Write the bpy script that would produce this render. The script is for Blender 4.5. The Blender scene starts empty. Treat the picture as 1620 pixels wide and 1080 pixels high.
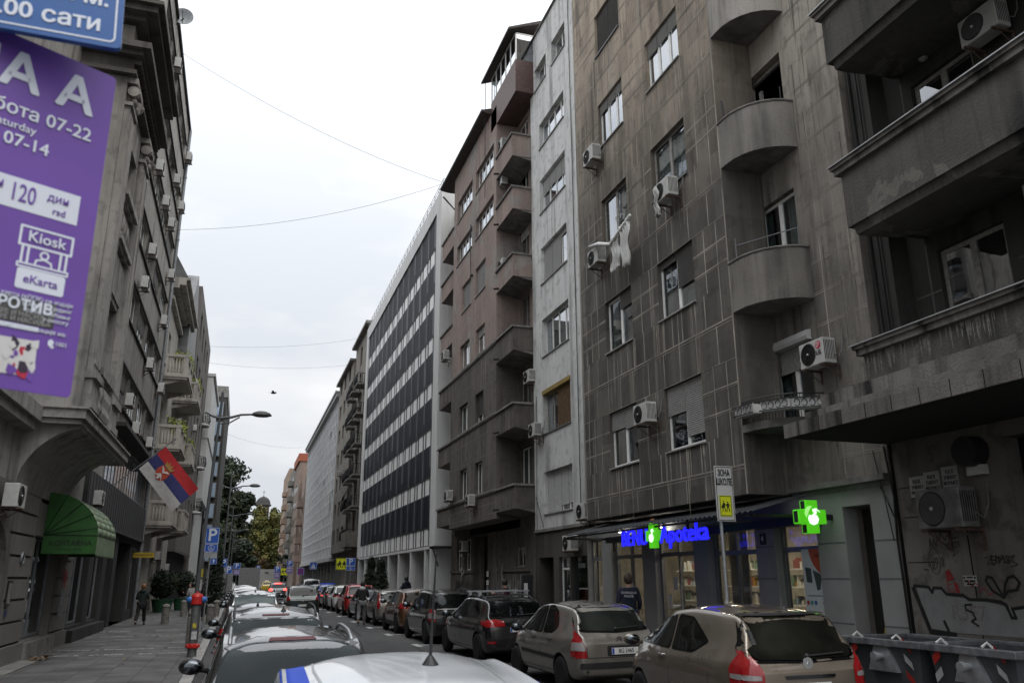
import bpy, bmesh, math, random
from mathutils import Vector, Matrix, noise
from mathutils.bvhtree import BVHTree
R = math.radians
SC = bpy.context.scene
COL = SC.collection
rnd = random.Random(7)

# ------------------------------------------------------------------ camera
EYE = 2.05
cam_d = bpy.data.cameras.new("camera")
cam = bpy.data.objects.new("camera", cam_d); COL.objects.link(cam)
cam_d.sensor_width = 36.0; cam_d.lens = 28.667
cam_d.clip_start = 0.05; cam_d.clip_end = 3000
def _cam():
    f = 1290.0
    y = Vector(((376-810)/f, (915-540)/f, 1)).normalized()
    z = Vector(((790-810)/f, (-3900-540)/f, 1)); z = -(z - y*z.dot(y)).normalized() * (1 if z[1] > 0 else -1)
    if z[1] > 0: z = -z
    x = y.cross(z)
    if x[0] < 0: x = -x
    # rows x, y, z are the world axes seen from the camera (x right, y down, z forward)
    m = Matrix(((x[0], -x[1], -x[2], 0), (y[0], -y[1], -y[2], 0), (z[0], -z[1], -z[2], EYE), (0, 0, 0, 1)))
    return m
cam.matrix_world = _cam()
SC.camera = cam
cam_d.dof.use_dof = True; cam_d.dof.focus_distance = 24.0; cam_d.dof.aperture_fstop = 5.0

# ------------------------------------------------------------------ world: overcast sky
W = bpy.data.worlds.new("World"); SC.world = W; W.use_nodes = True
nt = W.node_tree; nt.nodes.clear()
def _n(t, x=0, **kw):
    n = nt.nodes.new(t)
    for k, v in kw.items(): setattr(n, k, v)
    return n
out = _n("ShaderNodeOutputWorld"); bg = _n("ShaderNodeBackground")
sky = _n("ShaderNodeTexSky", sky_type='NISHITA'); sky.sun_disc = False
sky.sun_elevation = R(52); sky.sun_rotation = R(200); sky.dust_density = 4
tc = _n("ShaderNodeTexCoord"); sep = _n("ShaderNodeSeparateXYZ")
nt.links.new(tc.outputs["Generated"], sep.inputs[0])
# cloud deck: brighter overhead than at the horizon, with soft grey patches
mp = _n("ShaderNodeMapping"); mp.inputs["Scale"].default_value = (1.6, 1.6, 4.5)
nz = _n("ShaderNodeTexNoise"); nz.inputs["Scale"].default_value = 1.7; nz.inputs["Detail"].default_value = 5; nz.inputs["Roughness"].default_value = .5
nt.links.new(tc.outputs["Generated"], mp.inputs[0]); nt.links.new(mp.outputs[0], nz.inputs["Vector"])
rp = _n("ShaderNodeValToRGB"); rp.color_ramp.elements[0].position = .42; rp.color_ramp.elements[0].color = (.74, .775, .825, 1)
rp.color_ramp.elements[1].position = .62; rp.color_ramp.elements[1].color = (.965, .97, .98, 1)
nt.links.new(nz.outputs["Fac"], rp.inputs[0])
mr = _n("ShaderNodeValToRGB"); mr.color_ramp.interpolation = 'B_SPLINE'
e = mr.color_ramp.elements; e[0].position = 0; e[0].color = (.24,)*3+(1,); e[1].position = 1; e[1].color = (1,)*3+(1,)
e2 = e.new(.30); e2.color = (.275,)*3+(1,); e3 = e.new(.62); e3.color = (.40,)*3+(1,)
nt.links.new(sep.outputs["Z"], mr.inputs[0])
mx = _n("ShaderNodeMix", data_type='RGBA', blend_type='MULTIPLY'); mx.inputs[0].default_value = 1
nt.links.new(rp.outputs[0], mx.inputs[6]); nt.links.new(mr.outputs[0], mx.inputs[7])
sc = _n("ShaderNodeVectorMath", operation='SCALE'); sc.inputs["Scale"].default_value = 36.0
nt.links.new(mx.outputs[2], sc.inputs[0])
mix = _n("ShaderNodeMix", data_type='RGBA'); mix.inputs[0].default_value = .94
nt.links.new(sky.outputs[0], mix.inputs[6]); nt.links.new(sc.outputs[0], mix.inputs[7])
nt.links.new(mix.outputs[2], bg.inputs[0]); bg.inputs[1].default_value = .10
nt.links.new(bg.outputs[0], out.inputs[0])

sun_d = bpy.data.lights.new("sun", "SUN"); sun = bpy.data.objects.new("sun", sun_d); COL.objects.link(sun)
sun_d.energy = 1.0; sun_d.angle = R(40); sun_d.color = (1, .97, .93)
sun.rotation_euler = (R(38), 0, R(20)); sun.location = (0, 0, 60)
SC.view_settings.view_transform = 'Standard'; SC.view_settings.look = 'None'
SC.view_settings.exposure = .12; SC.view_settings.gamma = 1
SC.render.engine = 'CYCLES'
SC.cycles.max_bounces = 5; SC.cycles.diffuse_bounces = 3; SC.cycles.glossy_bounces = 3; SC.cycles.transmission_bounces = 4
SC.cycles.transparent_max_bounces = 8; SC.cycles.caustics_reflective = False; SC.cycles.caustics_refractive = False
SC.cycles.use_denoising = True
SC.cycles.use_adaptive_sampling = True

# ------------------------------------------------------------------ materials
MATS = {}
def pbsdf(name):
    m = bpy.data.materials.new(name); m.use_nodes = True
    n = m.node_tree.nodes; b = n.get("Principled BSDF")
    return m, m.node_tree, b
def mat(name, col, rough=.7, metal=0., spec=.4, coat=0., emit=None, estr=0., var=.12, vscale=6., bump=0., bscale=60.):
    """plain material with a little procedural colour and roughness variation"""
    if name in MATS: return MATS[name]
    m, t, b = pbsdf(name)
    c = tuple(col)+(1,)
    N, L = t.nodes, t.links
    b.inputs["Roughness"].default_value = rough; b.inputs["Metallic"].default_value = metal
    b.inputs["Specular IOR Level"].default_value = spec
    if coat: b.inputs["Coat Weight"].default_value = coat; b.inputs["Coat Roughness"].default_value = .04
    tc = N.new("ShaderNodeTexCoord"); nz = N.new("ShaderNodeTexNoise")
    nz.inputs["Scale"].default_value = vscale; nz.inputs["Detail"].default_value = 5
    L.new(tc.outputs["Object"], nz.inputs["Vector"])
    rp = N.new("ShaderNodeMapRange"); rp.inputs[1].default_value = .3; rp.inputs[2].default_value = .7
    rp.inputs[3].default_value = 1-var; rp.inputs[4].default_value = 1+var
    L.new(nz.outputs["Fac"], rp.inputs[0])
    mul = N.new("ShaderNodeVectorMath"); mul.operation = 'SCALE'; mul.inputs[0].default_value = col
    L.new(rp.outputs[0], mul.inputs["Scale"]); L.new(mul.outputs[0], b.inputs["Base Color"])
    if emit: b.inputs["Emission Color"].default_value = tuple(emit)+(1,); b.inputs["Emission Strength"].default_value = estr
    if bump:
        n2 = N.new("ShaderNodeTexNoise"); n2.inputs["Scale"].default_value = bscale; n2.inputs["Detail"].default_value = 4
        L.new(tc.outputs["Object"], n2.inputs["Vector"])
        bp = N.new("ShaderNodeBump"); bp.inputs["Strength"].default_value = bump; bp.inputs["Distance"].default_value = .02
        L.new(n2.outputs["Fac"], bp.inputs["Height"]); L.new(bp.outputs[0], b.inputs["Normal"])
    MATS[name] = m
    return m
def wallmat(name, a, b_, dirt, damt=.6, patch=.35, hi=None, zlo=4, zhi=20, streak=1.0, rough=.9, bump=.35, seed=0., peel=None, peelamt=0., peelz=(8., 22.), grime=0., wash=None, wamt=.5, panels=None):
    """weathered plaster: two tones in patches, rain streaks of soot, optional lighter upper storeys, optional peeled patches"""
    if name in MATS: return MATS[name]
    m, t, b = pbsdf(name); N, L = t.nodes, t.links
    b.inputs["Roughness"].default_value = rough; b.inputs["Specular IOR Level"].default_value = .2
    tc = N.new("ShaderNodeTexCoord")
    def noise_(scale, map_, det=5, dist=0., rough_=.55):
        mp = N.new("ShaderNodeMapping"); mp.inputs["Scale"].default_value = map_; mp.inputs["Location"].default_value = (seed, seed*1.7, seed*.3)
        nz = N.new("ShaderNodeTexNoise"); nz.inputs["Scale"].default_value = scale; nz.inputs["Detail"].default_value = det
        nz.inputs["Distortion"].default_value = dist; nz.inputs["Roughness"].default_value = rough_
        L.new(tc.outputs["Object"], mp.inputs[0]); L.new(mp.outputs[0], nz.inputs["Vector"]); return nz.outputs["Fac"]
    def rng(v, lo, hi_, o0=0., o1=1.):
        r = N.new("ShaderNodeMapRange"); r.interpolation_type = 'SMOOTHSTEP'
        r.inputs[1].default_value = lo; r.inputs[2].default_value = hi_; r.inputs[3].default_value = o0; r.inputs[4].default_value = o1
        L.new(v, r.inputs[0]); return r.outputs[0]
    def mixc(f, c1, c2):
        x = N.new("ShaderNodeMix"); x.data_type = 'RGBA'
        if isinstance(f, float): x.inputs[0].default_value = f
        else: L.new(f, x.inputs[0])
        for k, c in ((6, c1), (7, c2)):
            if isinstance(c, tuple): x.inputs[k].default_value = c+(1,)
            else: L.new(c, x.inputs[k])
        return x.outputs[2]
    def mulv(p, q):
        x = N.new("ShaderNodeMath"); x.operation = 'MULTIPLY'
        for k, c in ((0, p), (1, q)):
            if isinstance(c, float): x.inputs[k].default_value = c
            else: L.new(c, x.inputs[k])
        return x.outputs[0]
    c = mixc(rng(noise_(.55, (1, 1, 1)), .5-patch/2, .5+patch/2), a, b_)
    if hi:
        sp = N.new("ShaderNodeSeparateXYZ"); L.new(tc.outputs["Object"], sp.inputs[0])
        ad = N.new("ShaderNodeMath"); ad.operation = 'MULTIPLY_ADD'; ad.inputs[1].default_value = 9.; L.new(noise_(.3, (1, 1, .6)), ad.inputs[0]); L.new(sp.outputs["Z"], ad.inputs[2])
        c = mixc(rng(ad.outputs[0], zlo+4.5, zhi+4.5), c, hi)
    if peel:
        pk = rng(noise_(.55, (1, 1, .8), det=9, dist=.6, rough_=.6), .56, .575)
        sp = N.new("ShaderNodeSeparateXYZ"); L.new(tc.outputs["Object"], sp.inputs[0])
        pk = mulv(pk, rng(sp.outputs["Z"], peelz[0], peelz[1]))
        c = mixc(mulv(pk, peelamt), c, peel)
    st = rng(noise_(1.3, (1.9, 1.9, .09), det=6), .44, .66)
    st2 = rng(noise_(.9, (.5, .5, .35)), .35, .65)
    c = mixc(mulv(mulv(st, st2), float(damt*streak)), c, dirt)
    c = mixc(mulv(rng(noise_(6., (1.6, 1.6, .14), det=3), .5, .72), .35*damt), c, dirt)
    if wash:
        wv = rng(noise_(1.9, (1.7, 1.7, .07), det=4), .56, .66); c = mixc(mulv(mulv(wv, rng(noise_(.7, (.8, .8, .3)), .38, .6)), wamt), c, wash)
    if grime:
        c = mixc(mulv(rng(noise_(3.2, (1, 1, 1), det=8), .52, .66), grime), c, dirt)
    if panels:
        sp = N.new("ShaderNodeSeparateXYZ"); cb = N.new("ShaderNodeCombineXYZ"); L.new(tc.outputs["Object"], sp.inputs[0]); L.new(sp.outputs["Y"], cb.inputs[0]); L.new(sp.outputs["Z"], cb.inputs[1])
        br = N.new("ShaderNodeTexBrick"); br.offset = .37; br.inputs["Scale"].default_value = 1; br.inputs["Brick Width"].default_value = panels[0]; br.inputs["Row Height"].default_value = panels[1]; br.inputs["Mortar Size"].default_value = 0
        for k, q in (("Color1", .78), ("Color2", 1.2)): br.inputs[k].default_value = (q, q, q, 1)
        L.new(cb.outputs[0], br.inputs["Vector"]); pm_ = N.new("ShaderNodeMix"); pm_.data_type = 'RGBA'; pm_.blend_type = 'MULTIPLY'; pm_.inputs[0].default_value = 1; L.new(c, pm_.inputs[6]); L.new(br.outputs["Color"], pm_.inputs[7]); c = pm_.outputs[2]
    fine = rng(noise_(45., (1, 1, 1), det=3), .25, .75, .86, 1.1)
    sc = N.new("ShaderNodeVectorMath"); sc.operation = 'SCALE'; L.new(c, sc.inputs[0]); L.new(fine, sc.inputs["Scale"])
    L.new(sc.outputs[0], b.inputs["Base Color"])
    bp = N.new("ShaderNodeBump"); bp.inputs["Strength"].default_value = bump; bp.inputs["Distance"].default_value = .02
    L.new(noise_(28., (1, 1, 1), det=6), bp.inputs["Height"]); L.new(bp.outputs[0], b.inputs["Normal"])
    MATS[name] = m
    return m
def glassmat(name, tint=(.55, .6, .6), ior=1.55, rough=.02, refl=1.0, base=.05, wavy=.03):
    if name in MATS: return MATS[name]
    m = bpy.data.materials.new(name); m.use_nodes = True; t = m.node_tree; N, L = t.nodes, t.links; N.clear()
    o = N.new("ShaderNodeOutputMaterial"); tr = N.new("ShaderNodeBsdfTransparent"); tr.inputs[0].default_value = tuple(tint)+(1,)
    gl = N.new("ShaderNodeBsdfGlossy"); gl.inputs["Roughness"].default_value = rough; gl.inputs[0].default_value = (.92, .95, 1, 1)
    fr = N.new("ShaderNodeFresnel"); fr.inputs[0].default_value = ior
    ml = N.new("ShaderNodeMath"); ml.operation = 'MULTIPLY_ADD'; ml.inputs[1].default_value = refl; ml.inputs[2].default_value = base
    # slightly wavy panes
    tc = N.new("ShaderNodeTexCoord"); nz = N.new("ShaderNodeTexNoise"); nz.inputs["Scale"].default_value = 1.6
    bp = N.new("ShaderNodeBump"); bp.inputs["Strength"].default_value = wavy; bp.inputs["Distance"].default_value = .05
    L.new(tc.outputs["Object"], nz.inputs["Vector"]); L.new(nz.outputs["Fac"], bp.inputs["Height"]); L.new(bp.outputs[0], gl.inputs["Normal"])
    mx = N.new("ShaderNodeMixShader"); L.new(fr.outputs[0], ml.inputs[0]); ge = N.new("ShaderNodeNewGeometry"); kb = N.new("ShaderNodeMath"); kb.operation = 'SUBTRACT'; kb.inputs[0].default_value = 1.; L.new(ge.outputs["Backfacing"], kb.inputs[1])
    kf = N.new("ShaderNodeMath"); kf.operation = 'MULTIPLY'; kf.use_clamp = True; L.new(ml.outputs[0], kf.inputs[0]); L.new(kb.outputs[0], kf.inputs[1]); L.new(kf.outputs[0], mx.inputs[0])
    L.new(tr.outputs[0], mx.inputs[1]); L.new(gl.outputs[0], mx.inputs[2]); L.new(mx.outputs[0], o.inputs[0])
    MATS[name] = m
    return m
def paint(name, col, metal=.35, rough=.32):
    """car paint under clear coat with faint dust"""
    if name in MATS: return MATS[name]
    m, t, b = pbsdf(name); N, L = t.nodes, t.links
    b.inputs["Metallic"].default_value = metal; b.inputs["Coat Weight"].default_value = 1.; b.inputs["Coat Roughness"].default_value = .05
    tc = N.new("ShaderNodeTexCoord"); nz = N.new("ShaderNodeTexNoise"); nz.inputs["Scale"].default_value = 3.; nz.inputs["Detail"].default_value = 8
    L.new(tc.outputs["Object"], nz.inputs["Vector"])
    r1 = N.new("ShaderNodeMapRange"); r1.inputs[1].default_value = .35; r1.inputs[2].default_value = .7; r1.inputs[3].default_value = rough-.06; r1.inputs[4].default_value = rough+.16
    L.new(nz.outputs["Fac"], r1.inputs[0]); L.new(r1.outputs[0], b.inputs["Roughness"])
    sp = N.new("ShaderNodeSeparateXYZ"); L.new(tc.outputs["Object"], sp.inputs[0])
    r2 = N.new("ShaderNodeMapRange"); r2.inputs[1].default_value = .75; r2.inputs[2].default_value = .2; r2.inputs[3].default_value = 0; r2.inputs[4].default_value = .22
    L.new(sp.outputs["Z"], r2.inputs[0])
    mm = N.new("ShaderNodeMath"); mm.operation = 'MULTIPLY'; L.new(r2.outputs[0], mm.inputs[0]); L.new(nz.outputs["Fac"], mm.inputs[1])
    mx = N.new("ShaderNodeMix"); mx.data_type = 'RGBA'; mx.inputs[6].default_value = tuple(col)+(1,); mx.inputs[7].default_value = (.10, .09, .08, 1)
    L.new(mm.outputs[0], mx.inputs[0]); L.new(mx.outputs[2], b.inputs["Base Color"])
    MATS[name] = m
    return m

M = dict(
 white_pvc=mat("white window plastic", (.80, .80, .78), .45, var=.06),
 old_wood=mat("grey window wood", (.26, .25, .23), .7, var=.3, vscale=12),
 dark_frame=mat("dark metal frame", (.025, .027, .03), .45),
 dark=mat("dark void", (.012, .012, .012), .9, spec=.1),
 room=mat("dim room", (.03, .028, .026), .9, spec=.1, var=.5, vscale=2),
 curtain=mat("net curtain", (.80, .79, .76), .9, var=.2, vscale=14),
 curtain_grey=mat("grey curtain", (.22, .21, .2), .9, var=.3, vscale=14),
 shutter=mat("grey roller shutter", (.30, .295, .285), .6, var=.08),
 shutter_dark=mat("dark roller shutter", (.10, .095, .09), .6, var=.1),
 shutter_white=mat("pale roller shutter", (.50, .50, .49), .6, var=.06),
 shutter_wood=mat("orange wooden blind", (.30, .19, .11), .7, var=.25),
 glass=glassmat("window glass", refl=2., base=.20),
 shop_glass=glassmat("shop glass", (.8, .8, .77)), cabin_glass=glassmat("tinted car glass", (.30, .33, .33), 1.22, .01, .8, .0, 0.),
 ac_white=mat("air conditioner enamel", (.46, .46, .44), .5, var=.12, vscale=5),
 ac_dark=mat("fan grille", (.02, .02, .02), .6),
 rust=mat("rusty steel", (.09, .06, .045), .8, var=.4, vscale=20),
 iron=mat("black ironwork", (.018, .018, .02), .55),
 steel=mat("galvanised steel", (.32, .33, .34), .45, metal=.6, var=.2, vscale=9),
 pole=mat("grey painted pole", (.085, .09, .095), .55, var=.15),
 zinc=mat("zinc pipe", (.20, .21, .22), .5, metal=.4, var=.2),
 concrete=mat("stained concrete", (.17, .165, .155), .9, var=.35, vscale=3, bump=.3),
 rubber=mat("rubber", (.014, .014, .015), .85, spec=.2),
 plastic=mat("black plastic", (.016, .016, .017), .5),
 alloy=mat("alloy wheel", (.34, .35, .36), .35, metal=.8),
 chrome=mat("chrome", (.62, .63, .64), .15, metal=1.),
 car_glass=mat("car glass", (.010, .012, .012), .06, spec=.25, var=.02),
 tail_red=mat("red lamp lens", (.26, .008, .01), .15, coat=1.),
 tail_clear=mat("clear lamp lens", (.24, .225, .225), .12, coat=1.),
 brake=mat("lit brake lamp", (.5, .02, .02), .3, emit=(1., .03, .02), estr=9.),
 plate=mat("number plate white", (.62, .62, .60), .4, var=.03),
 plate_blue=mat("plate blue", (.02, .06, .35), .4),
 black_ink=mat("black lettering", (.012, .012, .012), .6),
 white_ink=mat("white lettering", (.72, .73, .76), .5, var=.03),
 gloss_black=mat("gloss black trim", (.006, .006, .006), .12, spec=.3, var=.02), brake_off=mat("unlit brake lens", (.07, .005, .006), .45, spec=.2), mirror=mat("mirror glass", (.10, .11, .12), .06, metal=1.), hose=mat("lagged pipe", (.16, .155, .15), .8), guard=mat("fan guard", (.07, .07, .07), .5),
 trim=mat("cabin trim", (.022, .022, .023), .9), seat=mat("seat cloth", (.05, .05, .052), .95),
 skin=mat("skin", (.42, .26, .19), .55, var=.05),
)

# ------------------------------------------------------------------ mesh helpers
class MB:
    def __init__(s): s.v = []; s.f = []; s.m = []
    def add(s, vs, fs, mi=0):
        o = len(s.v); s.v += [tuple(p) for p in vs]
        for f in fs: s.f.append(tuple(i+o for i in f)); s.m.append(mi)
        return s
    def quad(s, a, b, c, d, mi=0): return s.add([a, b, c, d], [(0, 1, 2, 3)], mi)
    def box(s, x0, x1, y0, y1, z0, z1, mi=0):
        return s.add([(x0,y0,z0),(x1,y0,z0),(x1,y1,z0),(x0,y1,z0),(x0,y0,z1),(x1,y0,z1),(x1,y1,z1),(x0,y1,z1)],
            [(3,2,1,0),(4,5,6,7),(0,1,5,4),(1,2,6,5),(2,3,7,6),(3,0,4,7)], mi)
    def prism(s, pts, ax, a0, a1, mi=0):
        def P(p, a): return {'x': (a, p[0], p[1]), 'y': (p[0], a, p[1]), 'z': (p[0], p[1], a)}[ax]
        n = len(pts)
        return s.add([P(p, a0) for p in pts]+[P(p, a1) for p in pts],
            [tuple(range(n))[::-1], tuple(range(n, 2*n))]+[(i, (i+1) % n, n+(i+1) % n, n+i) for i in range(n)], mi)
    def tube(s, path, r, n=8, mi=0, cap=True):
        path = [Vector(p) for p in path]; rr = r if isinstance(r, (list, tuple)) else [r]*len(path)
        rings = []; up = None
        for i, p in enumerate(path):
            d = (path[min(i+1, len(path)-1)]-path[max(i-1, 0)]).normalized()
            if up is None: up = Vector((0, 0, 1)) if abs(d.z) < .9 else Vector((1, 0, 0))
            a = d.cross(up).normalized(); b = a.cross(d).normalized(); up = b
            rings.append([p+(a*math.cos(2*math.pi*k/n)+b*math.sin(2*math.pi*k/n))*rr[i] for k in range(n)])
        vs = [q for g in rings for q in g]; fs = []
        for i in range(len(path)-1):
            for k in range(n): fs.append((i*n+k, i*n+(k+1) % n, (i+1)*n+(k+1) % n, (i+1)*n+k))
        if cap: fs += [tuple(range(n))[::-1], tuple((len(path)-1)*n+k for k in range(n))]
        return s.add(vs, fs, mi)
    def cyl(s, p0, p1, r, n=12, mi=0): return s.tube([p0, p1], r, n, mi)
    def lathe(s, prof, c, ax='z', n=16, mi=0, a0=0., a1=2*math.pi):
        vs = []; full = abs(a1-a0-2*math.pi) < 1e-6; k_ = n if full else n+1
        for r, h in prof:
            for k in range(k_):
                t = a0+(a1-a0)*k/n; u, v = r*math.cos(t), r*math.sin(t)
                vs.append({'z': (c[0]+u, c[1]+v, c[2]+h), 'x': (c[0]+h, c[1]+u, c[2]+v), 'y': (c[0]+u, c[1]+h, c[2]+v)}[ax])
        fs = []
        for i in range(len(prof)-1):
            for k in range(k_ if full else n): fs.append((i*k_+k, i*k_+(k+1) % k_, (i+1)*k_+(k+1) % k_, (i+1)*k_+k))
        if full:
            if prof[0][0] > 1e-5: fs.append(tuple(range(k_))[::-1])
            if prof[-1][0] > 1e-5: fs.append(tuple((len(prof)-1)*k_+k for k in range(k_)))
        return s.add(vs, fs, mi)
    def ball(s, c, r, n=12, mi=0, sc=(1, 1, 1)):
        pr = [(math.sin(math.pi*i/8), -math.cos(math.pi*i/8)) for i in range(9)]
        o = len(s.v); s.lathe([(max(a, 1e-6)*r, b*r) for a, b in pr], (0, 0, 0), 'z', n, mi)
        for i in range(o, len(s.v)): p = s.v[i]; s.v[i] = (c[0]+p[0]*sc[0], c[1]+p[1]*sc[1], c[2]+p[2]*sc[2])
        return s
    def wall(s, X, sg, y0, y1, z0, z1, holes=(), rev=.22, mi=0, mr=None, dy=3., dz=3.):
        """wall in the plane x = X with rectangular openings and reveals going back in the direction sg"""
        ys = {y0, y1}; zs = {z0, z1}
        for h in holes: ys |= {h[0], h[1]}; zs |= {h[2], h[3]}
        ys = sorted(y for y in ys if y0-1e-6 <= y <= y1+1e-6); zs = sorted(z for z in zs if z0-1e-6 <= z <= z1+1e-6)
        for i in range(len(ys)-1):
            for j in range(len(zs)-1):
                cy, cz = (ys[i]+ys[i+1])/2, (zs[j]+zs[j+1])/2
                if any(h[0] < cy < h[1] and h[2] < cz < h[3] for h in holes): continue
                s.quad((X, ys[i], zs[j]), (X, ys[i+1], zs[j]), (X, ys[i+1], zs[j+1]), (X, ys[i], zs[j+1]), mi)
        mr = mi if mr is None else mr
        for h in holes:
            a, b, c, d = h[:4]; B = X+sg*(h[4] if len(h) > 4 else rev)
            s.quad((X, a, c), (B, a, c), (B, a, d), (X, a, d), mr); s.quad((X, b, c), (B, b, c), (B, b, d), (X, b, d), mr)
            s.quad((X, a, c), (X, b, c), (B, b, c), (B, a, c), mr); s.quad((X, a, d), (X, b, d), (B, b, d), (B, a, d), mr)
        return s
    def mesh(s, name, mats, smooth=False, recalc=True):
        me = bpy.data.meshes.new(name); me.from_pydata(s.v, [], s.f)
        for m in (mats if isinstance(mats, (list, tuple)) else [mats]): me.materials.append(m)
        me.polygons.foreach_set("material_index", s.m)
        if recalc and len(s.f) < 60000:
            bm = bmesh.new(); bm.from_mesh(me); bmesh.ops.recalc_face_normals(bm, faces=bm.faces); bm.to_mesh(me); bm.free()
        if smooth: me.polygons.foreach_set("use_smooth", [True]*len(me.polygons))
        me.update(); return me
    def obj(s, name, mats, parent=None, smooth=False, bevel=0., loc=None, recalc=True):
        return link(name, s.mesh(name, mats, smooth, recalc), parent, bevel, loc)
def link(name, me, parent=None, bevel=0., loc=None):
    o = bpy.data.objects.new(name, me); COL.objects.link(o)
    if parent is not None:
        o.parent = parent
        root = parent
        while root.parent: root = root.parent
        # meshes of a thing flagged 'world' hold world coordinates
        if root.get("_w") and parent == root: o.location = -root.location
    if loc is not None: o.location = loc
    if bevel:
        b = o.modifiers.new("bevel", "BEVEL"); b.width = bevel; b.segments = 2; b.limit_method = 'ANGLE'; b.angle_limit = R(40)
    return o
ROOTS = []
def thing(name, label, cat, loc=(0, 0, 0), rz=0., group=None, world=False):
    o = bpy.data.objects.new(name, None); COL.objects.link(o); o.empty_display_size = .2
    o.location = loc; o.rotation_euler = (0, 0, rz); o["label"] = label; o["category"] = cat
    if group: o["group"] = group
    if world: o["_w"] = 1
    ROOTS.append(o)
    return o
def tag(o, label, cat, group=None):
    o["label"] = label; o["category"] = cat
    if group: o["group"] = group
    return o
def struct(o, kind="structure"): o["kind"] = kind; return o
def dup(root, label, loc, rz=None, group=None):
    """copy of a thing with copies of its parts and sub-parts"""
    r = root.copy(); COL.objects.link(r); r.location = loc; r["label"] = label
    if rz is not None: r.rotation_euler = (0, 0, rz)
    if group: r["group"] = group
    for ch in root.children:
        c = ch.copy(); COL.objects.link(c); c.parent = r
        for g in ch.children:
            d = g.copy(); COL.objects.link(d); d.parent = c
    return r
def textmesh(body, size=1., ext=.002, align='CENTER', bold=0., sx=1., space=1.):
    c = bpy.data.curves.new("lettering", "FONT"); c.body = body; c.size = size; c.extrude = ext; c.align_x = align; c.align_y = 'CENTER'
    c.space_character = space; c.resolution_u = 3
    o = bpy.data.objects.new("lettering", c); COL.objects.link(o); bpy.context.view_layer.update()
    me = bpy.data.meshes.new_from_object(o.evaluated_get(bpy.context.evaluated_depsgraph_get()))
    bpy.data.objects.remove(o)
    if bold:   # heavier strokes: the same outline laid over itself, each copy a hair in front of the last
        bm = bmesh.new()
        for k, (dx, dy) in enumerate(((0, 0), (1, 0), (-1, 0), (0, 1), (0, -1), (.7, .7), (-.7, .7), (.7, -.7), (-.7, -.7))):
            q = me.copy(); q.transform(Matrix.Translation((dx*bold, dy*bold, ext*.25*k+.00001*k))); bm.from_mesh(q); bpy.data.meshes.remove(q)
        bm.to_mesh(me); bm.free()
    if sx != 1.: me.transform(Matrix.Diagonal((sx, 1, 1, 1)))
    return me
def facing(origin, right, up):
    """matrix taking flat (x, y, depth) artwork to a plane"""
    r = Vector(right).normalized(); u = Vector(up); u = (u-r*u.dot(r)).normalized(); n = r.cross(u)
    return Matrix(((r.x, u.x, n.x, origin[0]), (r.y, u.y, n.y, origin[1]), (r.z, u.z, n.z, origin[2]), (0, 0, 0, 1)))
def text(body, size, F, at, m, parent=None, name="lettering", **kw):
    me = textmesh(body, size, **kw); me.transform(F @ Matrix.Translation((at[0], at[1], at[2] if len(at) > 2 else .003)))
    me.materials.clear(); me.materials.append(m)
    return link(name, me, parent)
def flat(polys, F, m, parent, name, z=.003, t=.002, mats=None):
    """flat cut-out shapes (lists of 2-D points), thin but solid, on a plane"""
    b = MB()
    for k, p in enumerate(polys):
        mi = 0
        if mats: mi, p = p
        q = [(x, y) for x, y in p]; n = len(q)
        zz = z+k*(1e-5 if z < .001 else min(.0004, .0015/len(polys)))
        b.add([F @ Vector((x, y, zz)) for x, y in q]+[F @ Vector((x, y, zz+t)) for x, y in q],
              [tuple(range(n, 2*n))]+[(i, (i+1) % n, n+(i+1) % n, n+i) for i in range(n)], mi)
    return b.obj(name, mats or m, parent)
def circ(cx, cy, rx, ry=None, n=20, a0=0, a1=2*math.pi):
    ry = rx if ry is None else ry
    k = n if abs(a1-a0-2*math.pi) < 1e-6 else n+1
    return [(cx+rx*math.cos(a0+(a1-a0)*i/n), cy+ry*math.sin(a0+(a1-a0)*i/n)) for i in range(k)]
def rrect(x0, x1, y0, y1, r, n=4):
    p = []
    for cx, cy, a in ((x1-r, y1-r, 0), (x0+r, y1-r, 90), (x0+r, y0+r, 180), (x1-r, y0+r, 270)):
        for i in range(n+1): t = R(a+90*i/n); p.append((cx+r*math.cos(t), cy+r*math.sin(t)))
    return p
def stroke(pts, w):
    """a polyline as a list of quads of width w"""
    out = []
    for a, b in zip(pts[:-1], pts[1:]):
        dx, dy = b[0]-a[0], b[1]-a[1]; l = math.hypot(dx, dy) or 1e-6; nx, ny = -dy/l*w/2, dx/l*w/2; ex, ey = dx/l*w*.3, dy/l*w*.3
        out.append([(a[0]-nx-ex, a[1]-ny-ey), (b[0]-nx+ex, b[1]-ny+ey), (b[0]+nx+ex, b[1]+ny+ey), (a[0]+nx-ex, a[1]+ny-ey)])
    return out

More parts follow.
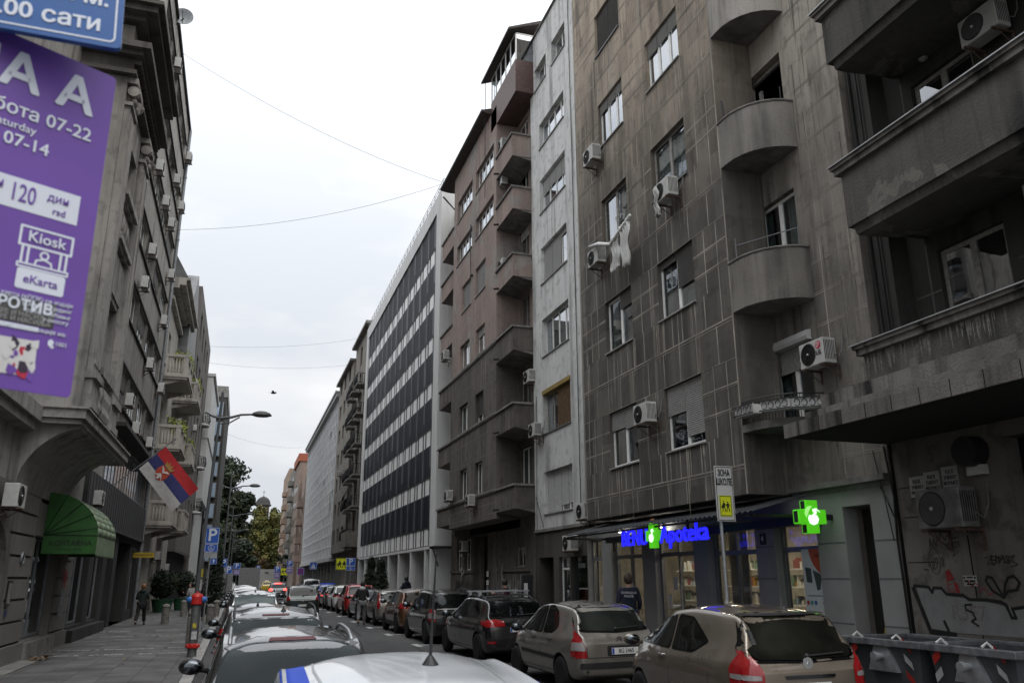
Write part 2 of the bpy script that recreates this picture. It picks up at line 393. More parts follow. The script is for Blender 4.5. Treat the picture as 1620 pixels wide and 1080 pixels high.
# ------------------------------------------------------------------ windows, air conditioners
def window(par, X, sg, y0, y1, z0, z1, n=2, fm='white_pvc', depth=.16, shut=0., shm='shutter', back='room', sill=True, bar=.055, rail=0., glass='glass', box=False, back_frac=None, name='window'):
    """a window set back in its opening: frame, panes, what hangs behind the panes, blind and sill"""
    x = X+sg*depth; t = .05*sg
    f = MB()
    f.box(x, x+t, y0, y1, z0, z0+bar); f.box(x, x+t, y0, y1, z1-bar, z1)
    f.box(x, x+t, y0, y0+bar, z0+bar, z1-bar); f.box(x, x+t, y1-bar, y1, z0+bar, z1-bar)
    for k in range(1, n):
        y = y0+(y1-y0)*k/n; f.box(x-sg*.004, x+t, y-bar*.8, y+bar*.8, z0+bar, z1-bar)
    if rail: f.box(x-sg*.002, x+t, y0+bar, y1-bar, z0+(z1-z0)*rail-bar*.5, z0+(z1-z0)*rail+bar*.5)
    w = f.obj(name, M[fm], par)
    p = MB(); p.box(x+t*.3, x+t*.6, y0+bar*.5, y1-bar*.5, z0+bar*.5, z1-bar*.5); p.obj('pane', M[glass], w)
    b = MB(); xb = x+sg*.10
    def drape(ya, yb, mi, xo=0):
        k = max(2, int((yb-ya)/.07)); pts = [(xb+xo+sg*(.025*math.sin(i*2.1+ya*5)+.012*math.sin(i*.9)), ya+(yb-ya)*i/k) for i in range(k+1)]
        for (xa, u), (xc, v) in zip(pts[:-1], pts[1:]): b.quad((xa, u, z0), (xc, v, z0), (xc, v, z1), (xa, u, z1), mi)
    b.box(xb+sg*.10, xb+sg*.12, y0, y1, z0, z1, 0)
    if back == 'curtain': drape(y0, y1, 1)
    elif back == 'half': drape(y0, y0+(y1-y0)*.42, 1); drape(y1-(y1-y0)*.2, y1, 1)
    elif back == 'sides': drape(y0, y0+(y1-y0)*.25, 1); drape(y1-(y1-y0)*.25, y1, 1)
    elif back == 'grey': drape(y0, y1, 2)
    b.obj('curtain' if back != 'room' else 'room_behind', [M['room'], M['curtain'], M['curtain_grey']], w, recalc=False)
    sh = shut if isinstance(shut, (list, tuple)) else [shut]*n
    if max(sh) > 0:
        s = MB(); xs = x-sg*.03
        for k in range(n):
            if sh[k] <= 0: continue
            ya, yb = y0+(y1-y0)*k/n+.012, y0+(y1-y0)*(k+1)/n-.012; zb = z1-(z1-z0)*sh[k]; nsl = max(2, int((z1-zb)/.045)); hz = (z1-zb)/nsl
            for q in range(nsl):
                za = zb+q*hz
                s.add([(xs, ya, za), (xs, yb, za), (xs-sg*.014, yb, za+hz*.55), (xs-sg*.014, ya, za+hz*.55), (xs, ya, za+hz*.97), (xs, yb, za+hz*.97)], [(0, 1, 2, 3), (3, 2, 5, 4)])
        s.obj('roller_shutter', M[shm], w)
    if box:
        q = MB(); q.prism([(x-sg*.02, z1-.02), (x-sg*.22, z1-.02), (x-sg*.25, z1+.05), (x-sg*.22, z1+.16), (x-sg*.02, z1+.2)], 'y', y0-.05, y1+.05); q.obj('shutter_box', M['shutter_white'], w)
    if sill:
        q = MB(); q.box(X-sg*.05, x+t, y0-.03, y1+.03, z0-.035, z0-.004); q.obj('sill', M['zinc' if fm != 'white_pvc' else 'shutter'], w)
    return w

def ac_proto():
    """split-unit condenser, front towards -x, back bracket on the wall at x = 0"""
    t = thing("air_conditioner", "x", "air conditioner")
    b = MB(); b.box(-.46, -.14, -.40, .40, 0, .56); o = b.obj("casing", M['ac_white'], t, bevel=.02)
    g = MB(); g.lathe([(.001, 0), (.235, 0), (.245, -.006), (.235, -.012)], (-.462, .10, .28), 'x', 28); g.obj("fan_grille", M['ac_dark'], o)
    g = MB()
    for r in (.07, .12, .17, .22): g.lathe([(r-.005, -.012), (r-.005, -.018), (r+.005, -.018), (r+.005, -.012)], (-.463, .10, .28), 'x', 28)
    g.obj("fan_guard", M['guard'], o); g = MB(); g.ball((-.474, .10, .28), .03, 10); g.obj("fan_hub", M['ac_white'], o)
    g = MB()
    for k in range(7): g.box(-.44+k*.04, -.425+k*.04, -.404, -.399, .08, .50)
    g.obj("side_vent", M['ac_dark'], o)
    g = MB()
    for y in (-.3, .3): g.box(-.5, 0, y-.02, y+.02, -.045, -.005); g.box(-.03, 0, y-.02, y+.02, -.30, 0); g.tube([(-.02, y, -.28), (-.40, y, -.03)], .012, 5)
    g.obj("bracket", M['rust'], t)
    g = MB(); g.tube([(-.2, -.40, .2), (-.17, -.5, .12), (-.08, -.52, .3), (-.02, -.5, .62)], .013, 6); g.obj("hose", M['hose'], t)
    return t
AC0 = None
def ac(label, x, y, z, sg=1, scale=1., group=None):
    """x is the wall plane; sg 1 on right-hand walls, -1 on left-hand walls"""
    global AC0
    if AC0 is None: AC0 = ac_proto(); o = AC0; o["label"] = label; o.location = (x, y, z)
    else: o = dup(AC0, label, (x, y, z))
    o.rotation_euler = (0, 0, 0 if sg > 0 else math.pi); o.scale = (scale*.86,)*3
    o["group"] = group or "air conditioners on the facades"
    return o

# ------------------------------------------------------------------ ground
PAVE = .26; SLOPE = .0145   # the road climbs gently to the right
def rz_(x): return SLOPE*(x+.69)
def asphalt():
    m, t, b = pbsdf("asphalt"); N, L = t.nodes, t.links
    b.inputs["Roughness"].default_value = .8; b.inputs["Specular IOR Level"].default_value = .3
    tc = N.new("ShaderNodeTexCoord")
    def nz(s, sc=(1, 1, 1), d=6):
        mp = N.new("ShaderNodeMapping"); mp.inputs["Scale"].default_value = sc
        n = N.new("ShaderNodeTexNoise"); n.inputs["Scale"].default_value = s; n.inputs["Detail"].default_value = d
        L.new(tc.outputs["Object"], mp.inputs[0]); L.new(mp.outputs[0], n.inputs["Vector"]); return n.outputs["Fac"]
    r = N.new("ShaderNodeValToRGB"); r.color_ramp.elements[0].position = .3; r.color_ramp.elements[0].color = (.035, .035, .036, 1)
    r.color_ramp.elements[1].position = .7; r.color_ramp.elements[1].color = (.075, .073, .072, 1)
    L.new(nz(.6, (1, .25, 1), 8), r.inputs[0])
    r2 = N.new("ShaderNodeMapRange"); r2.inputs[1].default_value = .35; r2.inputs[2].default_value = .65; r2.inputs[3].default_value = .7; r2.inputs[4].default_value = 1.25
    L.new(nz(90), r2.inputs[0])
    s = N.new("ShaderNodeVectorMath"); s.operation = 'SCALE'; L.new(r.outputs[0], s.inputs[0]); L.new(r2.outputs[0], s.inputs["Scale"])
    # tar seams
    v = N.new("ShaderNodeTexVoronoi"); v.feature = 'DISTANCE_TO_EDGE'; v.inputs["Scale"].default_value = .22; v.inputs["Randomness"].default_value = .9
    L.new(tc.outputs["Object"], v.inputs["Vector"])
    lt = N.new("ShaderNodeMath"); lt.operation = 'LESS_THAN'; lt.inputs[1].default_value = .006; L.new(v.outputs["Distance"], lt.inputs[0])
    mx = N.new("ShaderNodeMix"); mx.data_type = 'RGBA'; mx.inputs[7].default_value = (.015, .015, .016, 1); L.new(lt.outputs[0], mx.inputs[0]); L.new(s.outputs[0], mx.inputs[6])
    L.new(mx.outputs[2], b.inputs["Base Color"])
    bp = N.new("ShaderNodeBump"); bp.inputs["Strength"].default_value = .4; bp.inputs["Distance"].default_value = .01; L.new(nz(140), bp.inputs["Height"]); L.new(bp.outputs[0], b.inputs["Normal"])
    return m
def paving():
    m, t, b = pbsdf("concrete paving slabs"); N, L = t.nodes, t.links
    b.inputs["Roughness"].default_value = .75
    tc = N.new("ShaderNodeTexCoord"); mp = N.new("ShaderNodeMapping"); L.new(tc.outputs["Object"], mp.inputs[0])
    br = N.new("ShaderNodeTexBrick"); br.offset = 0.; br.inputs["Scale"].default_value = 1; br.inputs["Brick Width"].default_value = .62; br.inputs["Row Height"].default_value = .62
    br.inputs["Mortar Size"].default_value = .012; br.inputs["Mortar Smooth"].default_value = .3; br.inputs["Bias"].default_value = 0
    br.inputs["Color1"].default_value = (.105, .10, .097, 1); br.inputs["Color2"].default_value = (.052, .05, .048, 1); br.inputs["Mortar"].default_value = (.028, .026, .025, 1)
    L.new(mp.outputs[0], br.inputs["Vector"])
    n = N.new("ShaderNodeTexNoise"); n.inputs["Scale"].default_value = 1.1; n.inputs["Detail"].default_value = 9; L.new(tc.outputs["Object"], n.inputs["Vector"])
    r = N.new("ShaderNodeMapRange"); r.inputs[1].default_value = .3; r.inputs[2].default_value = .7; r.inputs[3].default_value = .55; r.inputs[4].default_value = 1.35; L.new(n.outputs["Fac"], r.inputs[0])
    s = N.new("ShaderNodeVectorMath"); s.operation = 'SCALE'; L.new(br.outputs["Color"], s.inputs[0]); L.new(r.outputs[0], s.inputs["Scale"]); L.new(s.outputs[0], b.inputs["Base Color"])
    bp = N.new("ShaderNodeBump"); bp.invert = True; bp.inputs["Strength"].default_value = .6; bp.inputs["Distance"].default_value = .01; L.new(br.outputs["Fac"], bp.inputs["Height"]); L.new(bp.outputs[0], b.inputs["Normal"])
    return m
PAVM = paving()
M['kerb'] = mat("kerb stone", (.27, .26, .25), .8, var=.25, vscale=2, bump=.2)
g = MB(); g.quad((-400, -60, 0), (400, -60, 0), (400, 900, 0), (-400, 900, 0))
struct(g.obj("ground", mat("earth", (.08, .08, .07), .95), loc=(0, 0, -.03)))
g = MB(); g.quad((-.69, -20, 0), (7.5, -20, rz_(7.5)), (7.5, 420, rz_(7.5)), (-.69, 420, 0)); struct(g.obj("road", asphalt()))
g = MB(); g.box(-5.6, -.93, -20, 420, -.02, .13); struct(g.obj("pavement", PAVM))
g = MB(); g.box(7.75, 13.6, -20, 420, -.02, PAVE); struct(g.obj("pavement", PAVM))
for x0, x1, h in ((-.92, -.69, .135), (7.5, 7.74, .25)):
    k = MB()
    for i in range(160):
        y = -10+i*1.0; k.box(x0, x1, y+.006, y+.994, -.02, h+rnd.uniform(-.004, .004))
    k.box(x0, x1, 150, 420, -.02, h)
    struct(k.obj("kerb", M['kerb']))
# rows of pale setts across the left pavement
k = MB()
for yy in (25.2, 27.0, 33.0, 36.2, 46, 49, 58, 61):
    for i in range(34):
        if rnd.random() < .25: continue
        x = -5.0+i*.12; k.box(x, x+.10, yy+rnd.uniform(-.03, .03), yy+.11, .13, .136+rnd.random()*.006)
struct(k.obj("pavement", mat("pale setts", (.30, .29, .28), .8, var=.4, vscale=8)))
k = MB()
for y in (21.0, 25.5, 30.6, 35.3, 40.3, 46.3, 52, 57.4):
    z = rz_(5.25); k.box(5.25, 5.45, y, y+1.0, z+.001, z+.007); k.box(5.45, 6.1, y+.4, y+.52, z+.004, z+.016)
struct(k.obj("road_marking", mat("worn road paint", (.36, .36, .35), .8, var=.4, vscale=14)))

# ------------------------------------------------------------------ right side, the tiled pharmacy building
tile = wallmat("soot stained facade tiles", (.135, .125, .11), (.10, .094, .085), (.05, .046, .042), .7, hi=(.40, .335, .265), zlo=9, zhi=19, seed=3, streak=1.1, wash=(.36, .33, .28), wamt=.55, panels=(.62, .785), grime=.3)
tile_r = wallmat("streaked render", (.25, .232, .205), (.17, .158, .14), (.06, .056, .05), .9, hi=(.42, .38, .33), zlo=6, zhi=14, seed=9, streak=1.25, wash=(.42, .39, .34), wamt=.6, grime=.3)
grout = mat("pale tile joints", (.27, .25, .215), .9, var=.55, vscale=1.2)
balc_m = wallmat("balcony render", (.24, .225, .20), (.15, .14, .125), (.045, .042, .04), .85, seed=21, hi=(.36, .34, .31), zlo=8, zhi=15, patch=.5)
shopgrey = mat("grey shop wall paint", (.27, .27, .268), .7, var=.1, vscale=2, bump=.1)
T = thing("apartment_building", "six storey apartment block clad in soot stained tiles above the pharmacy", "building", (9.2, 17.5, 0), world=True)
SILL = [4.8+3.15*i for i in range(7)]; HEAD = [6.3+3.14*i for i in range(7)]
CA, CB = (18.22, 19.88), (15.08, 16.78)
b = MB()
holes = [(c[0], c[1], SILL[i], HEAD[i], .24) for c in (CA, CB) for i in range(7)]
TOP = 27.6; EX = 9.2; E0, E1, EB = 13.7, 21.58, 3.58; BX = 10.2
b.wall(EX, 1, E0, E1, EB, TOP, holes)
b.quad((EX, E0, EB), (BX, E0, EB), (BX, E0, TOP), (EX, E0, TOP)); b.quad((EX, E1, EB), (BX, E1, EB), (BX, E1, TOP), (EX, E1, TOP))
b.quad((EX, E0, EB), (BX, E0, EB), (BX, E1, EB), (EX, E1, EB), 2)
b.quad((EX, E0, TOP), (22, E0, TOP), (22, 24, TOP), (EX, 24, TOP), 2)
RW = (12.68, 13.95)
rholes = [(RW[0], RW[1], 5.0+3.2*i if i == 0 else 4.95+3.2*i, 6.5+3.22*i, .25) for i in range(6)]
b.wall(BX, 1, 11.06, E0, 3.62, TOP, rholes, mi=3); b.wall(BX, 1, E1, 24.0, 3.62, TOP, mi=3)
b.quad((BX, 11.06, 0), (22, 11.06, 0), (22, 11.06, TOP), (BX, 11.06, TOP), 3); b.quad((BX, 24, 0), (22, 24, 0), (22, 24, TOP), (BX, 24, TOP), 3)
b.quad((22, 11.06, 0), (22, 24, 0), (22, 24, TOP), (22, 11.06, TOP), 3)
b.wall(BX, 1, 11.06, E0, 3.50, 3.62, mi=2)
b.box(10.06, 10.2, 11.07, 13.69, 3.60, 3.70, 2)
# joints: horizontal courses, and uprights that differ between spandrels and piers
G = EX-.004
def hj(z, y0, y1, w=.03): b.box(G, EX, y0, y1, z-w/2, z+w/2, 1)
def vj(y, z0, z1, w=.03): b.box(G+.001, EX, y-w/2, y+w/2, z0, z1, 1)
for i in range(7):
    s, h = SILL[i], HEAD[i]
    nx = SILL[i+1] if i < 6 else TOP-.3
    hj(h+.0, E0, E1, .012); hj((h+nx)/2+.05, E0, E1); hj((h+nx)/2-.02, E0, E1, .012)
    mid = (h+nx)/2
    for y in (14.35, 15.2, 15.95, 16.7, 17.5, 18.35, 19.1, 19.85, 20.6): vj(y, h, mid)
    for y in (14.1, 14.75, 15.3, 15.75, 16.2, 16.65, 17.1, 17.65, 18.2, 18.6, 19.0, 19.4, 19.85, 20.5, 21.1): vj(y, mid+.06, nx)
    for ya, yb, cols in ((E0, 15.08, (14.1, 14.6)), (16.78, 18.22, (17.2, 17.7)), (19.88, E1, (20.4, 20.85, 21.25))):
        for q in (1, 2): hj(s+(h-s)*q/3, ya, yb); hj(s+(h-s)*q/3-.05, ya, yb, .01)
        for y in cols: vj(y, s, h)
vj(E0+.02, EB, TOP, .04); vj(E1-.02, EB, TOP, .03); hj(4.15, E0, E1); hj(4.08, E0, E1, .012)
for y in (14.1, 14.75, 15.3, 15.75, 16.2, 16.65, 17.1, 17.65, 18.2, 18.6, 19.0, 19.4, 19.85, 20.5, 21.1): vj(y, 4.15, 4.8); 
for y in (14.4, 15.2, 16, 16.8, 17.6, 18.4, 19.2, 20, 20.8): vj(y, EB, 4.08)
for i in range(34):   # coursed blocks on the recessed wall
    z = 4.1+i*.635
    b.box(BX-.004, BX, 11.07, 12.45, z-.008, z+.008, 1); b.box(BX-.0035, BX, 11.07, 12.45, z+.035, z+.045, 1)
for y in (11.62, 12.12): b.box(BX-.003, BX, y-.012, y+.012, 3.8, TOP, 1)
rs = random.Random(17)
def drip(x, y, z, w, l, mi, k):
    d = x-.005-.0001*(k % 7); b.add([(d, y, z), (d, y+w, z), (d, y+w*.9, z-l*.6), (d, y+w*.6, z-l), (d, y+w*.45, z-l), (d, y+w*.1, z-l*.7)], [(0, 1, 2, 3, 4, 5)], mi)
for i in range(7):
    for c0, c1 in (CA, CB):
        for k in range(9):
            u = rs.random(); y = c0-.15+(c1-c0+.3)*(u*u if rs.random() < .5 else 1-u*u); drip(EX, y, SILL[i]-.02, rs.uniform(.02, .07), rs.uniform(.25, 1.5), rs.choice((4, 4, 1)), k)
for k in range(22): drip(BX, rs.uniform(11.1, 12.5), rs.uniform(5, 17), rs.uniform(.015, .05), rs.uniform(.5, 2.), rs.choice((4, 4, 5)), k)
b.obj("wall", [tile, grout, M['concrete'], tile_r, mat("lime wash streak", (.19, .175, .15), .9, var=.4, vscale=5), mat("soot streak", (.12, .112, .10), .9, var=.4, vscale=5)], T, recalc=False)
shA = [[.38, .34], [.30, 0], 0, [.22, .22], [1, 1], .3, 0]; bkA = ['room', 'sides', 'half', 'curtain', 'room', 'curtain', 'grey']
shB = [[.85, .45], [.62, .12], 0, [.30, .30], .2, 0, .4]; bkB = ['room', 'half', 'curtain', 'curtain', 'grey', 'curtain', 'room']
for i in range(7):
    for (y0, y1), sh, bk, far in ((CA, shA, bkA, 1), (CB, shB, bkB, 0)):
        window(T, EX, 1, y0+.01, y1-.01, SILL[i]+.01, HEAD[i]-.01, 2 if i != 3 else 3, 'white_pvc' if i in (0, 1, 3, 5) else 'old_wood', .11, bar=.07, shut=
               ([sh[i][0], sh[i][1]]+([sh[i][0]] if i == 3 else [])) if isinstance(sh[i], list) else sh[i],
               shm='shutter_dark' if (i in (1, 4)) else 'shutter', back=bk[i])
for i, h in enumerate(rholes):
    if i == 2:   # burnt out opening with the remains of a frame
        f = MB(); f.box(10.36, 10.42, 13.62, 13.70, h[2], h[3]-.35); f.box(10.37, 10.41, 13.42, 13.47, h[2], h[3]-.75); f.box(10.35, 10.42, h[0], h[1], h[3]-.10, h[3]-.02); f.box(10.36, 10.4, 13.45, 13.6, h[2], h[2]+.7)
        w = f.obj("window", M['old_wood'], T); q = MB(); q.box(11.3, 11.32, 11.5, 15, h[2]-.4, h[3]+.4); q.obj("room_behind", M['dark'], w)
    else:
        window(T, BX, 1, h[0]+.01, h[1]-.01, h[2]+.01, h[3]-.01, 2, 'white_pvc' if i < 2 else 'old_wood', .12, .34 if i == 0 else 0, 'shutter', ('sides', 'half', 'room', 'grey', 'room', 'grey')[i], sill=False, box=(i == 0), bar=.07)
# balconies whose fronts run on from the tiled face and curl back to the wall
for i in range(6):
    zb = 10.5+3.27*(i-2) if i >= 1 else 0; zt = zb+1.04
    if i == 0: continue
    pth = [(9.2, 13.72), (9.2, 13.45), (9.22, 13.25), (9.29, 13.02), (9.41, 12.81), (9.58, 12.63), (9.79, 12.50), (10.0, 12.43), (10.19, 12.41)]
    inn = [(x+.11*(.3 if k > 5 else 1), y+(.11 if k > 4 else .04)) for k, (x, y) in enumerate(pth)]; inn[-1] = (10.19, 12.52)
    q = MB(); n = len(pth)
    vs = [(x, y, zb) for x, y in pth]+[(x, y, zt) for x, y in pth]+[(x, y, zt) for x, y in inn]+[(x, y, zb+.14) for x, y in inn]
    fs = []
    for k in range(n-1):
        for a in range(3): fs.append((a*n+k, a*n+k+1, (a+1)*n+k+1, (a+1)*n+k))
    q.add(vs, fs); o = q.obj("balcony", balc_m, T, smooth=True, recalc=False)
    o.modifiers.new("edge", "EDGE_SPLIT").split_angle = R(40)
    q = MB(); q.prism([(x+.02, y+.012) for x, y in pth[:-1]]+[(10.19, 12.44), (10.19, 13.69)], 'z', zb-.004, zb+.13); q.obj("balcony_slab", M['concrete'], o)
    q = MB(); q.tube([(x, y, zt+.03) for x, y in pth], .028, 6); q.obj("coping", M['concrete'], o)
    if i == 1:
        q = MB(); q.tube([(10.1, 12.6, zt+.5), (9.35, 13.6, zt+.42)], .012, 5); q.tube([(10.05, 12.5, zt), (10.05, 12.5, zt+.5)], .012, 5); q.tube([(9.3, 13.55, zt), (9.3, 13.55, zt+.55)], .014, 5); q.obj("clothes_rail", M['zinc'], o)
    if i == 2:
        q = MB(); q.tube([(9.25, 13.5, zt), (9.22, 13.52, zt+.5)], .022, 6); q.tube([(9.95, 12.46, zt), (9.95, 12.46, zt+.35)], .014, 5); q.obj("rail_stub", M['iron'], o)
    for k, (y, z, r_) in enumerate(()): pass
q = MB(); q.prism([(9.2, 13.7), (9.2, 13.3), (9.35, 12.9), (9.6, 12.6), (10.19, 12.4), (10.19, 13.7)], 'z', 4.75, 4.9); q.obj("balcony_slab", M['concrete'], T)
q = MB(); pr = [(9.22, 13.68), (9.22, 13.3), (9.37, 12.9), (9.62, 12.6), (10.17, 12.42)]
for z in (5.05, 5.35): q.tube([(x, y, z) for x, y in pr], .014, 5)
for k in range(26):
    t = k/25*(len(pr)-1.001); i0 = int(t); u = t-i0; x = pr[i0][0]*(1-u)+pr[i0+1][0]*u; y = pr[i0][1]*(1-u)+pr[i0+1][1]*u
    q.tube([(x, y, 4.9), (x, y, 5.35)], .009, 4); q.lathe([(.03, -.005), (.03, .005), (.045, .005), (.045, -.005)], (x-.005, y, 5.2), 'x', 8)
q.obj("balcony_railing", M['iron'], T)
# ground floor shop wall
SH = [(22.9, 24.0-.02, .62, 3.18), (20.3, 22.25, .2, 3.15), (17.62, 19.58, .2, 3.15), (15.08, 16.98, .75, 3.2), (13.1, 14.42, .75, 3.2), (11.62, 12.32, .2, 3.24)]
b = MB(); b.wall(BX+.004, 1, 11.06, 24.0, .1, 3.5, [(a, c, d, e_, .3) for a, c, d, e_ in SH])
for z in (1.25, 2.0, 2.62):
    for ya, yb in ((11.06, 11.6), (12.34, 13.08), (14.44, 15.06)): b.box(BX-.002, BX+.004, ya, yb, z, z+.02, 1)
b.box(BX-.06, BX+.004, 11.06, 24, .1, .42, 1)
b.obj("shop_wall", [shopgrey, mat("shop plinth", (.12, .125, .13), .7)], T, recalc=False)
def shopwin(y0, y1, z0, z1, n, tr, nm, bk):
    f = MB(); x = BX+.16; bw = .06
    f.box(x, x+.08, y0, y1, z0, z0+bw); f.box(x, x+.08, y0, y1, z1-bw, z1); f.box(x-.005, x+.085, y0+bw, y1-bw, tr-.05, tr+.05)
    for k in range(n+1):
        y = y0+bw/2+(y1-y0-bw)*k/n; f.box(x-.003, x+.083, y-bw/2, y+bw/2, z0+bw, z1-bw)
    w = f.obj(nm, mat("shop aluminium", (.20, .205, .21), .4, metal=.4), T)
    p = MB(); p.box(x+.03, x+.045, y0+.03, y1-.03, z0+.03, z1-.03); p.obj("pane", M['shop_glass'], w)
    if nm == "shop_door":
        h = MB(); h.tube([(x-.05, (y0+y1)/2-.12, 1.0), (x-.05, (y0+y1)/2-.12, 1.9)], .018, 6); h.box(x-.05, x, (y0+y1)/2-.13, (y0+y1)/2-.11, 1.05, 1.08); h.box(x-.05, x, (y0+y1)/2-.13, (y0+y1)/2-.11, 1.82, 1.85); h.obj("handle", M['steel'], w)
        h = MB(); h.box(x+.018, x+.028, (y0+y1)/2+.18, (y0+y1)/2+.38, 1.75, 2.05); h.box(x+.018, x+.028, (y0+y1)/2+.5, (y0+y1)/2+.72, 1.3, 1.62); h.obj("notice", M['plate'], w)
    return w
shopwin(22.92, 23.96, .64, 3.16, 1, 2.58, "shop_window", 0); shopwin(20.32, 22.23, .22, 3.13, 2, 2.6, "shop_door", 0)
shopwin(17.64, 19.56, .22, 3.13, 2, 2.6, "shop_door", 0); shopwin(15.1, 16.96, .77, 3.18, 2, 2.56, "shop_window", 0); shopwin(13.12, 14.4, .77, 3.18, 1, 2.56, "shop_window", 0)
# the lit pharmacy interior
b = MB(); b.box(14.2, 14.25, 12.6, 24, .1, 3.5, 0); b.box(10.55, 14.2, 12.6, 24, .14, .16, 1); b.box(10.55, 14.2, 12.6, 24, 3.4, 3.42, 0); b.box(10.55, 14.2, 12.55, 12.6, .1, 3.5, 0); b.box(10.55, 14.2, 23.95, 24, .1, 3.5, 0)
b.box(10.75, 10.78, 16.2, 16.95, .8, 3.1, 0); b.box(10.75, 10.78, 13.1, 13.9, .5, 2.5, 0); b.box(10.75, 10.78, 20.3, 21.2, .2, 3.1, 2)
b.obj("interior", [mat("cream interior", (.5, .47, .42), .8), mat("shop floor", (.2, .19, .17), .4), M['room']], T, recalc=False)
b = MB()
for yy in (13.3, 15.2, 17.6, 20.2):
    for z in (.6, 1.0, 1.4, 1.8, 2.2): b.box(12.1, 12.4, yy, yy+1.7, z, z+.03, 0)
    for k in range(90):
        z = rnd.choice((.63, 1.03, 1.43, 1.83, 2.23)); y = yy+rnd.random()*1.6; b.box(12.12+rnd.random()*.08, 12.35, y, y+rnd.uniform(.04, .1), z, z+rnd.uniform(.1, .26), rnd.choice((1, 1, 1, 1, 2, 3, 4, 5)))
b.obj("stocked_shelf", [M['white_pvc'], mat("white box", (.6, .6, .58)), mat("ochre box", (.45, .26, .06)), mat("green box", (.16, .25, .17)), mat("red box", (.3, .10, .09)), mat("pale blue box", (.3, .4, .5))], T)
b = MB(); 
for y in (16.0, 18.6, 21.2): b.box(11.6, 11.75, y-.6, y+.6, 3.34, 3.38)
b.obj("ceiling_lamp", mat("shop ceiling tube", (.9, .85, .7), emit=(1, .88, .70), estr=42.), T)
# porch door beside the shop with painted face
b = MB(); b.box(10.62, 10.68, 11.62, 12.32, .2, 3.2); o = b.obj("street_door", mat("black painted door", (.018, .017, .016), .6), T)
F = facing((10.615, 12.3, .2), (0, -1, 0), (0, 0, 1))
flat([(0, circ(.42, .85, .24, .34)), (0, [(.2, .35), (.6, .35), (.6, .8), (.25, .8)]), (1, [(.30, 1.15), (.24, 1.45), (.34, 1.3), (.38, 1.55), (.45, 1.32), (.56, 1.5), (.56, 1.1), (.5, 1.2), (.40, 1.1)]),
      (2, circ(.38, .95, .04, .02)), (2, circ(.53, .95, .04, .02)), (2, [(.40, .66), (.48, .70), (.58, .67), (.48, .62)]), (2, [(.47, .92), (.52, .78), (.45, .78)])], F, None, o, "painted_face",
     mats=[mat("yellow spray", (.38, .28, .02), .7), mat("red spray", (.42, .05, .02), .7), M['black_ink']])
b = MB(); b.box(BX-.02, BX+.004, 14.7, 14.88, 2.68, 2.9); o = b.obj("house_number", M['iron'], T)
F = facing((BX-.021, 14.88, 2.68), (0, -1, 0), (0, 0, 1)); text("4", .17, F, (.09, .11), M['white_ink'], o)

# things fixed to that building
AW = thing("shop_awning", "dark corrugated metal canopy sloping over the pharmacy front", "awning", (9.3, 17, 3.3))
b = MB(); n = 210; y0 = -4.15; pts = []
for k in range(n+1):
    y = y0+9.2*k/n; w = .018*math.sin(k*math.pi/2.0); pts.append((y, w))
for (ya, wa), (yb, wb) in zip(pts[:-1], pts[1:]): b.quad((-.62, ya, -.12+wa), (-.62, yb, -.12+wb), (.6, yb, .20+wb), (.6, ya, .20+wa))
b.obj("corrugated_sheet", mat("dark corrugated steel", (.035, .037, .04), .5, metal=.3, var=.3), AW)
b = MB(); b.box(-.6, .9, 4.9, 4.96, -.24, -.18); b.box(.82, .88, 4.9, 4.96, -.55, -.18); b.box(-.6, .9, -4.0, -3.94, -.2, -.15)
b.box(-.56, -.52, -4.1, 5.0, -.19, -.15); b.obj("canopy_frame", M['iron'], AW)
b = MB(); b.box(.62, .9, -4.1, 5.0, -.32, -.16); b.obj("fascia", M['dark_frame'], AW)
for y, nm in ((1.75, 0), (4.2, 0)):
    b = MB(); b.cyl((.72, y, -.02), (.78, y, .02), .05, 12); b.box(.74, .86, y-.02, y+.02, -.0, .03); sp = b.obj("spotlight", M['ac_white'], AW)
    b = MB(); b.cyl((.68, y, -.05), (.72, y, -.02), .035, 12); b.obj("lamp_glass", mat("lit spot", (1, 1, 1), emit=(1, .97, .9), estr=6), sp)
    l = bpy.data.lights.new("spot_lamp", "POINT"); l.energy = 6; l.color = (1, .95, .86); l.shadow_soft_size = .04
    lo = bpy.data.objects.new("spot_lamp", l); COL.objects.link(lo); lo.parent = sp; lo.location = (.72, y, -.14)
# lit letters
blue_l = mat("lit blue letters", (.03, .03, .8), emit=(.018, .018, 1.), estr=.85, var=.02)
green_l = mat("lit green cross", (.06, .6, .02), emit=(.10, .62, .01), estr=.55, var=.02)
white_l = mat("lit white emblem", (.9, .95, .9), emit=(.9, 1, .9), estr=.9, var=.02)
S = thing("shop_sign", "glowing blue pharmacy lettering with a green cross under the corrugated canopy", "sign", (8.78, 16.5, 2.92))
F = facing((0, 0, 0), (0, -1, 0), (0, 0, 1))
for s_, wd, u, bd in (("BENU", 1.31, -1.30, .005), ("Apoteka", 2.02, .98, .006)):
    me = textmesh(s_, .52, .012, 'CENTER', bd, space=1.03); xs = [v.co.x for v in me.vertices]; k = wd/(max(xs)-min(xs)); me.transform(Matrix.Translation((u-(max(xs)+min(xs))/2*k, 0, 0)) @ Matrix.Diagonal((k, 1, 1, 1))); me.transform(F); me.materials.clear(); me.materials.append(blue_l); link("lettering", me, S)
def cross(w, t): return [(-t, -w), (t, -w), (t, -t), (w, -t), (w, t), (t, t), (t, w), (-t, w), (-t, t), (-w, t), (-w, -t), (-t, -t)]
SWAN = [[(-.11, -.04), (-.08, -.12), (0, -.15), (.08, -.12), (.12, -.05), (.09, .02), (.05, .03), (.09, .07), (.07, .12), (.17, .07), (.08, .15), (0, .13), (.0, .09), (.03, .07), (-.02, .02), (-.08, .03)]]
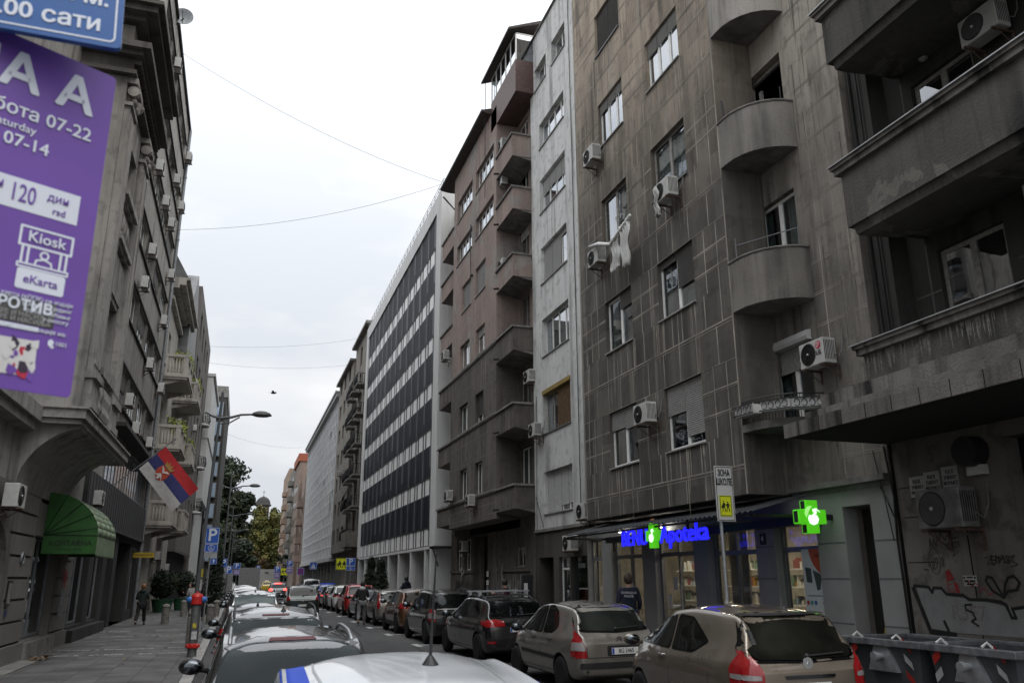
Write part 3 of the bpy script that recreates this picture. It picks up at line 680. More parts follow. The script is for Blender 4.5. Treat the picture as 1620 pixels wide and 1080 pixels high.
WING = [[(-.10, .05), (-.14, -.02), (-.17, .05), (-.15, .13), (-.09, .18), (0, .19), (-.05, .13), (-.08, .09)]]
b = MB(); b.prism([(p[0]*1.0, p[1]) for p in cross(.27, .115)], 'x', -.06, .06)
b.v = [(x, -y, z) for x, y, z in b.v]; o = b.obj("green_cross", green_l, S, loc=(0, .35, .02))
flat(SWAN, facing((-.066, 0, 0), (0, -1, 0), (0, 0, 1)), white_l, o, "swan_emblem")
b = MB(); 
for y in (-1.4, -.4, .35, 1.0, 1.8): b.box(.03, .45, y-.015, y+.015, -.02, .02)
b.box(.4, .44, -1.9, 2.2, -.03, .03); b.box(.38, .42, -.5, -.44, 0, .36); b.box(.38, .42, 1.2, 1.26, 0, .36); b.obj("sign_bracket", M['iron'], S)
S = thing("pharmacy_cross", "projecting green box cross with a white swan beside the shop window", "sign", (9.72, 12.62, 3.08))
b = MB(); b.prism(cross(.29, .125), 'y', -.09, .09); o = b.obj("cross_box", green_l, S, bevel=.012)
F = facing((0, -.093, 0), (1, 0, 0), (0, 0, 1))
flat(SWAN, F, white_l, S, "swan_emblem"); flat(WING, F, mat("pale green emblem", (.4, .8, .3), emit=(.35, .8, .2), estr=.8), S, "wing_emblem")
b = MB(); 
for x, z0, z1 in ((-.292, -.10, .10), (-.128, .14, .28), (-.128, -.28, -.14)): b.box(x-.004, x, -.055, .055, z0, z1)
b.obj("side_strip", M['dark_frame'], S)
b = MB(); b.box(.29, .48, -.03, .03, -.05, .05); b.obj("bracket", M['iron'], S)
# poster standing in the window
S = thing("advert_poster", "tall white advert poster with an orange corner in the pharmacy window", "poster", (10.31, 13.46, .8))
b = MB(); b.box(0, .012, -.33, .29, 0, 1.75); b.obj("sheet", mat("poster paper", (.62, .66, .66), .5, var=.03), S)
F = facing((-.002, .29, 0), (0, -1, 0), (0, 0, 1))
flat([(0, [(.22, 1.75), (.62, 1.75), (.62, 1.28), (.48, 1.32), (.34, 1.45), (.26, 1.6)]), (1, [(.10, 1.15), (.26, 1.13), (.25, 1.4), (.08, 1.42)]), (1, [(.30, 1.37), (.55, 1.28), (.47, 1.02), (.38, 1.0)]),
      (2, circ(.08, .78, .04)), (3, circ(.19, .78, .04)), (4, circ(.30, .78, .04)), (2, circ(.55, .78, .04)), (2, circ(.07, .10, .03)), (5, [(.08, .90), (.52, .9), (.52, .91), (.08, .91)])]
     + [(2, [(.14, z), (.14+w, z), (.14+w, z+.02), (.14, z+.02)]) for z, w in ((.60, .30), (.13, .40), (.07, .36))] + [(5, q) for q in stroke([(.08, .45), (.1, .5), (.12, .42), (.16, .5), (.2, .43), (.25, .5), (.3, .44), (.36, .49), (.42, .42), (.5, .5)], .012)],
     F, None, S, "print", mats=[mat("orange print", (.5, .10, .04), .5), mat("dark green print", (.06, .09, .08), .5), mat("red print", (.45, .05, .04), .5), mat("teal print", (.05, .3, .28), .5), mat("blue print", (.06, .15, .4), .5), M['black_ink']])
text("APIB", .10, F, (.47, 1.62), M['white_ink'], S, sx=.9)
S = thing("warning_sign", "dark red octagonal board on a stand inside the lit shop window", "sign", (10.75, 15.55, .2))
b = MB(); b.cyl((0, 0, 0), (0, 0, 1.7), .015, 8); b.cyl((0, 0, 0), (0, 0, .02), .16, 16); b.obj("stand", M['steel'], S)
b = MB(); b.cyl((-.02, 0, 1.75), (.0, 0, 1.75), .3, 8); b.obj("board", mat("dull red board", (.16, .012, .012), .5), S)
# laundry, planters, condensers
def cloth(name, label, x, y0, y1, z, L_, seed, m, group=None):
    r_ = random.Random(seed); b = MB(); nx, nz_ = 9, 12
    for j in range(nz_+1):
        for i in range(nx+1):
            u = i/nx; w = 1-.12*j/nz_; yy = (y0+y1)/2+(u-.5)*(y1-y0)*w+.05*math.sin(j*.9+seed)
            b.v.append((x+.05*math.sin(i*2.3+j*.35+seed)+.004*r_.random(), yy, z-L_*(j/nz_)*(1-.10*abs(math.sin(i*.8+seed)))))
    for j in range(nz_):
        for i in range(nx): a = j*(nx+1)+i; b.f.append((a, a+1, a+nx+2, a+nx+1)); b.m.append(0)
    o = b.obj(name, m, smooth=True); o.modifiers.new("solid", "SOLIDIFY").thickness = .008; return tag(o, label, "laundry", group)
whitecloth = mat("white cotton", (.62, .62, .60), .9, var=.1)
cloth("laundry", "white shirt hanging lowest from the window line, nearest the camera", 8.86, 17.5, 18.0, 10.95, 1.3, 2, whitecloth)
cloth("laundry", "short twisted white cloth hanging beside the longer shirt", 8.86, 18.12, 18.62, 10.76, .95, 5, whitecloth)
b = MB(); b.tube([(8.86, 17.4, 11.0), (8.84, 18.0, 10.82), (8.84, 18.6, 10.66), (8.75, 19.2, 10.9), (8.72, 19.75, 11.05)], [.05, .05, .06, .07, .03], 7); tag(b.obj("laundry", whitecloth, smooth=True), "rolled white cloth slung along the line to the condenser", "laundry")
cloth("laundry", "crumpled pale rag hanging from the condenser under the curtained window", 8.80, 15.75, 15.95, 11.02, .8, 8, mat("pale rag", (.5, .5, .47), .9, var=.2))
for k, (x, y, a) in enumerate(((9.22, 13.35, 4), (9.45, 12.75, 30), (9.85, 12.42, 62))):
    S = thing("window_box", ["empty pale planter hung on the lowest curved balcony, farthest along", "empty pale planter in the middle of the lowest curved balcony rail", "white planter hung at the near end of the lowest curved balcony"][k], "planter", (x-.1, y-.02, 5.02), R(a), "planters on the low balcony")
    b = MB(); b.prism([(-.10, 0), (.08, 0), (.12, .2), (.10, .2), (.07, .02), (-.08, .02), (-.11, .2), (-.13, .2)], 'y', -.28, .28); b.box(-.1, .08, -.28, -.26, 0, .18); b.box(-.1, .08, .26, .28, 0, .18); b.obj("box", M['plate'], S)
    b = MB(); 
    for yy in (-.2, -.07, .07, .2): b.tube([(-.15+.0, yy+.05*math.cos(t), .1+.07*math.sin(t)) for t in [i*.7 for i in range(9)]], .008, 4)
    b.box(-.16, -.14, -.3, .3, .18, .2); b.box(-.16, -.14, -.3, .3, .0, .02); b.obj("holder", M['iron'], S)
ac("small condenser high on the tiled wall beside the white framed window", 9.2, 19.85, 13.75)
ac("condenser with white cloth tied over it, left of the laundry", 9.2, 19.75, 10.5)
ac("condenser draped with a rag under the curtained window", 9.2, 15.65, 10.62)
ac("condenser between the two lowest tiled wall windows", 9.2, 17.3, 5.55)
a = ac("white condenser with a red round badge beside the low shutter box", 10.2, 12.2, 5.78, scale=1.0)
F = facing((-.466, -.24, .40), (0, -1, 0), (0, 0, 1)); me = MB(); me.cyl((-.461, -.24, .42), (-.466, -.24, .42), .085, 24); me.obj("badge", mat("badge red", (.5, .012, .04), .5), a)
text("LG", .13, F, (.0, -.15), M['black_ink'], a, bold=.003)
flat(stroke([(x, y+.02) for x, y in circ(0, 0, .05, n=16, a0=0, a1=4.9)], .012)+stroke([(0, .05), (0, 0), (.03, 0)], .01), F, M['white_ink'], a, "emblem", z=.002)
ac("condenser with a red label hung at the edge of the pale narrow building", 10.2, 23.55, 3.75)
ac("low condenser beside the street door of the pale narrow building", 10.2, 24.75, 2.85)

# ------------------------------------------------------------------ right side, the dark building with deep balconies (nearest)
dk = wallmat("black soot render", (.068, .065, .061), (.048, .046, .043), (.02, .019, .018), .7, seed=31, bump=.6, streak=1.2)
dkp = wallmat("stained balcony parapet", (.125, .118, .11), (.08, .076, .071), (.028, .027, .026), .85, seed=37, bump=.7, streak=1.5, peel=(.20, .19, .165), peelamt=.55, peelz=(3, 4))
gwall = wallmat("grubby ground floor wall", (.20, .185, .165), (.15, .14, .128), (.05, .047, .044), .5, seed=43, bump=.25, grime=.5)
ledge = wallmat("worn stone ledge", (.19, .18, .165), (.125, .118, .108), (.028, .026, .025), .9, seed=47, bump=.6, streak=1.6)
T = thing("apartment_building", "near black apartment block with deep parapet balconies and graffiti at street level", "building", (9.2, 8, 0), world=True)
LX = 10.75
b = MB()
wh = [(8.65, 9.95, 4.9+3.15*i, 7.3+3.15*i, .14) for i in range(4)]+[(5.4, 7.0, 4.9+3.15*i, 7.3+3.15*i, .14) for i in range(4)]
b.wall(LX, 1, 3, 10.55, 4.2, 17.5, wh)
b.box(10.36, 10.75, 10.55, 11.05, 4.2, 17.5)
b.quad((LX, 3, 0), (22, 3, 0), (22, 3, 17.5), (LX, 3, 17.5)); b.quad((LX, 3, 17.5), (22, 3, 17.5), (22, 11.05, 17.5), (LX, 11.05, 17.5))
for i in range(4):
    z = 6.6+3.15*i; b.box(LX-.004, LX, 3, 8.5, z, z+.03, 1); b.box(LX-.004, LX, 9.97, 10.5, z, z+.03, 1); b.box(LX-.003, LX, 10.15, 10.18, 4.9+3.15*i, 7.5+3.15*i, 1)
b.obj("wall", [dk, mat("pale render joint", (.10, .095, .09), .9)], T, recalc=False)
for i, h in enumerate(wh):
    k = i % 4
    w = window(T, LX, 1, h[0]+.01, h[1]-.01, h[2]+.01, h[3]-.01, 2, 'old_wood', .08, 0, 'shutter', 'room', sill=False, bar=.075)
b = MB()
b.wall(10.22, 1, 3, 10.98, .1, 4.3, [(7.5, 8.85, .17, 3.95, .3)])
for z, y0, y1 in ((3.42, 10.2, 10.95), (2.95, 9.9, 10.9), (2.25, 10.4, 10.95)): b.box(10.216, 10.22, y0, y1, z, z+.012, 1)
b.box(10.217, 10.22, 9.70, 9.72, .2, 2.8, 1); b.box(10.22, 10.7, 10.98, 11.05, .1, 4.3, 1); b.box(10.5, 10.52, 7.4, 8.9, .1, 4.0, 1)
o = b.obj("ground_floor_wall", [gwall, M['dark']], T, recalc=False)
F = facing((10.214, 11.0, 0), (0, -1, 0), (0, 0, 1))
def tr(pts): return [(11.0-y*.98, 2.05+(z-2.05)*.98) for y, z in pts]
inkb = M['black_ink']; red = mat("faded red spray", (.24, .025, .025), .8)
th = stroke(tr([(11.10, 1.9), (11.05, 1.90), (10.80, 1.88), (10.74, 1.80), (10.70, 1.87), (10.55, 1.87), (10.46, 1.78), (10.15, 1.77), (10.05, 1.71), (9.75, 1.71), (9.5, 1.69), (9.42, 1.65), (9.36, 1.48), (9.29, 1.48), (9.33, 1.60), (9.05, 1.64), (8.9, 1.64)]), .045)
th += stroke(tr([(11.12, 1.86), (11.0, 1.55), (10.88, 1.22), (10.55, 1.20), (10.40, 1.19)]), .075) + stroke(tr([(10.58, 1.38), (10.50, 1.2)]), .05)
th += stroke(tr([(10.02, 1.64), (10.14, 1.63), (10.13, 1.56), (10.02, 1.53), (9.98, 1.44), (10.06, 1.40), (9.95, 1.34)]), .03)
th += stroke(tr([(9.44, 1.75), (9.62, 1.85), (9.70, 1.98), (9.66, 2.04), (9.58, 2.02), (9.44, 1.75), (9.36, 1.84), (9.20, 1.86), (9.14, 1.96), (9.22, 2.05), (9.32, 2.02), (9.38, 1.93), (9.44, 1.75)]), .035)
flat(th, F, inkb, T, "graffiti")
flat([[(x, y) for x, y in tr([(11.05, 1.88), (10.55, 1.86), (10.46, 1.76), (9.75, 1.69), (9.4, 1.62), (9.0, 1.6), (9.0, 1.22), (10.9, 1.22)])]], F, mat("pale grey spray fill", (.20, .20, .20), .8), T, "graffiti", z=.001, t=.001)
ln = stroke(tr([(10.66, 2.5), (10.64, 2.62), (10.6, 2.5), (10.56, 2.62), (10.53, 2.5), (10.5, 2.6)]), .012)
ln += stroke(tr([(10.6-.11*math.cos(t), 2.28+.2*math.sin(t)) for t in [i*.4 for i in range(17)]]), .009) + stroke(tr([(10.6-.06*math.cos(t*1.7), 2.24+.09*math.sin(t*2.3)) for t in [i*.3 for i in range(24)]]), .007)
ln += stroke(tr([(10.74, 2.32), (10.74, 2.2), (10.71, 2.2), (10.71, 2.32), (10.74, 2.32)]), .008) + stroke(tr([(10.46, 2.32), (10.46, 2.2), (10.43, 2.2), (10.43, 2.32), (10.46, 2.32)]), .008)
ln += stroke(tr([(10.55, 2.76), (10.45, 2.58), (10.42, 2.70), (10.34, 2.58), (10.3, 2.65), (10.2, 2.6), (10.1, 2.62)]), .013) + stroke(tr([(10.3, 2.45), (10.12, 2.47), (10.2, 2.4), (10.22, 2.34), (10.1, 2.42)]), .007)
ln += stroke(tr([(9.66, 2.30), (9.52, 2.34), (9.62, 2.22), (9.50, 2.20), (9.46, 2.34), (9.40, 2.24), (9.36, 2.34), (9.30, 2.22), (9.24, 2.30), (9.14, 2.33), (9.22, 2.26), (9.12, 2.2), (9.24, 2.17)]), .008)
ln += stroke(tr([(10.80+.05*math.sin(i*2.2), 2.15+.03*math.sin(i*3.1)) for i in range(10)]), .006)
flat(ln, F, mat("marker ink", (.02, .02, .02), .7), T, "graffiti")
for tx, y, z, sz in (("EIMS", 9.4, 2.26, .16), ("YHTE", 10.2, 2.5, .11)): text(tx, sz, F, (11.0-y*.98, z), mat("marker ink", (.02, .02, .02)), T, name="graffiti")
rd = [tr([(10.42, 2.12), (10.34, 2.15), (10.30, 2.06), (10.26, 2.0), (10.42, 1.97)]), tr([(10.30, 1.97), (10.22, 1.94), (10.2, 1.8), (10.26, 1.8)])] + stroke(tr([(10.42, 1.96), (10.40, 1.84), (10.32, 1.80), (10.27, 1.86)]), .012) + stroke(tr([(10.39, 1.92), (10.33, 1.93)]), .012)+stroke(tr([(10.37, 1.85), (10.31, 1.86)]), .008)
rd += stroke(tr([(10.05, 1.92), (9.98, 1.98), (9.96, 1.88), (9.9, 1.95), (9.82, 1.9)]), .012) + stroke(tr([(9.85, 1.82), (9.75, 1.88), (9.68, 1.78), (9.6, 1.82)]), .012)
flat(rd, F, red, T, "graffiti")
text("R3E7", .30, F, (11.0-10.1*.98, 1.52), mat("ghost pink spray", (.17, .15, .15), .8), T, name="graffiti")
rr0 = random.Random(23)
for i in range(4):
    zt = [5.58, 8.75, 11.85, 15.0][i]; zb = [4.93, 7.62, 10.76, 13.9][i]
    b = MB()
    b.box(9.2, 9.34, 3, 10.2, zb, zt-.02); b.box(9.34, 10.7, 10.06, 10.2, zb, zt-.02); b.box(9.34, 10.74, 3, 10.06, zb, zb+.16)
    if i: b.prism([(9.3, zb-.14), (9.55, zb-.14), (10.74, zb-.02), (10.74, zb), (9.26, zb)], 'y', 3, 10.12)
    if i == 0:
        for k in range(60):
            y = 6+4.15*rr0.random()**.6; l = rr0.uniform(.08, .42); w = rr0.uniform(.01, .06); d = 9.197-.0001*(k % 9); b.add([(d, y, zt-.17), (d, y+w, zt-.17), (d, y+w*.8, zt-.17-l*.7), (d, y+w*.5, zt-.17-l)], [(0, 1, 2, 3)], 1)
    o = b.obj("balcony", [dkp, mat("lime drip", (.17, .165, .15), .9, var=.5, vscale=20)], T)
    b = MB(); b.box(9.12, 9.36, 3, 10.28, zt-.16, zt-.06); b.box(9.08, 9.38, 3, 10.32, zt-.06, zt-.005); b.box(9.36, 10.7, 10.04, 10.3, zt-.13, zt-.005); b.obj("coping", ledge, o)
    b = MB(); b.box(9.05, 9.40, 3, 10.35, zt, zt+.018); b.obj("metal_capping", mat("bright capping", (.42, .43, .44), .4, metal=.5), o)
b = MB(); b.box(8.95, 10.2, 3, 11.03, 4.62, 4.93); b.box(8.62, 10.2, 3, 11.05, 4.40, 4.62); b.box(8.2, 10.2, 3, 11.07, 4.18, 4.40)
for k in range(16): y = 3.2+k*.5; b.box(8.197, 8.2, y, y+.012, 4.18, 4.4, 1)
b.obj("canopy_ledge", [ledge, M['dark']], T, recalc=True)
b = MB(); b.quad((8.25, 3, 4.172), (10.2, 3, 4.172), (10.2, 11, 4.172), (8.25, 11, 4.172)); b.obj("soffit", mat("dark soffit", (.02, .019, .018), .95), T)  # flat dark sheet just below the ledge
b = MB()
b.tube([(10.33, 10.95, 4.95), (10.33, 10.95, 17)], .03, 6); b.tube([(10.34, 10.78, 4.95), (10.34, 10.80, 17)], .012, 5); b.tube([(10.34, 10.7, 4.95), (10.33, 10.72, 17)], .01, 5)
b.tube([(10.17, 11.02, .4), (10.16, 11.05, 2.6), (10.14, 10.98, 3.3), (10.17, 11.1, 4.15)], .018, 5); b.tube([(10.18, 11.3, 3.5), (10.12, 11.1, 3.2), (10.15, 11.0, 2.9)], .012, 5); b.tube([(10.16, 11.35, 4.1), (10.14, 11.2, 3.4), (10.16, 11.12, 2.6)], .01, 5)
b.obj("cable", M['plastic'], T)
ac("dark corner condenser under the topmost visible balcony slab", 10.75, 8.15, 10.15)
ac("condenser at the right edge of the picture beneath the middle balcony", 10.75, 7.6, 7.0)
def dirty(o, m):
    for c in o.children:
        if c.name.startswith("casing"): c.material_slots[0].link = 'OBJECT'; c.material_slots[0].material = m
dirty(ac("big old condenser bolted above the wall graffiti", 10.22, 9.72, 2.72, scale=1.2), mat("sooty enamel", (.15, .15, .145), .6, var=.4))
S = thing("globe_lamp", "small unlit white globe lamp on the dark balcony wall", "lamp", (10.74, 9.5, 10.75))
b = MB(); b.ball((-.09, 0, 0), .085, 14); b.obj("globe", mat("opal glass", (.3, .3, .29), .3), S, smooth=True)
b = MB(); b.cyl((-.03, 0, 0), (0, 0, 0), .05, 12); b.obj("base", M['plastic'], S)
S = thing("vent_duct", "black round vent pipe with a white box above the graffiti wall", "vent", (10.2, 9.3, 3.8))
b = MB(); b.lathe([(.20, -.25), (.22, -.25), (.22, 0), (.1, 0), (.1, -.2), (.20, -.24)], (0, 0, 0), 'x', 24); b.obj("pipe", M['plastic'], S)
b = MB(); b.box(-.10, 0, -.16, .14, -.34, -.2); b.obj("junction_box", M['ac_white'], S)
for k, (y, z, lb) in enumerate(((10.53, 3.42, "leftmost of three paper notices stuck above the big condenser"), (10.22, 3.46, "middle paper notice half hidden behind the big condenser"), (9.86, 3.50, "rightmost of three paper notices stuck above the big condenser"))):
    S = thing("paper_notice", lb, "notice", (10.216, y, z), 0, "notices on the graffiti wall")
    b = MB(); b.box(-.003, 0, -.155, .155, -.16, .16); b.obj("sheet", mat("dull paper", (.36, .35, .34), .8), S)
    F = facing((-.0035, 0, 0), (0, -1, 0), (0, 0, 1))
    for q, tx in enumerate(("FUCK", "THIERRY", "MOPARTI")): text(tx, .085, F, (0, .075-.085*q), M['black_ink'], S, sx=.75)
S = thing("sticker", "small printed black and white sticker on the graffiti wall beside the red stencil", "sticker", (10.216, 9.78, 1.98))
b = MB(); b.box(-.003, 0, -.12, .12, -.075, .075); b.obj("sheet", mat("dull paper", (.36, .35, .34)), S)
F = facing((-.0035, 0, 0), (0, -1, 0), (0, 0, 1))
flat([[(x, y), (x+w, y), (x+w, y+h), (x, y+h)] for x, y, w, h in ((-.11, .03, .03, .03), (.08, .03, .03, .03), (-.05, .04, .11, .02), (-.1, -.02, .07, .03), (0, -.02, .09, .03), (-.06, -.06, .13, .025))], F, M['black_ink'], S, "print")

# ------------------------------------------------------------------ right side, narrow white building
wht = wallmat("dirty white plaster", (.62, .62, .61), (.52, .52, .51), (.22, .22, .212), .75, seed=51, patch=.6, hi=(.68, .68, .67), zlo=4, zhi=14, grime=.35, bump=.2)
T = thing("apartment_building", "tall narrow dirty white building with one column of windows", "building", (10.2, 26.4, 0), world=True)
b = MB()
WZ = [(4.2, 5.68), (7.05, 8.53), (9.95, 11.42), (12.84, 14.33), (15.78, 17.24), (18.62, 19.74)]
wh = [(25.06, 27.76, a, c, .28) for a, c in WZ]+[(24.78, 26.22, 21.55, 22.6, .28), (26.85, 28.25, 21.55, 22.6, .28)]
b.wall(10.2, 1, 24.0, 28.78, 3.65, 24.2, wh)
b.quad((10.2, 28.78, 0), (22, 28.78, 0), (22, 28.78, 24.2), (10.2, 28.78, 24.2)); b.quad((10.2, 24, 24.2), (22, 24, 24.2), (22, 28.78, 24.2), (10.2, 28.78, 24.2)); b.quad((10.2, 24, 0), (22, 24, 0), (22, 24, 24.2), (10.2, 24, 24.2)); b.quad((22, 24, 0), (22, 28.78, 0), (22, 28.78, 24.2), (22, 24, 24.2))
b.box(10.12, 10.3, 23.98, 28.80, 24.2, 24.26, 1); b.box(10.14, 10.198, 24.0, 28.76, 3.60, 3.70, 1)
b.obj("wall", [wht, M['concrete']], T, recalc=False)
base = wallmat("dark brown base render", (.085, .08, .073), (.06, .056, .052), (.025, .024, .022), .7, seed=55)
b = MB(); b.wall(10.2, 1, 24.0, 28.78, .1, 3.60, [(26.95, 28.42, .17, 2.72, .5), (25.5, 26.45, .2, 2.7, .2), (24.05, 25.4, .5, 2.7, .2)]); b.obj("base_wall", base, T, recalc=False)
b = MB(); b.box(10.62, 10.68, 26.95, 28.42, .17, 2.72); o = b.obj("street_door", mat("dark wooden door", (.035, .03, .026), .5), T); q = MB(); q.box(10.60, 10.62, 27.2, 27.5, 1.4, 1.75); q.obj("notice", M['curtain_grey'], o)
f = MB(); x = 10.32
for y in (25.5, 26.39): f.box(x, x+.06, y, y+.06, .2, 2.7)
for z in (.2, .85, 2.3, 2.64): f.box(x+.001, x+.059, 25.56, 26.39, z, z+.06)
o = f.obj("shop_door", M['white_pvc'], T); q = MB(); q.box(x+.02, x+.03, 25.55, 26.4, .25, 2.66); q.obj("pane", M['glass'], o); q = MB(); q.box(x+.4, x+.42, 25.4, 26.5, .2, 2.7); q.obj("room_behind", M['room'], o); q = MB(); q.box(x+.25, x+.38, 25.62, 26.3, .3, .8); q.obj("red_display", mat("red display", (.35, .02, .02)), o)
q = MB(); q.tube([(x-.05, 25.68, 1.05), (x-.05, 25.68, 1.35)], .015, 6); q.tube([(x-.05, 25.68, 1.05), (x, 25.68, 1.05)], .012, 5); q.tube([(x-.05, 25.68, 1.35), (x, 25.68, 1.35)], .012, 5); q.obj("handle", M['plastic'], o)
f = MB()
for y in (24.05, 25.34): f.box(x, x+.06, y, y+.06, .5, 2.7)
for z in (.5, 2.64): f.box(x+.001, x+.059, 24.11, 25.34, z, z+.06)
o = f.obj("shop_window", M['dark_frame'], T); q = MB(); q.box(x+.02, x+.03, 24.1, 25.36, .55, 2.66); q.obj("pane", M['glass'], o); q = MB(); q.box(x+.4, x+.42, 24.0, 25.5, .5, 2.7); q.obj("room_behind", M['room'], o)
F = facing((x+.015, 25.3, 2.4), (0, -1, 0), (0, 0, 1)); text("FOTO", .2, F, (.5, 0), M['white_ink'], o)
b = MB()
for k, (y, z, w, h) in enumerate(((25.2, 1.2, .3, .5), (24.5, 1.3, .4, .45), (24.9, .8, .5, .3))): b.box(x+.2, x+.3, y-w/2, y+w/2, z, z+h, k % 2)
b.obj("display", [mat("red display", (.35, .02, .02)), M['curtain']], o)
shs = [[.86, 1, 1, 1], 0, 0, [0, 1, 1, 1], [.45, .42, .6, .6], 0]
for i, (a, c) in enumerate(WZ):
    w = window(T, 10.2, 1, 25.07, 27.75, a+.01, c-.01, 4 if i != 3 else 3, 'white_pvc' if i != 1 else 'old_wood', .18,
           {0: [.84, .86, 1, 1], 3: [.12, 1, 1], 4: [.5, .48, .42, .45]}.get(i, 0), 'shutter_white', ('sides', 'half', 'curtain', 'room', 'half', 'half')[i])
    if i == 1:
        q = MB(); q.box(10.16, 10.42, 25.05, 27.77, c-.02, c+.13); q.obj("blind_box", mat("yellow blind box", (.26, .18, .04), .6, var=.25), w)
        q = MB()
        for k in range(22): z = a+.1+k*.06; q.add([(10.34, 25.2, z), (10.34, 26.6, z+.0), (10.32, 26.6, z+.045), (10.32, 25.2, z+.045)], [(0, 1, 2, 3)])
        q.obj("slatted_blind", M['shutter_wood'], w)
for (y0, y1) in ((24.79, 26.21), (26.86, 28.24)): window(T, 10.2, 1, y0, y1, 21.56, 22.59, 2, 'white_pvc', .2, 0, 'shutter', 'grey')
b = MB(); b.tube([(10.17, 24.35, 3.7), (10.17, 24.3, 16), (10.17, 24.35, 24)], .012, 5); b.tube([(10.17, 28.5, 3.7), (10.17, 28.4, 8.6)], .01, 5); b.tube([(10.17, 28.6, 4.9), (10.17, 27.8, 3.75)], .01, 5); b.obj("cable", M['plastic'], T)
S = thing("street_board", "tall dark notice cabinet at the foot of the brown graffiti wall corner", "notice board", (9.9, 28.9, PAVE))
b = MB(); b.box(-.2, .2, -.08, .08, 0, 1.9); o = b.obj("cabinet", mat("dark cabinet", (.02, .02, .022), .5), S, bevel=.02); q = MB(); q.box(-.14, -.0, -.085, -.081, .7, 1.6); q.obj("paper", M['plate'], S)

# ------------------------------------------------------------------ right side, the crumbling pink and brown building
pink = wallmat("peeling pink plaster", (.33, .255, .225), (.29, .235, .21), (.15, .13, .12), .5, seed=61, peel=(.30, .285, .265), peelamt=.85, peelz=(10.5, 13), patch=.4, grime=.4)
brn = wallmat("sooty brown plaster", (.15, .135, .122), (.115, .104, .094), (.055, .05, .046), .8, seed=67, wash=(.27, .25, .22), wamt=.5, grime=.5)
K4 = 1.0217
def y4(y): return y*K4
def z4(z): return 2.05+(z-1.9)*K4
T = thing("apartment_building", "crumbling pink and brown building with stacked balconies either side of a bay", "building", (9.4, 35, 0), world=True)
X4, B4 = 9.4, 10.4
ya, yb, yc, yd = 28.82, y4(30.45), y4(38.0), y4(40.6)
rows = [((30.85, 33.78), (34.4, 37.3), 20.35, 19.2, 5), ((30.85, 33.78), (34.4, 37.3), 17.9, 16.85, 5), ((32.05, 33.75), (34.5, 36.2), 15.42, 14.05, 2), ((32.15, 33.6), (34.68, 36.4), 12.45, 11.22, 2), ((32.3, 33.6), (34.86, 36.4), 9.52, 8.22, 2), ((32.42, 33.58), (34.9, 36.12), 6.56, 5.22, 2)]
holes = [(y4(a), y4(b_), z4(lo), z4(h), .26) for r in rows for (a, b_) in r[:2] for h, lo in ((r[2], r[3]),)]
ZS = z4(11.12); ZB = z4(4.08); ZT = z4(22.0)
b = MB()
b.wall(X4, 1, yb, yc, ZS, ZT, [h for h in holes if h[2] > ZS-.05], mi=0); b.wall(X4, 1, yb, yc, ZB, ZS, [h for h in holes if h[2] < ZS-.05], mi=1)
for yy in (yb, yc):
    b.quad((X4, yy, ZS), (B4, yy, ZS), (B4, yy, ZT), (X4, yy, ZT), 0); b.quad((X4, yy, ZB), (B4, yy, ZB), (B4, yy, ZS), (X4, yy, ZS), 1)
b.quad((X4, yb, ZB), (B4, yb, ZB), (B4, yc, ZB), (X4, yc, ZB), 2)
bh = [(29.72, 31.02, z4(z0), z4(z1), .2) for z0, z1 in ((4.9, 6.75), (7.9, 9.8), (10.9, 12.95), (13.9, 16.0), (16.8, 18.5), (19.2, 20.9))]
b.wall(B4, 1, ya, yb, 3.9, ZS, [h for h in bh if h[2] < ZS-.6], mi=1); b.wall(B4, 1, ya, yb, ZS, ZT+.2, [h for h in bh if h[2] > ZS-.6], mi=0)
b.wall(B4, 1, yc, yd+.9, 3.9, ZS, [], mi=1); b.wall(B4, 1, yc, yd+.9, ZS, ZT, [], mi=0)
b.quad((B4, ya-.02, ZT), (22, ya-.02, ZT), (22, yd+.9, ZT), (B4, yd+.9, ZT), 2); b.quad((22, ya, 0), (22, yd+.9, 0), (22, yd+.9, ZT), (22, ya, ZT), 1)
b.quad((B4, yd+.9, 0), (22, yd+.9, 0), (22, yd+.9, ZT), (B4, yd+.9, ZT), 0)
for z in (z4(10.7), z4(10.1), z4(7.6), z4(4.7), z4(4.3)): b.box(X4-.004, X4, yb, yc, z-.012, z+.012, 2)
for z in (z4(9.6), z4(6.7)): b.box(X4-.0035, X4, yb, yc, z-.01, z+.01, 2)
for y in (y4(31.5), y4(34.2), y4(37)): b.box(X4-.003, X4, y-.012, y+.012, ZB, z4(15.2) if y < 33 else ZS, 2)
b.obj("wall", [pink, brn, M['concrete']], T, recalc=False)
for z in (z4(11.12), z4(8.17), z4(5.17)):
    b = MB(); b.box(X4-.07, X4+.02, yb, yc, z-.05, z+.03); b.box(X4-.04, X4, yb, yc, z-.11, z-.05); b.obj("string_course", M['concrete'], T)
shr = {4: .97, 5: 1, 6: [.3, .3], 7: [.2, 0], 8: [.75, .75]}
k = 0
for r in rows:
    for a, b_ in r[:2]:
        window(T, X4, 1, y4(a)+.01, y4(b_)-.01, z4(r[3])+.01, z4(r[2])-.01, r[4], 'white_pvc', .16, shr.get(k, 0), 'shutter_white' if k < 8 else 'shutter_dark', ('curtain', 'half', 'curtain', 'grey', 'room', 'room', 'curtain', 'half', 'room', 'curtain', 'curtain', 'curtain')[k])
        k += 1
for i, h in enumerate(bh): window(T, B4, 1, h[0]+.01, h[1]-.01, h[2]+.01, h[3]-.01, 2, 'white_pvc' if i in (0, 4, 5) else 'old_wood', .12, .25 if i == 3 else 0, 'shutter_white', ('curtain', 'room', 'room', 'grey', 'grey', 'curtain')[i], sill=False)
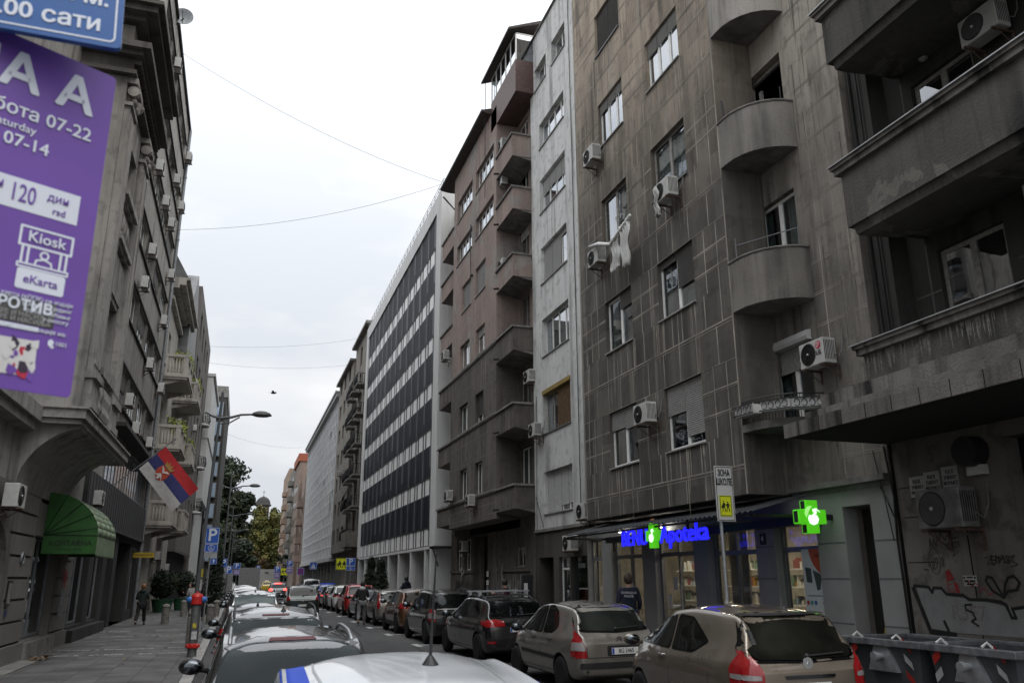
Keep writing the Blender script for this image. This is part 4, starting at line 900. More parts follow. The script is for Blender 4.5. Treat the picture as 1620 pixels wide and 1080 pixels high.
for i, (zt, zb) in enumerate(((5.17, 4.28), (8.17, 7.22), (11.15, 10.17), (14.12, 13.15), (17.0, 16.0), (19.38, 18.35))):
    for s_, (y0, y1) in enumerate(((ya, yb), (yc, yd))):
        b = MB(); b.box(X4, X4+.11, y0, y1, z4(zb), z4(zt)-.08); b.box(X4+.11, B4-.002, (y0 if s_ == 0 else y1-.11), (y0+.11 if s_ == 0 else y1), z4(zb), z4(zt)-.08)
        o = b.obj("balcony", brn if i < 3 else pink, T)
        b = MB(); b.box(X4+.11, B4-.002, y0+(.11 if s_ == 0 else 0), y1-(.11 if s_ else 0), z4(zb)+.02, z4(zb)+.16); b.prism([(X4+.02, z4(zb)), (B4-.002, z4(zb)), (B4-.002, z4(zb)-.16), (X4+.25, z4(zb)-.02)], 'y', y0+.02, y1-.02); b.obj("balcony_slab", M['concrete'], o)
        b = MB(); b.box(X4-.07, X4+.17, y0-(.06 if s_ == 0 else 0), y1+(.06 if s_ else 0), z4(zt)-.08, z4(zt)); b.box(X4+.17, B4-.003, (y0-.06 if s_ == 0 else y1-.17), (y0+.17 if s_ == 0 else y1+.06), z4(zt)-.08, z4(zt)); b.obj("coping", M['concrete'], o)
        if s_ == 0:
            b = MB(); b.tube([(X4+.05, yb-.35, z4(zb)+.12), (X4-.22, yb-.35, z4(zb)+.07)], .045, 7); b.obj("drain_spout", M['iron'], o)
# eaves, penthouse
b = MB(); ez = z4(22.1)+.02; b.prism([(9.0, ez), (9.4, ez-.06), (10.4, ez-.06), (22, ez+4.2), (22, ez+4.4), (9.0, ez+.10)], 'y', 32.0, 40.45); b.obj("roof", mat("dark brown roof edge", (.07, .058, .052), .8, var=.3), T)
b = MB(); b.tube([(8.98, 32., ez+.08), (8.98, 40.45, ez+.08)], .05, 8); b.tube([(10.3, yd-.3, 4), (10.3, yd-.3, 21.7), (9.1, 40.3, 22.3)], .05, 7); b.obj("gutter", M['zinc'], T)
b = MB(); pz0, pz1, pz2 = z4(21.05), z4(22.55), z4(23.85); py0, py1 = y4(27.75), y4(31.3)
b.box(9.4, 9.46, py0, py1, pz0, pz1); b.box(9.46, 10.5, py0, py0+.06, pz0, pz1); b.box(9.46, 10.5, py1-.06, py1, pz0, pz1); b.box(9.46, 14, py0+.06, py1-.06, pz0, pz0+.1)
o = b.obj("penthouse", mat("maroon sheet cladding", (.10, .06, .055), .5, metal=.2, var=.2), T)
b = MB()
for k in range(6): y = py0+.03+(py1-py0-.06)*k/5; b.box(9.41, 9.46, y-.03, y+.03, pz1, pz2)
b.box(9.41, 9.46, py0, py1, pz2-.05, pz2); b.box(9.46, 10.6, py0+.01, py0+.05, pz2-.05, pz2); w = b.obj("window", M['white_pvc'], o)
b = MB(); b.box(9.43, 9.44, py0+.03, py1-.03, pz1, pz2-.05); b.box(9.46, 10.6, py0+.025, py0+.035, pz1, pz2-.05); b.obj("pane", M['glass'], w); b = MB(); b.box(10.6, 10.65, py0, py1, pz0, pz2); b.box(9.8, 10.4, py0+.6, py1-.3, pz1-.2, pz1+.8); b.obj("room_behind", M['curtain_grey'], w)
b = MB(); b.prism([(9.05, pz2-.02), (9.05, pz2+.08), (10.6, pz2+.75), (13, pz2+.2), (13, pz2), (10.6, pz2+.6)], 'y', py0-.15, py1+.5); b.obj("penthouse_roof", mat("dark brown roof edge", (.035, .028, .025)), o)
b = MB(); b.tube([(9.2, py1+.3, pz2), (9.22, py1+.32, z4(18))], .015, 5); b.tube([(9.32, 35.0, z4(15.3)), (9.28, 35.0, z4(17.2)), (9.3, 35.02, z4(17.9))], .022, 5); b.box(9.28, 9.4, 34.9, 35.1, z4(15.3), z4(15.36)); b.obj("cable", M['iron'], T)
# ground floor
b = MB()
b.wall(B4+.004, 1, ya, yd+.9, .1, 3.95, [(30.55, 31.75, 2.45, 3.95-.1, .2), (35.7, 37.9, .17, 3.9, .5), (38.5, 39.6, 2.4, 3.85, .2), (40.2, 41.2, 2.4, 3.85, .2)]); b.box(B4-.05, B4+.004, ya, 35.6, 2.28, 2.4); b.box(B4-.05, B4+.004, 38.0, yd+.9, 2.28, 2.4)
b.box(10.9, 10.94, 35.6, 38, .1, 3.95, 1); b.box(B4-.08, B4+.3, ya, ya+.9, .1, 3.95); b.box(B4-.06, B4+.1, 34.2, 35.0, .1, 3.95)
b.obj("ground_floor_wall", [brn, M['dark']], T, recalc=False)
for y0, y1, z0, z1, s_ in ((30.55, 31.75, 2.45, 3.85, .45), (38.5, 39.6, 2.4, 3.85, 0), (40.2, 41.2, 2.4, 3.85, 0)): window(T, B4, 1, y0+.01, y1-.01, z0+.01, z1-.01, 2, 'old_wood' if s_ else 'white_pvc', .12, s_, 'shutter_dark', 'grey', rail=.5)
F = facing((B4-.06, 0, 0), (0, -1, 0), (0, 0, 1)); rr = random.Random(5)
def scrawl(y0, y1, z0, z1, n, w):
    out = []
    for i in range(n):
        y = y0+(y1-y0)*i/n; p = [(-y, rr.uniform(z0, z1))]
        for q in range(rr.randint(2, 4)): p.append((p[-1][0]+rr.uniform(-.22, .22), rr.uniform(z0, z1)))
        out += stroke(p, w)
    return out
flat(scrawl(38.2, 41.3, .9, 2.1, 22, .06), F, inkb, T, "graffiti"); flat(scrawl(29.9, 32.6, .8, 2.2, 20, .04), F, mat("pale spray", (.30, .30, .30), .8), T, "graffiti"); flat(scrawl(33.2, 34.1, .8, 2.6, 8, .04), F, mat("pale spray", (.30, .30, .30)), T, "graffiti")
flat(stroke([(-39.9, 3.1), (-39.7, 2.9), (-39.8, 2.5), (-39.5, 2.3), (-39.9, 2.2), (-40.1, 1.9), (-39.95, 2.3), (-40.3, 2.4), (-40.0, 2.55), (-40.0, 2.95), (-39.9, 3.1)], .09), F, mat("pale spray", (.30, .30, .30)), T, "graffiti")
for k, (y, z, w, h, lb) in enumerate(((35.45, 2.1, .3, .22, "white address sheet, topmost beside the dark doorway"), (35.45, 1.75, .3, .2, "white sheet second from the top beside the dark doorway"), (35.45, 1.2, .28, .5, "grey letter panel beside the dark doorway"), (35.45, .75, .28, .26, "lowest white sheet beside the dark doorway"))):
    S = thing("wall_notice", lb, "notice", (B4-.06, y, z), 0, "sheets beside the dark doorway"); q = MB(); q.box(-.012, 0, -w/2, w/2, 0, h); q.obj("sheet", M['plate'] if k != 2 else M['steel'], S); q = MB(); q.box(-.014, -.012, -w*.3, w*.3, h*.45, h*.55); q.obj("print", M['black_ink'], S)
for x, y, z, lb in ((9.4, y4(37.2), z4(5.3), "condenser at the far end of the lowest ledge on the crumbling building"), (9.4, y4(33.35), z4(4.75), "condenser below the lowest bay window on the crumbling building"), (10.4, 38.9, 3.25, "condenser under the far balcony on the crumbling building"), (9.4, y4(38.4), z4(12.3), "condenser under the far upper balcony on the crumbling building"),
    (10.4, 32.5, 6.75, "condenser inside the lowest visible balcony recess"), (10.35, 28.95, 9.25, "condenser at the party wall beside the yellow blind box"), (10.2, 27.98, 7.0, "condenser on the white wall corner just under the yellow blind box"), (9.9, 31.0, z4(18.0), "condenser standing on a top balcony, second storey from the roof"), (9.9, 31.0, z4(20.4)-1.0+.3, "condenser standing on the topmost balcony under the maroon cladding"), (9.9, 30.9, z4(14.1), "condenser on the balcony two storeys above the dark stone belt")):
    ac(lb, x, y, z, 1 if x != 9.9 else 1)

# ------------------------------------------------------------------ right side, white modern office block
K5 = 1.0326
def y5(y): return y*K5
def z5(z): return 2.05+(z-1.9)*K5
X5 = 9.5
conc = wallmat("white office concrete", (.68, .68, .67), (.62, .62, .61), (.40, .40, .39), .35, seed=71, patch=.6, bump=.1)
T = thing("office_building", "white framed modern office block with dark glass bands and a rooftop railing", "building", (9.5, 56, 0), world=True)
yA, yB, gA, gB = y5(41.05), y5(70.1), y5(42.3), y5(68.95)
zb, zt, ztop = z5(3.45), z5(22.05), z5(23.1)
b = MB()
b.box(X5, 22, yA, gA, zb, ztop); b.box(X5, 22, gB, yB, zb, ztop); b.box(X5, 22, gA, gB, zt, ztop); b.box(X5+.02, 22, gA, gB, zb-.12, zb+.02)
b.obj("concrete_frame", conc, T)
per = (gB-gA)/13; rowz = [4.42+2.62*i for i in range(7)]
def zt5(i): return z5(rowz[i])
fr = MB()
fr.box(X5+.16, X5+.20, gA, gB, zb+.02, zt)
fr.obj("curtain_wall_backing", M['dark_frame'], T)
spw = mat("white spandrel panel", (.80, .80, .79), .5, var=.06, vscale=1.5); spd = mat("dark spandrel strip", (.02, .021, .023), .5)
og = mat("dark office glazing", (.009, .013, .020), .5, spec=.06, var=.35, vscale=.7)
for i in range(7):
    z1 = zt5(i); z0 = z1-z5(.92)+z5(0); s = MB()
    for k in range(13):
        y = gA+per*k
        s.box(X5+.07, X5+.15, y+.03, y+.16, z0, z1) if False else None
        s.box(X5+.135, X5+.158, y+.46*per, y+per*.93, z0+.03, z1-.03)
        s.box(X5+.135, X5+.158, y+.13*per, y+.26*per, z0+.03, z1-.03)
    o = s.obj("spandrel_band", spw, T)
    q = MB(); q.box(X5+.11, X5+.157, gA, gB, z1-.03, z1+.05); q.box(X5+.11, X5+.157, gA, gB, z0-.03, z0+.03); q.obj("transom", M['dark_frame'], o)
    ztop_ = (zt5(i+1)-z5(.92)+z5(0)) if i < 6 else zt
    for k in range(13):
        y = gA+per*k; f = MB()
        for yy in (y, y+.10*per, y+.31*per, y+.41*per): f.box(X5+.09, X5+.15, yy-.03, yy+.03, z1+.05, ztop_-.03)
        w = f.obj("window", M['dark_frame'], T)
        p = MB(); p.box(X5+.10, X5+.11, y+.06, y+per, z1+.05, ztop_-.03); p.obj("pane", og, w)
        q = MB(); q.box(X5+.092, X5+.096, y+.15*per+.03, y+.30*per-.03 + (.3 if rr.random() < .25 else 0), z1+.05+(0 if rr.random() < .6 else .5), ztop_-.03); q.obj("curtain", mat("grey pane reflection", (.085, .095, .105), .6, var=.5, vscale=1.5), w)  # grey strip is a pane reflection put into colour; no curtain hangs here
b = MB()
for y in (42.0, 43.3, 47.2, 51.0, 54.7, 58.3, 61.9, 65.5, 69.2): b.box(X5+.03, 13.5, y5(y), y5(y)+.28, .1, zb-.12)
b.box(13.5, 13.6, yA, yB, .1, zb); b.obj("pillar_wall", wallmat("grey colonnade plaster", (.66, .66, .65), (.58, .58, .57), (.36, .36, .35), .4, seed=77), T)
b = MB()
for y in (45.4, 49.2, 53, 56.6): b.box(11.2, 11.3, y5(y), y5(y)+2.4, .1, zb-.12)
b.obj("entrance_glazing", M['dark_frame'], T)
b = MB()
for k in range(28): y = yA+.2+(yB-yA-.4)*k/27; b.tube([(X5+.1, y, ztop), (X5+.1, y, ztop+.62)], .018, 5)
for z in (.2, .4, .62): b.tube([(X5+.1, yA+.1, ztop+z), (X5+.1, yB-.1, ztop+z)], .016, 5); b.tube([(X5+.1, yA+.1, ztop+z), (12, yA+.1, ztop+z)], .016, 5)
b.obj("roof_railing", M['zinc'], T)
S = thing("hanging_flag", "dark blue cloth drooping in the colonnade of the white office block", "flag", (9.6, 43.35, 3.6)); cl = MB()
for j in range(8):
    for i in range(6): cl.v.append((.25*math.sin(i*1.3)*.3+.04*j, .0+.09*i-.02*j, -.14*j*(1-.05*i)))
for j in range(7):
    for i in range(5): a = j*6+i; cl.f.append((a, a+1, a+7, a+6)); cl.m.append(0)
o = cl.obj("cloth", mat("navy cloth", (.010, .014, .03), .8), S, smooth=True); o.modifiers.new("solid", "SOLIDIFY").thickness = .01
b = MB(); b.tube([(.35, .3, -.3), (-.15, .3, .12)], .015, 6); b.obj("staff", M['steel'], S)

# ------------------------------------------------------------------ farther right: grey balcony house, grid office, far towers
gry = wallmat("grey brown plaster", (.20, .185, .165), (.14, .13, .115), (.06, .056, .052), .8, seed=81, grime=.4, hi=(.27, .25, .22), zlo=8, zhi=16)
T = thing("apartment_building", "grey brown house with dark iron balconies beyond the white office", "building", (9.8, 84, 0), world=True)
b = MB(); wh = []
for i in range(7):
    for y0 in (84.6, 88.6, 92.2): wh.append((y0, y0+1.7, 5.6+2.75*i, 7.1+2.75*i, .25))
    wh += [(73.6, 74.8, 5.5+2.75*i, 7.4+2.75*i, .3), (77.4, 78.8, 5.5+2.75*i, 7.4+2.75*i, .3)]
b.wall(9.8, 1, 72.4, 82.5, 4.6, 24.7, [h for h in wh if h[0] < 82]); b.wall(9.6, 1, 82.5, 95.3, 4.6, 23.6, [h for h in wh if h[0] > 82])
b.quad((9.6, 82.5, 4.6), (9.8, 82.5, 4.6), (9.8, 82.5, 23.6), (9.6, 82.5, 23.6)); b.wall(10.6, 1, 72.4, 95.3, 0, 4.6); b.quad((9.6, 72.4, 4.6), (10.6, 72.4, 4.6), (10.6, 95.3, 4.6), (9.6, 95.3, 4.6))
b.quad((9.8, 72.4, 24.7), (22, 72.4, 24.7), (22, 82.5, 24.7), (9.8, 82.5, 24.7)); b.quad((9.6, 82.5, 23.6), (22, 82.5, 23.6), (22, 95.3, 23.6), (9.6, 95.3, 23.6)); b.quad((22, 72.4, 0), (22, 95.3, 0), (22, 95.3, 23.6), (22, 72.4, 23.6)); b.box(9.8, 22, 82.4, 82.5, 23.6, 24.7)
b.obj("wall", gry, T, recalc=False)
b = MB(); b.box(9.35, 10, 72.4, 82.6, 24.7, 24.95); b.box(9.2, 10, 82.4, 95.4, 23.6, 23.85); b.obj("cornice", M['concrete'], T)
for h in wh:
    f = MB(); X_ = 9.8 if h[0] < 82 else 9.6
    f.box(X_+.2, X_+.26, h[0], h[1], h[2], h[2]+.07); f.box(X_+.2, X_+.26, h[0], h[1], h[3]-.07, h[3]); 
    for y in (h[0], (h[0]+h[1])/2-.05, h[1]-.09): f.box(X_+.201, X_+.259, y, y+.09, h[2], h[3])
    w = f.obj("window", M['old_wood'], T); f = MB(); f.box(X_+.22, X_+.23, h[0], h[1], h[2], h[3]); f.obj("pane", M['car_glass'], w)
for i in range(6):
    for y0, y1, x in ((73.2, 75.4, 8.9), (76.8, 79.4, 8.9), (80.6, 82.2, 9.0)):
        z = 5.3+2.75*i
        if i == 0 and y0 < 76: continue
        b = MB(); b.box(x, 9.8, y0, y1, z, z+.15); o = b.obj("balcony", M['concrete'], T)
        b = MB()
        for k in range(12): y = y0+(y1-y0)*k/11; b.tube([(x+.03, y, z+.15), (x-.06*math.sin(math.pi*.5)*.8, y, z+.55), (x+.03, y, z+1.05)], .025, 4)
        b.tube([(x+.03, y0, z+1.05), (x+.03, y1, z+1.05)], .035, 5); b.tube([(x+.03, y0, z+.3), (x+.03, y1, z+.3)], .02, 4)
        for k in range(4): xx = x+.03+(9.75-x)*k/4; b.tube([(xx, y0, z+.15), (xx, y0, z+1.05)], .025, 4)
        b.tube([(x+.03, y0, z+1.05), (9.8, y0, z+1.05)], .03, 5); b.obj("balcony_railing", M['iron'], o)
b = MB(); b.box(8.7, 9.8, 74, 78, 4.7, 6.0); b.obj("bay_base", gry, T)
b = MB(); b.add([(9.0, 78.5, 9.4), (8.9, 76.5, 9.9), (8.5, 76.5, 9.2), (8.5, 78.5, 8.7), (9.0, 78.7, 9.3), (8.9, 76.7, 9.8)], [(0, 1, 2, 3), (0, 1, 5, 4)]); b.box(8.7, 8.75, 76.5, 78.4, 9.0, 9.5); b.obj("window_awning", mat("dirty canvas", (.3, .28, .24), .9), T)
for y, z, lb in ((85, 12.3, "near one of two condensers high on the grey brown house"), (88.5, 12.5, "far one of two condensers high on the grey brown house"), (77, 13.6, "condenser beside the iron balconies, lower storey"), (77, 17.6, "condenser beside the iron balconies, upper storey")): ac(lb, 9.6 if y > 82 else 9.75, y, z)

gridm = mat("dull grey facade glass", (.24, .25, .26), .5, spec=.2, var=.5, vscale=.5)
T = thing("office_building", "long pale office block covered by a fine grid of glass and metal", "building", (9.8, 118, 0), world=True)
b = MB(); b.box(9.8, 22, 95.4, 143, 4.3, 22.6); b.obj("glazing", gridm, T)
b = MB(); n = 26
for k in range(n+1): y = 95.4+47.6*k/n; b.box(9.70, 9.8, y-.09, y+.09, 4.3, 22.5)
for k in range(15): z = 4.3+18.2*k/14; b.box(9.74, 9.8, 95.4, 143, z-.06, z+.06)
b.obj("mullion_grid", mat("pale metal mullion", (.62, .63, .63), .6), T)
b = MB(); b.box(9.3, 22, 95.4, 143.1, 22.6, 23.2); b.box(9.15, 9.3, 95.4, 143.1, 23.0, 23.25); b.box(9.5, 22, 95.4, 143, 3.9, 4.3); b.obj("parapet", mat("pale parapet", (.36, .36, .355), .7), T)
b = MB(); b.box(11.6, 22, 95.4, 143, 0, 3.9); b.obj("ground_floor_wall", M['dark_frame'], T)
for k in range(12): b = MB(); b.box(9.9, 10.2, 97+k*4, 97.3+k*4, 0, 3.9); b.obj("pillar", M['concrete'], T)
b = MB()
for k in range(14): y = 98+rr.random()*42; z = 4.3+18.2*rr.randint(3, 24)/28; b.add([(9.66, y, z+.6), (9.66, y+.6, z+.6), (9.3, y+.6, z+.05), (9.3, y, z+.05)], [(0, 1, 2, 3)])
b.obj("open_vent", M['dark_frame'], T)
for k, (y, h) in enumerate(((97.5, 3.2), (99.5, 2.4), (112, 2.2), (114, 1.6), (127, 1.9), (129, 2.1))):
    S = thing("antenna_mast", "slim antenna mast on the roof of the long grid office", "antenna", (10.6, y, 23.2), 0, "antenna masts on the grid office roof"); b = MB(); b.box(-.12, .12, -.12, .12, .9, h); b.obj("panel", M['ac_white'], S); b = MB(); b.tube([(0, 0, 0), (0, 0, h+.4)], .05, 6); b.obj("mast", M['steel'], S)

far = [("pinkish grey apartment tower with a terracotta roof edge at the end of the right row", (9.05, 20, 152, 166, 0, 22.4), (.30, .235, .20), 91), ("lower pink block squeezed before the terracotta edged tower", (9.6, 20, 144, 151.9, 0, 19.0), (.33, .25, .21), 93),
       ("grey block with rounded balconies past the terracotta edged tower", (9.1, 20, 168, 186, 0, 23.6), (.24, .23, .21), 95), ("peach topped block, farthest of the right row", (9.05, 20, 190, 214, 0, 25.8), (.36, .27, .21), 97)]
for k, (lb, (x0, x1, y0, y1, z0, z1), c, sd) in enumerate(far):
    T = thing("apartment_building", lb, "building", (x0, y0, 0), world=True); wm = wallmat("far plaster %d" % k, c, tuple(v*.8 for v in c), tuple(v*.45 for v in c), .5, seed=sd)
    b = MB(); b.box(x0, x1, y0, y1, z0, z1); b.obj("wall", wm, T)
    if k == 0: b = MB(); b.box(x0-.3, x1, y0-.2, y1, z1, z1+1.4); b.obj("roof_edge", mat("terracotta", (.30, .09, .05), .8), T)
    for i in range(int((z1-5)/3)):
        z = 5.2+i*3
        for xx in ((x0+.8, x0+2.2) if k != 3 else (x0+.4,)):
            f = MB(); f.box(xx-.03, xx+.93, y0-.05, y0-.003, z-.03, z+1.53); w = f.obj("window", M['old_wood'], T); f = MB(); f.box(xx+.04, xx+.86, y0-.06, y0-.05, z+.04, z+1.46); f.obj("pane", M['car_glass'], w)
        for yy in [y0+1.5+q*3.2 for q in range(int((y1-y0-2)/3.2)+1)]:
            if yy > y1-1.3: continue
            f = MB(); f.box(x0-.05, x0-.003, yy, yy+1.3, z, z+1.5); w = f.obj("window", M['old_wood'], T); f = MB(); f.box(x0-.06, x0-.05, yy+.06, yy+1.24, z+.06, z+1.44); f.obj("pane", M['car_glass'], w)
        if k in (1, 2, 3): f = MB(); f.box(x0-1.0, x0, y0+1, y0+5, z-.5, z-.3); f.box(x0-1.0, x0-.9, y0+1, y0+5, z-.3, z+.5); f.box(x0-.9, x0, y0+1, y0+1.1, z-.3, z+.5); f.obj("balcony", wm, T)
        if k == 0: ac("condenser on storey %s of the terracotta edged tower" % ("one", "two", "three", "four", "five", "six", "seven")[i], x0+1.9, y0, z-.75).rotation_euler = (0, 0, R(90))

# ------------------------------------------------------------------ left side, the stone building with the bay (nearest)
stone = wallmat("weathered stone facade", (.35, .337, .315), (.275, .265, .248), (.085, .081, .076), .85, grime=.35, seed=101, hi=(.36, .34, .31), zlo=6, zhi=15, patch=.5)
XW = -5.05; XB = -3.9
T = thing("apartment_building", "ornate grey stone building with a carved bay over a curved corbel, nearest on the left", "building", (-4.5, 20, 0), world=True)
b = MB()
b.wall(XW, -1, 4, 33.4, 4.2, 19.0, [(8, 9.6, 7, 9.4, .3), (12, 13.6, 7, 9.4, .3), (16.2, 17.8, 7, 9.4, .3), (27.4, 28.6, 7.2, 9.3, .3)])
bw = [(22.6, 24.5, 7.3, 9.35, .35), (22.6, 24.5, 12.35, 13.9, .35)]
b.wall(XB, -1, 21.3, 26.0, 5.95, 18.2, bw)
for y in (21.3, 26.0): b.quad((XB, y, 5.95), (XW, y, 5.95), (XW, y, 18.2), (XB, y, 18.2))
b.quad((XB, 21.3, 18.2), (XW, 21.3, 18.2), (XW, 26, 18.2), (XB, 26, 18.2))
b.quad((XW, 4, 0), (-18, 4, 0), (-18, 4, 19), (XW, 4, 19)); b.quad((XW, 4, 19), (-18, 4, 19), (-18, 33.4, 19), (XW, 33.4, 19)); b.quad((-18, 4, 0), (-18, 33.4, 0), (-18, 33.4, 19), (-18, 4, 19)); b.quad((XW, 33.4, 4), (-18, 33.4, 4), (-18, 33.4, 19), (XW, 33.4, 19))
b.obj("wall", stone, T, recalc=False)
for (a, c, d, e_) in [h[:4] for h in bw]: window(T, XB, -1, a+.01, c-.01, d+.01, e_-.01, 2, 'old_wood', .28, 0, back='room', rail=.68)
for a in (8, 12, 16.2, 27.4): window(T, XW, -1, a+.01, a+(1.19 if a > 20 else 1.59), 7.01 if a < 20 else 7.21, 9.39 if a < 20 else 9.29, 2, 'old_wood', .25, 0, back='room', rail=.68)
b = MB()   # balcony slab, its curved corbel and the wall band
b.box(XW, -3.72, 21.1, 29.2, 5.68, 5.95); b.box(XW, -3.80, 21.2, 29.1, 5.56, 5.68); b.box(XW, -3.66, 21.04, 29.26, 5.90, 5.955); b.box(XW, -4.62, 4, 21.1, 5.55, 5.90); b.box(XW, -4.72, 4, 21.1, 5.35, 5.55)
b.obj("balcony_slab", stone, T, bevel=.01)
b = MB(); prof = [(-3.84, 5.56)]+[(-3.9-1.15*math.sin(t*math.pi/2)**1.3*1.0, 5.5-1.4*(1-math.cos(t*math.pi/2))) for t in [i/10 for i in range(11)]]+[(XW, 4.0), (XW, 5.56)]
b.prism([p for p in prof], 'y', 21.5, 27.6); 

b.obj("corbel", stone, T)
def pilaster(y0, y1, zlo, zhi, nm="pilaster"):
    b = MB(); x = XB
    b.box(x, x+.14, y0+.08, y1-.08, zlo+.9, zhi-.8)
    n = 5
    for k in range(n): yy = y0+.16+(y1-y0-.32)*k/(n-1); b.box(x+.14, x+.17, yy-.05, yy+.05, zlo+1.1, zhi-1.0)
    b.box(x, x+.24, y0-.02, y1+.02, zlo, zlo+.18); b.box(x, x+.18, y0+.02, y1-.02, zlo+.18, zlo+.72); b.box(x, x+.26, y0-.04, y1+.04, zlo+.72, zlo+.9)
    b.box(x, x+.26, y0-.04, y1+.04, zhi-.16, zhi); b.box(x, x+.2, y0, y1, zhi-.8, zhi-.7)
    for yy in (y0+.12, y1-.12): b.lathe([(.02, -.12), (.15, -.1), (.15, .1), (.02, .12)], (x+.17, yy, zhi-.36), 'y', 14); b.ball((x+.3, yy, zhi-.36), .05, 8)
    for k in range(4): b.ball((x+.18, y0+.2+(y1-y0-.4)*k/3, zhi-.58+.04*(k % 2)), .09, 8)
    return b.obj(nm, stone, T)
pilaster(21.35, 22.38, 6.0, 15.0); pilaster(24.62, 25.8, 6.0, 15.0)
b = MB()
for z0, z1, d in ((10.72, 10.82, .12), (10.82, 10.96, .2), (12.02, 12.12, .12), (12.12, 12.28, .22), (6.96, 7.06, .1), (7.06, 7.24, .2)): b.box(XB, XB+d, 22.42, 24.6, z0, z1)
b.box(XB, XB+.04, 22.5, 24.58, 9.5, 10.6)
b.obj("window_hood", stone, T); b = MB(); b.box(XB, XB+.03, 22.55, 24.5, 11.05, 11.95)
for k in range(9): yy = 22.7+k*.21; b.ball((XB+.03, yy, 11.5+.12*(k % 2)), .13, 8, sc=(.5, 1, 1.6)); b.ball((XB+.03, yy, 11.2), .08, 8, sc=(.5, 1, 1))
b.obj("carved_panel", stone, T)
b = MB(); b.box(XB, XB+.05, 22.5, 24.55, 6.05, 6.95)
for k in range(8): yy = 22.62+k*.26; b.lathe([(.05, 0), (.09, .12), (.05, .3), (.09, .5), (.05, .75)], (XB+.1, yy, 6.12), 'z', 8)
for k in range(7): b.tube([(XB+.12, 22.75+k*.26+.1*math.cos(t), 6.5+.16*math.sin(t)) for t in [i*.8 for i in range(9)]], .018, 4)
b.obj("balustrade_relief", stone, T)
b = MB()
for z0, z1, d in ((15.0, 15.12, .22), (15.12, 15.5, .12), (15.5, 15.62, .35), (15.62, 15.8, .55), (16.6, 16.72, .3), (16.72, 16.9, .6), (16.9, 17.0, .75), (18.1, 18.3, .35)): b.box(XW, XB+d, 21.3-d, 26+d*.6, z0, z1)
for k in range(22): yy = 21.2+k*.23; b.box(XB+.12, XB+.30, yy, yy+.12, 15.36, 15.5)
b.obj("cornice", wallmat("dark cornice stone", (.13, .12, .11), (.09, .085, .078), (.04, .038, .035), .7, seed=105), T)
# rusticated ground floor with the arched door
gst = wallmat("rusticated ground stone", (.21, .20, .184), (.16, .153, .14), (.06, .057, .053), .6, seed=109)
b = MB(); b.wall(XW, -1, 4, 30.0, .1, 4.2, [(10, 16.5, .8, 3.4, .3), (18.9, 21.3, .13, 2.6, .45), (24.3, 27.5, .55, 3.15, .3)])
for (y0, y1) in ((16.7, 18.7), (21.6, 24.1), (27.7, 29.7)):
    for k in range(7): b.box(XW, XW+.07, y0, y1, .62+k*.5, 1.06+k*.5)
    b.box(XW, XW+.12, y0-.08, y1+.08, .1, .56)
b.obj("ground_floor_wall", gst, T, bevel=0, recalc=False)
b = MB()
arc = [(20.1+1.28*math.cos(t), 2.2+1.1*math.sin(t)) for t in [math.pi*i/14 for i in range(15)]]; arc2 = [(20.1+1.62*math.cos(t), 2.2+1.4*math.sin(t)) for t in [math.pi*i/14 for i in range(15)]]
for (p, q), (r, s) in zip(zip(arc, arc[1:]), zip(arc2, arc2[1:])): b.add([(XW+.10, *p), (XW+.10, *q), (XW+.10, *s), (XW+.10, *r), (XW, *p), (XW, *q), (XW, *s), (XW, *r)], [(0, 1, 2, 3), (0, 1, 5, 4), (3, 2, 6, 7)])
for y in (18.82, 21.38): b.box(XW, XW+.10, y-(.34 if y < 20 else 0), y+(0 if y < 20 else .34), .13, 2.2)
b.obj("door_arch", gst, T)
b = MB(); b.box(XW-.35, XW-.30, 18.9, 21.3, .13, 3.3); o = b.obj("street_door", mat("old brown door", (.05, .043, .036), .6, var=.3), T)
b = MB(); b.box(XW-.30, XW-.27, 20.08, 20.13, .2, 2.3); b.box(XW-.30, XW-.27, 19.0, 21.2, 2.3, 2.4); b.obj("door_rail", M['zinc'], o)
shopm = mat("dark shop frame", (.04, .04, .04), .5)
def lshop(par, y0, y1, z0, z1, n, X=XW, dep=.2, back='room', name='shop_window'):
    f = MB(); x = X-dep
    for z in (z0, z1-.08): f.box(x-.06, x, y0, y1, z, z+.08)
    for k in range(n+1): y = y0+(y1-y0-.08)*k/n; f.box(x-.061, x+.001, y, y+.08, z0, z1)
    w = f.obj(name, M['zinc'] if n < 3 else shopm, par); p = MB(); p.box(x-.04, x-.03, y0, y1, z0, z1); p.obj("pane", M['shop_glass'], w); p = MB(); p.box(x-.9, x-.88, y0-.3, y1+.3, z0-.2, z1+.2); p.obj("room_behind", M['room'], w); return w
w = lshop(T, 24.32, 27.48, .57, 3.13, 2)
b = MB(); b.lathe([(.26, -.02), (.30, 0), (.26, .02), (0.02, .02)], (XW-.55, 25.2, 1.25), 'x', 24); b.box(XW-.6, XW-.5, 26, 27, .6, 1.1); b.obj("clock_display", M['curtain_grey'], w)
b = MB(); b.box(XW-.6, XW-.55, 25.5, 27.2, 1.7, 2.2); b.obj("display_board", mat("blue grey board", (.05, .07, .10)), w)
lshop(T, 10.02, 16.48, .82, 3.38, 4)
b = MB(); b.box(XW, XW+.20, 24.2, 27.6, .12, .53); b.box(XW, XW+.6, 20.5, 24.0, .1, .16); b.obj("stone_step", M['concrete'], T)
S = thing("door_plaque", "framed black plaque beside the arched door", "plaque", (XW+.08, 22.1, 1.75)); b = MB(); b.box(0, .03, -.17, .17, -.28, .28); o = b.obj("frame", M['plastic'], S); b = MB(); b.box(.03, .034, -.13, .13, -.23, .23); b.obj("plate", M['concrete'], S)
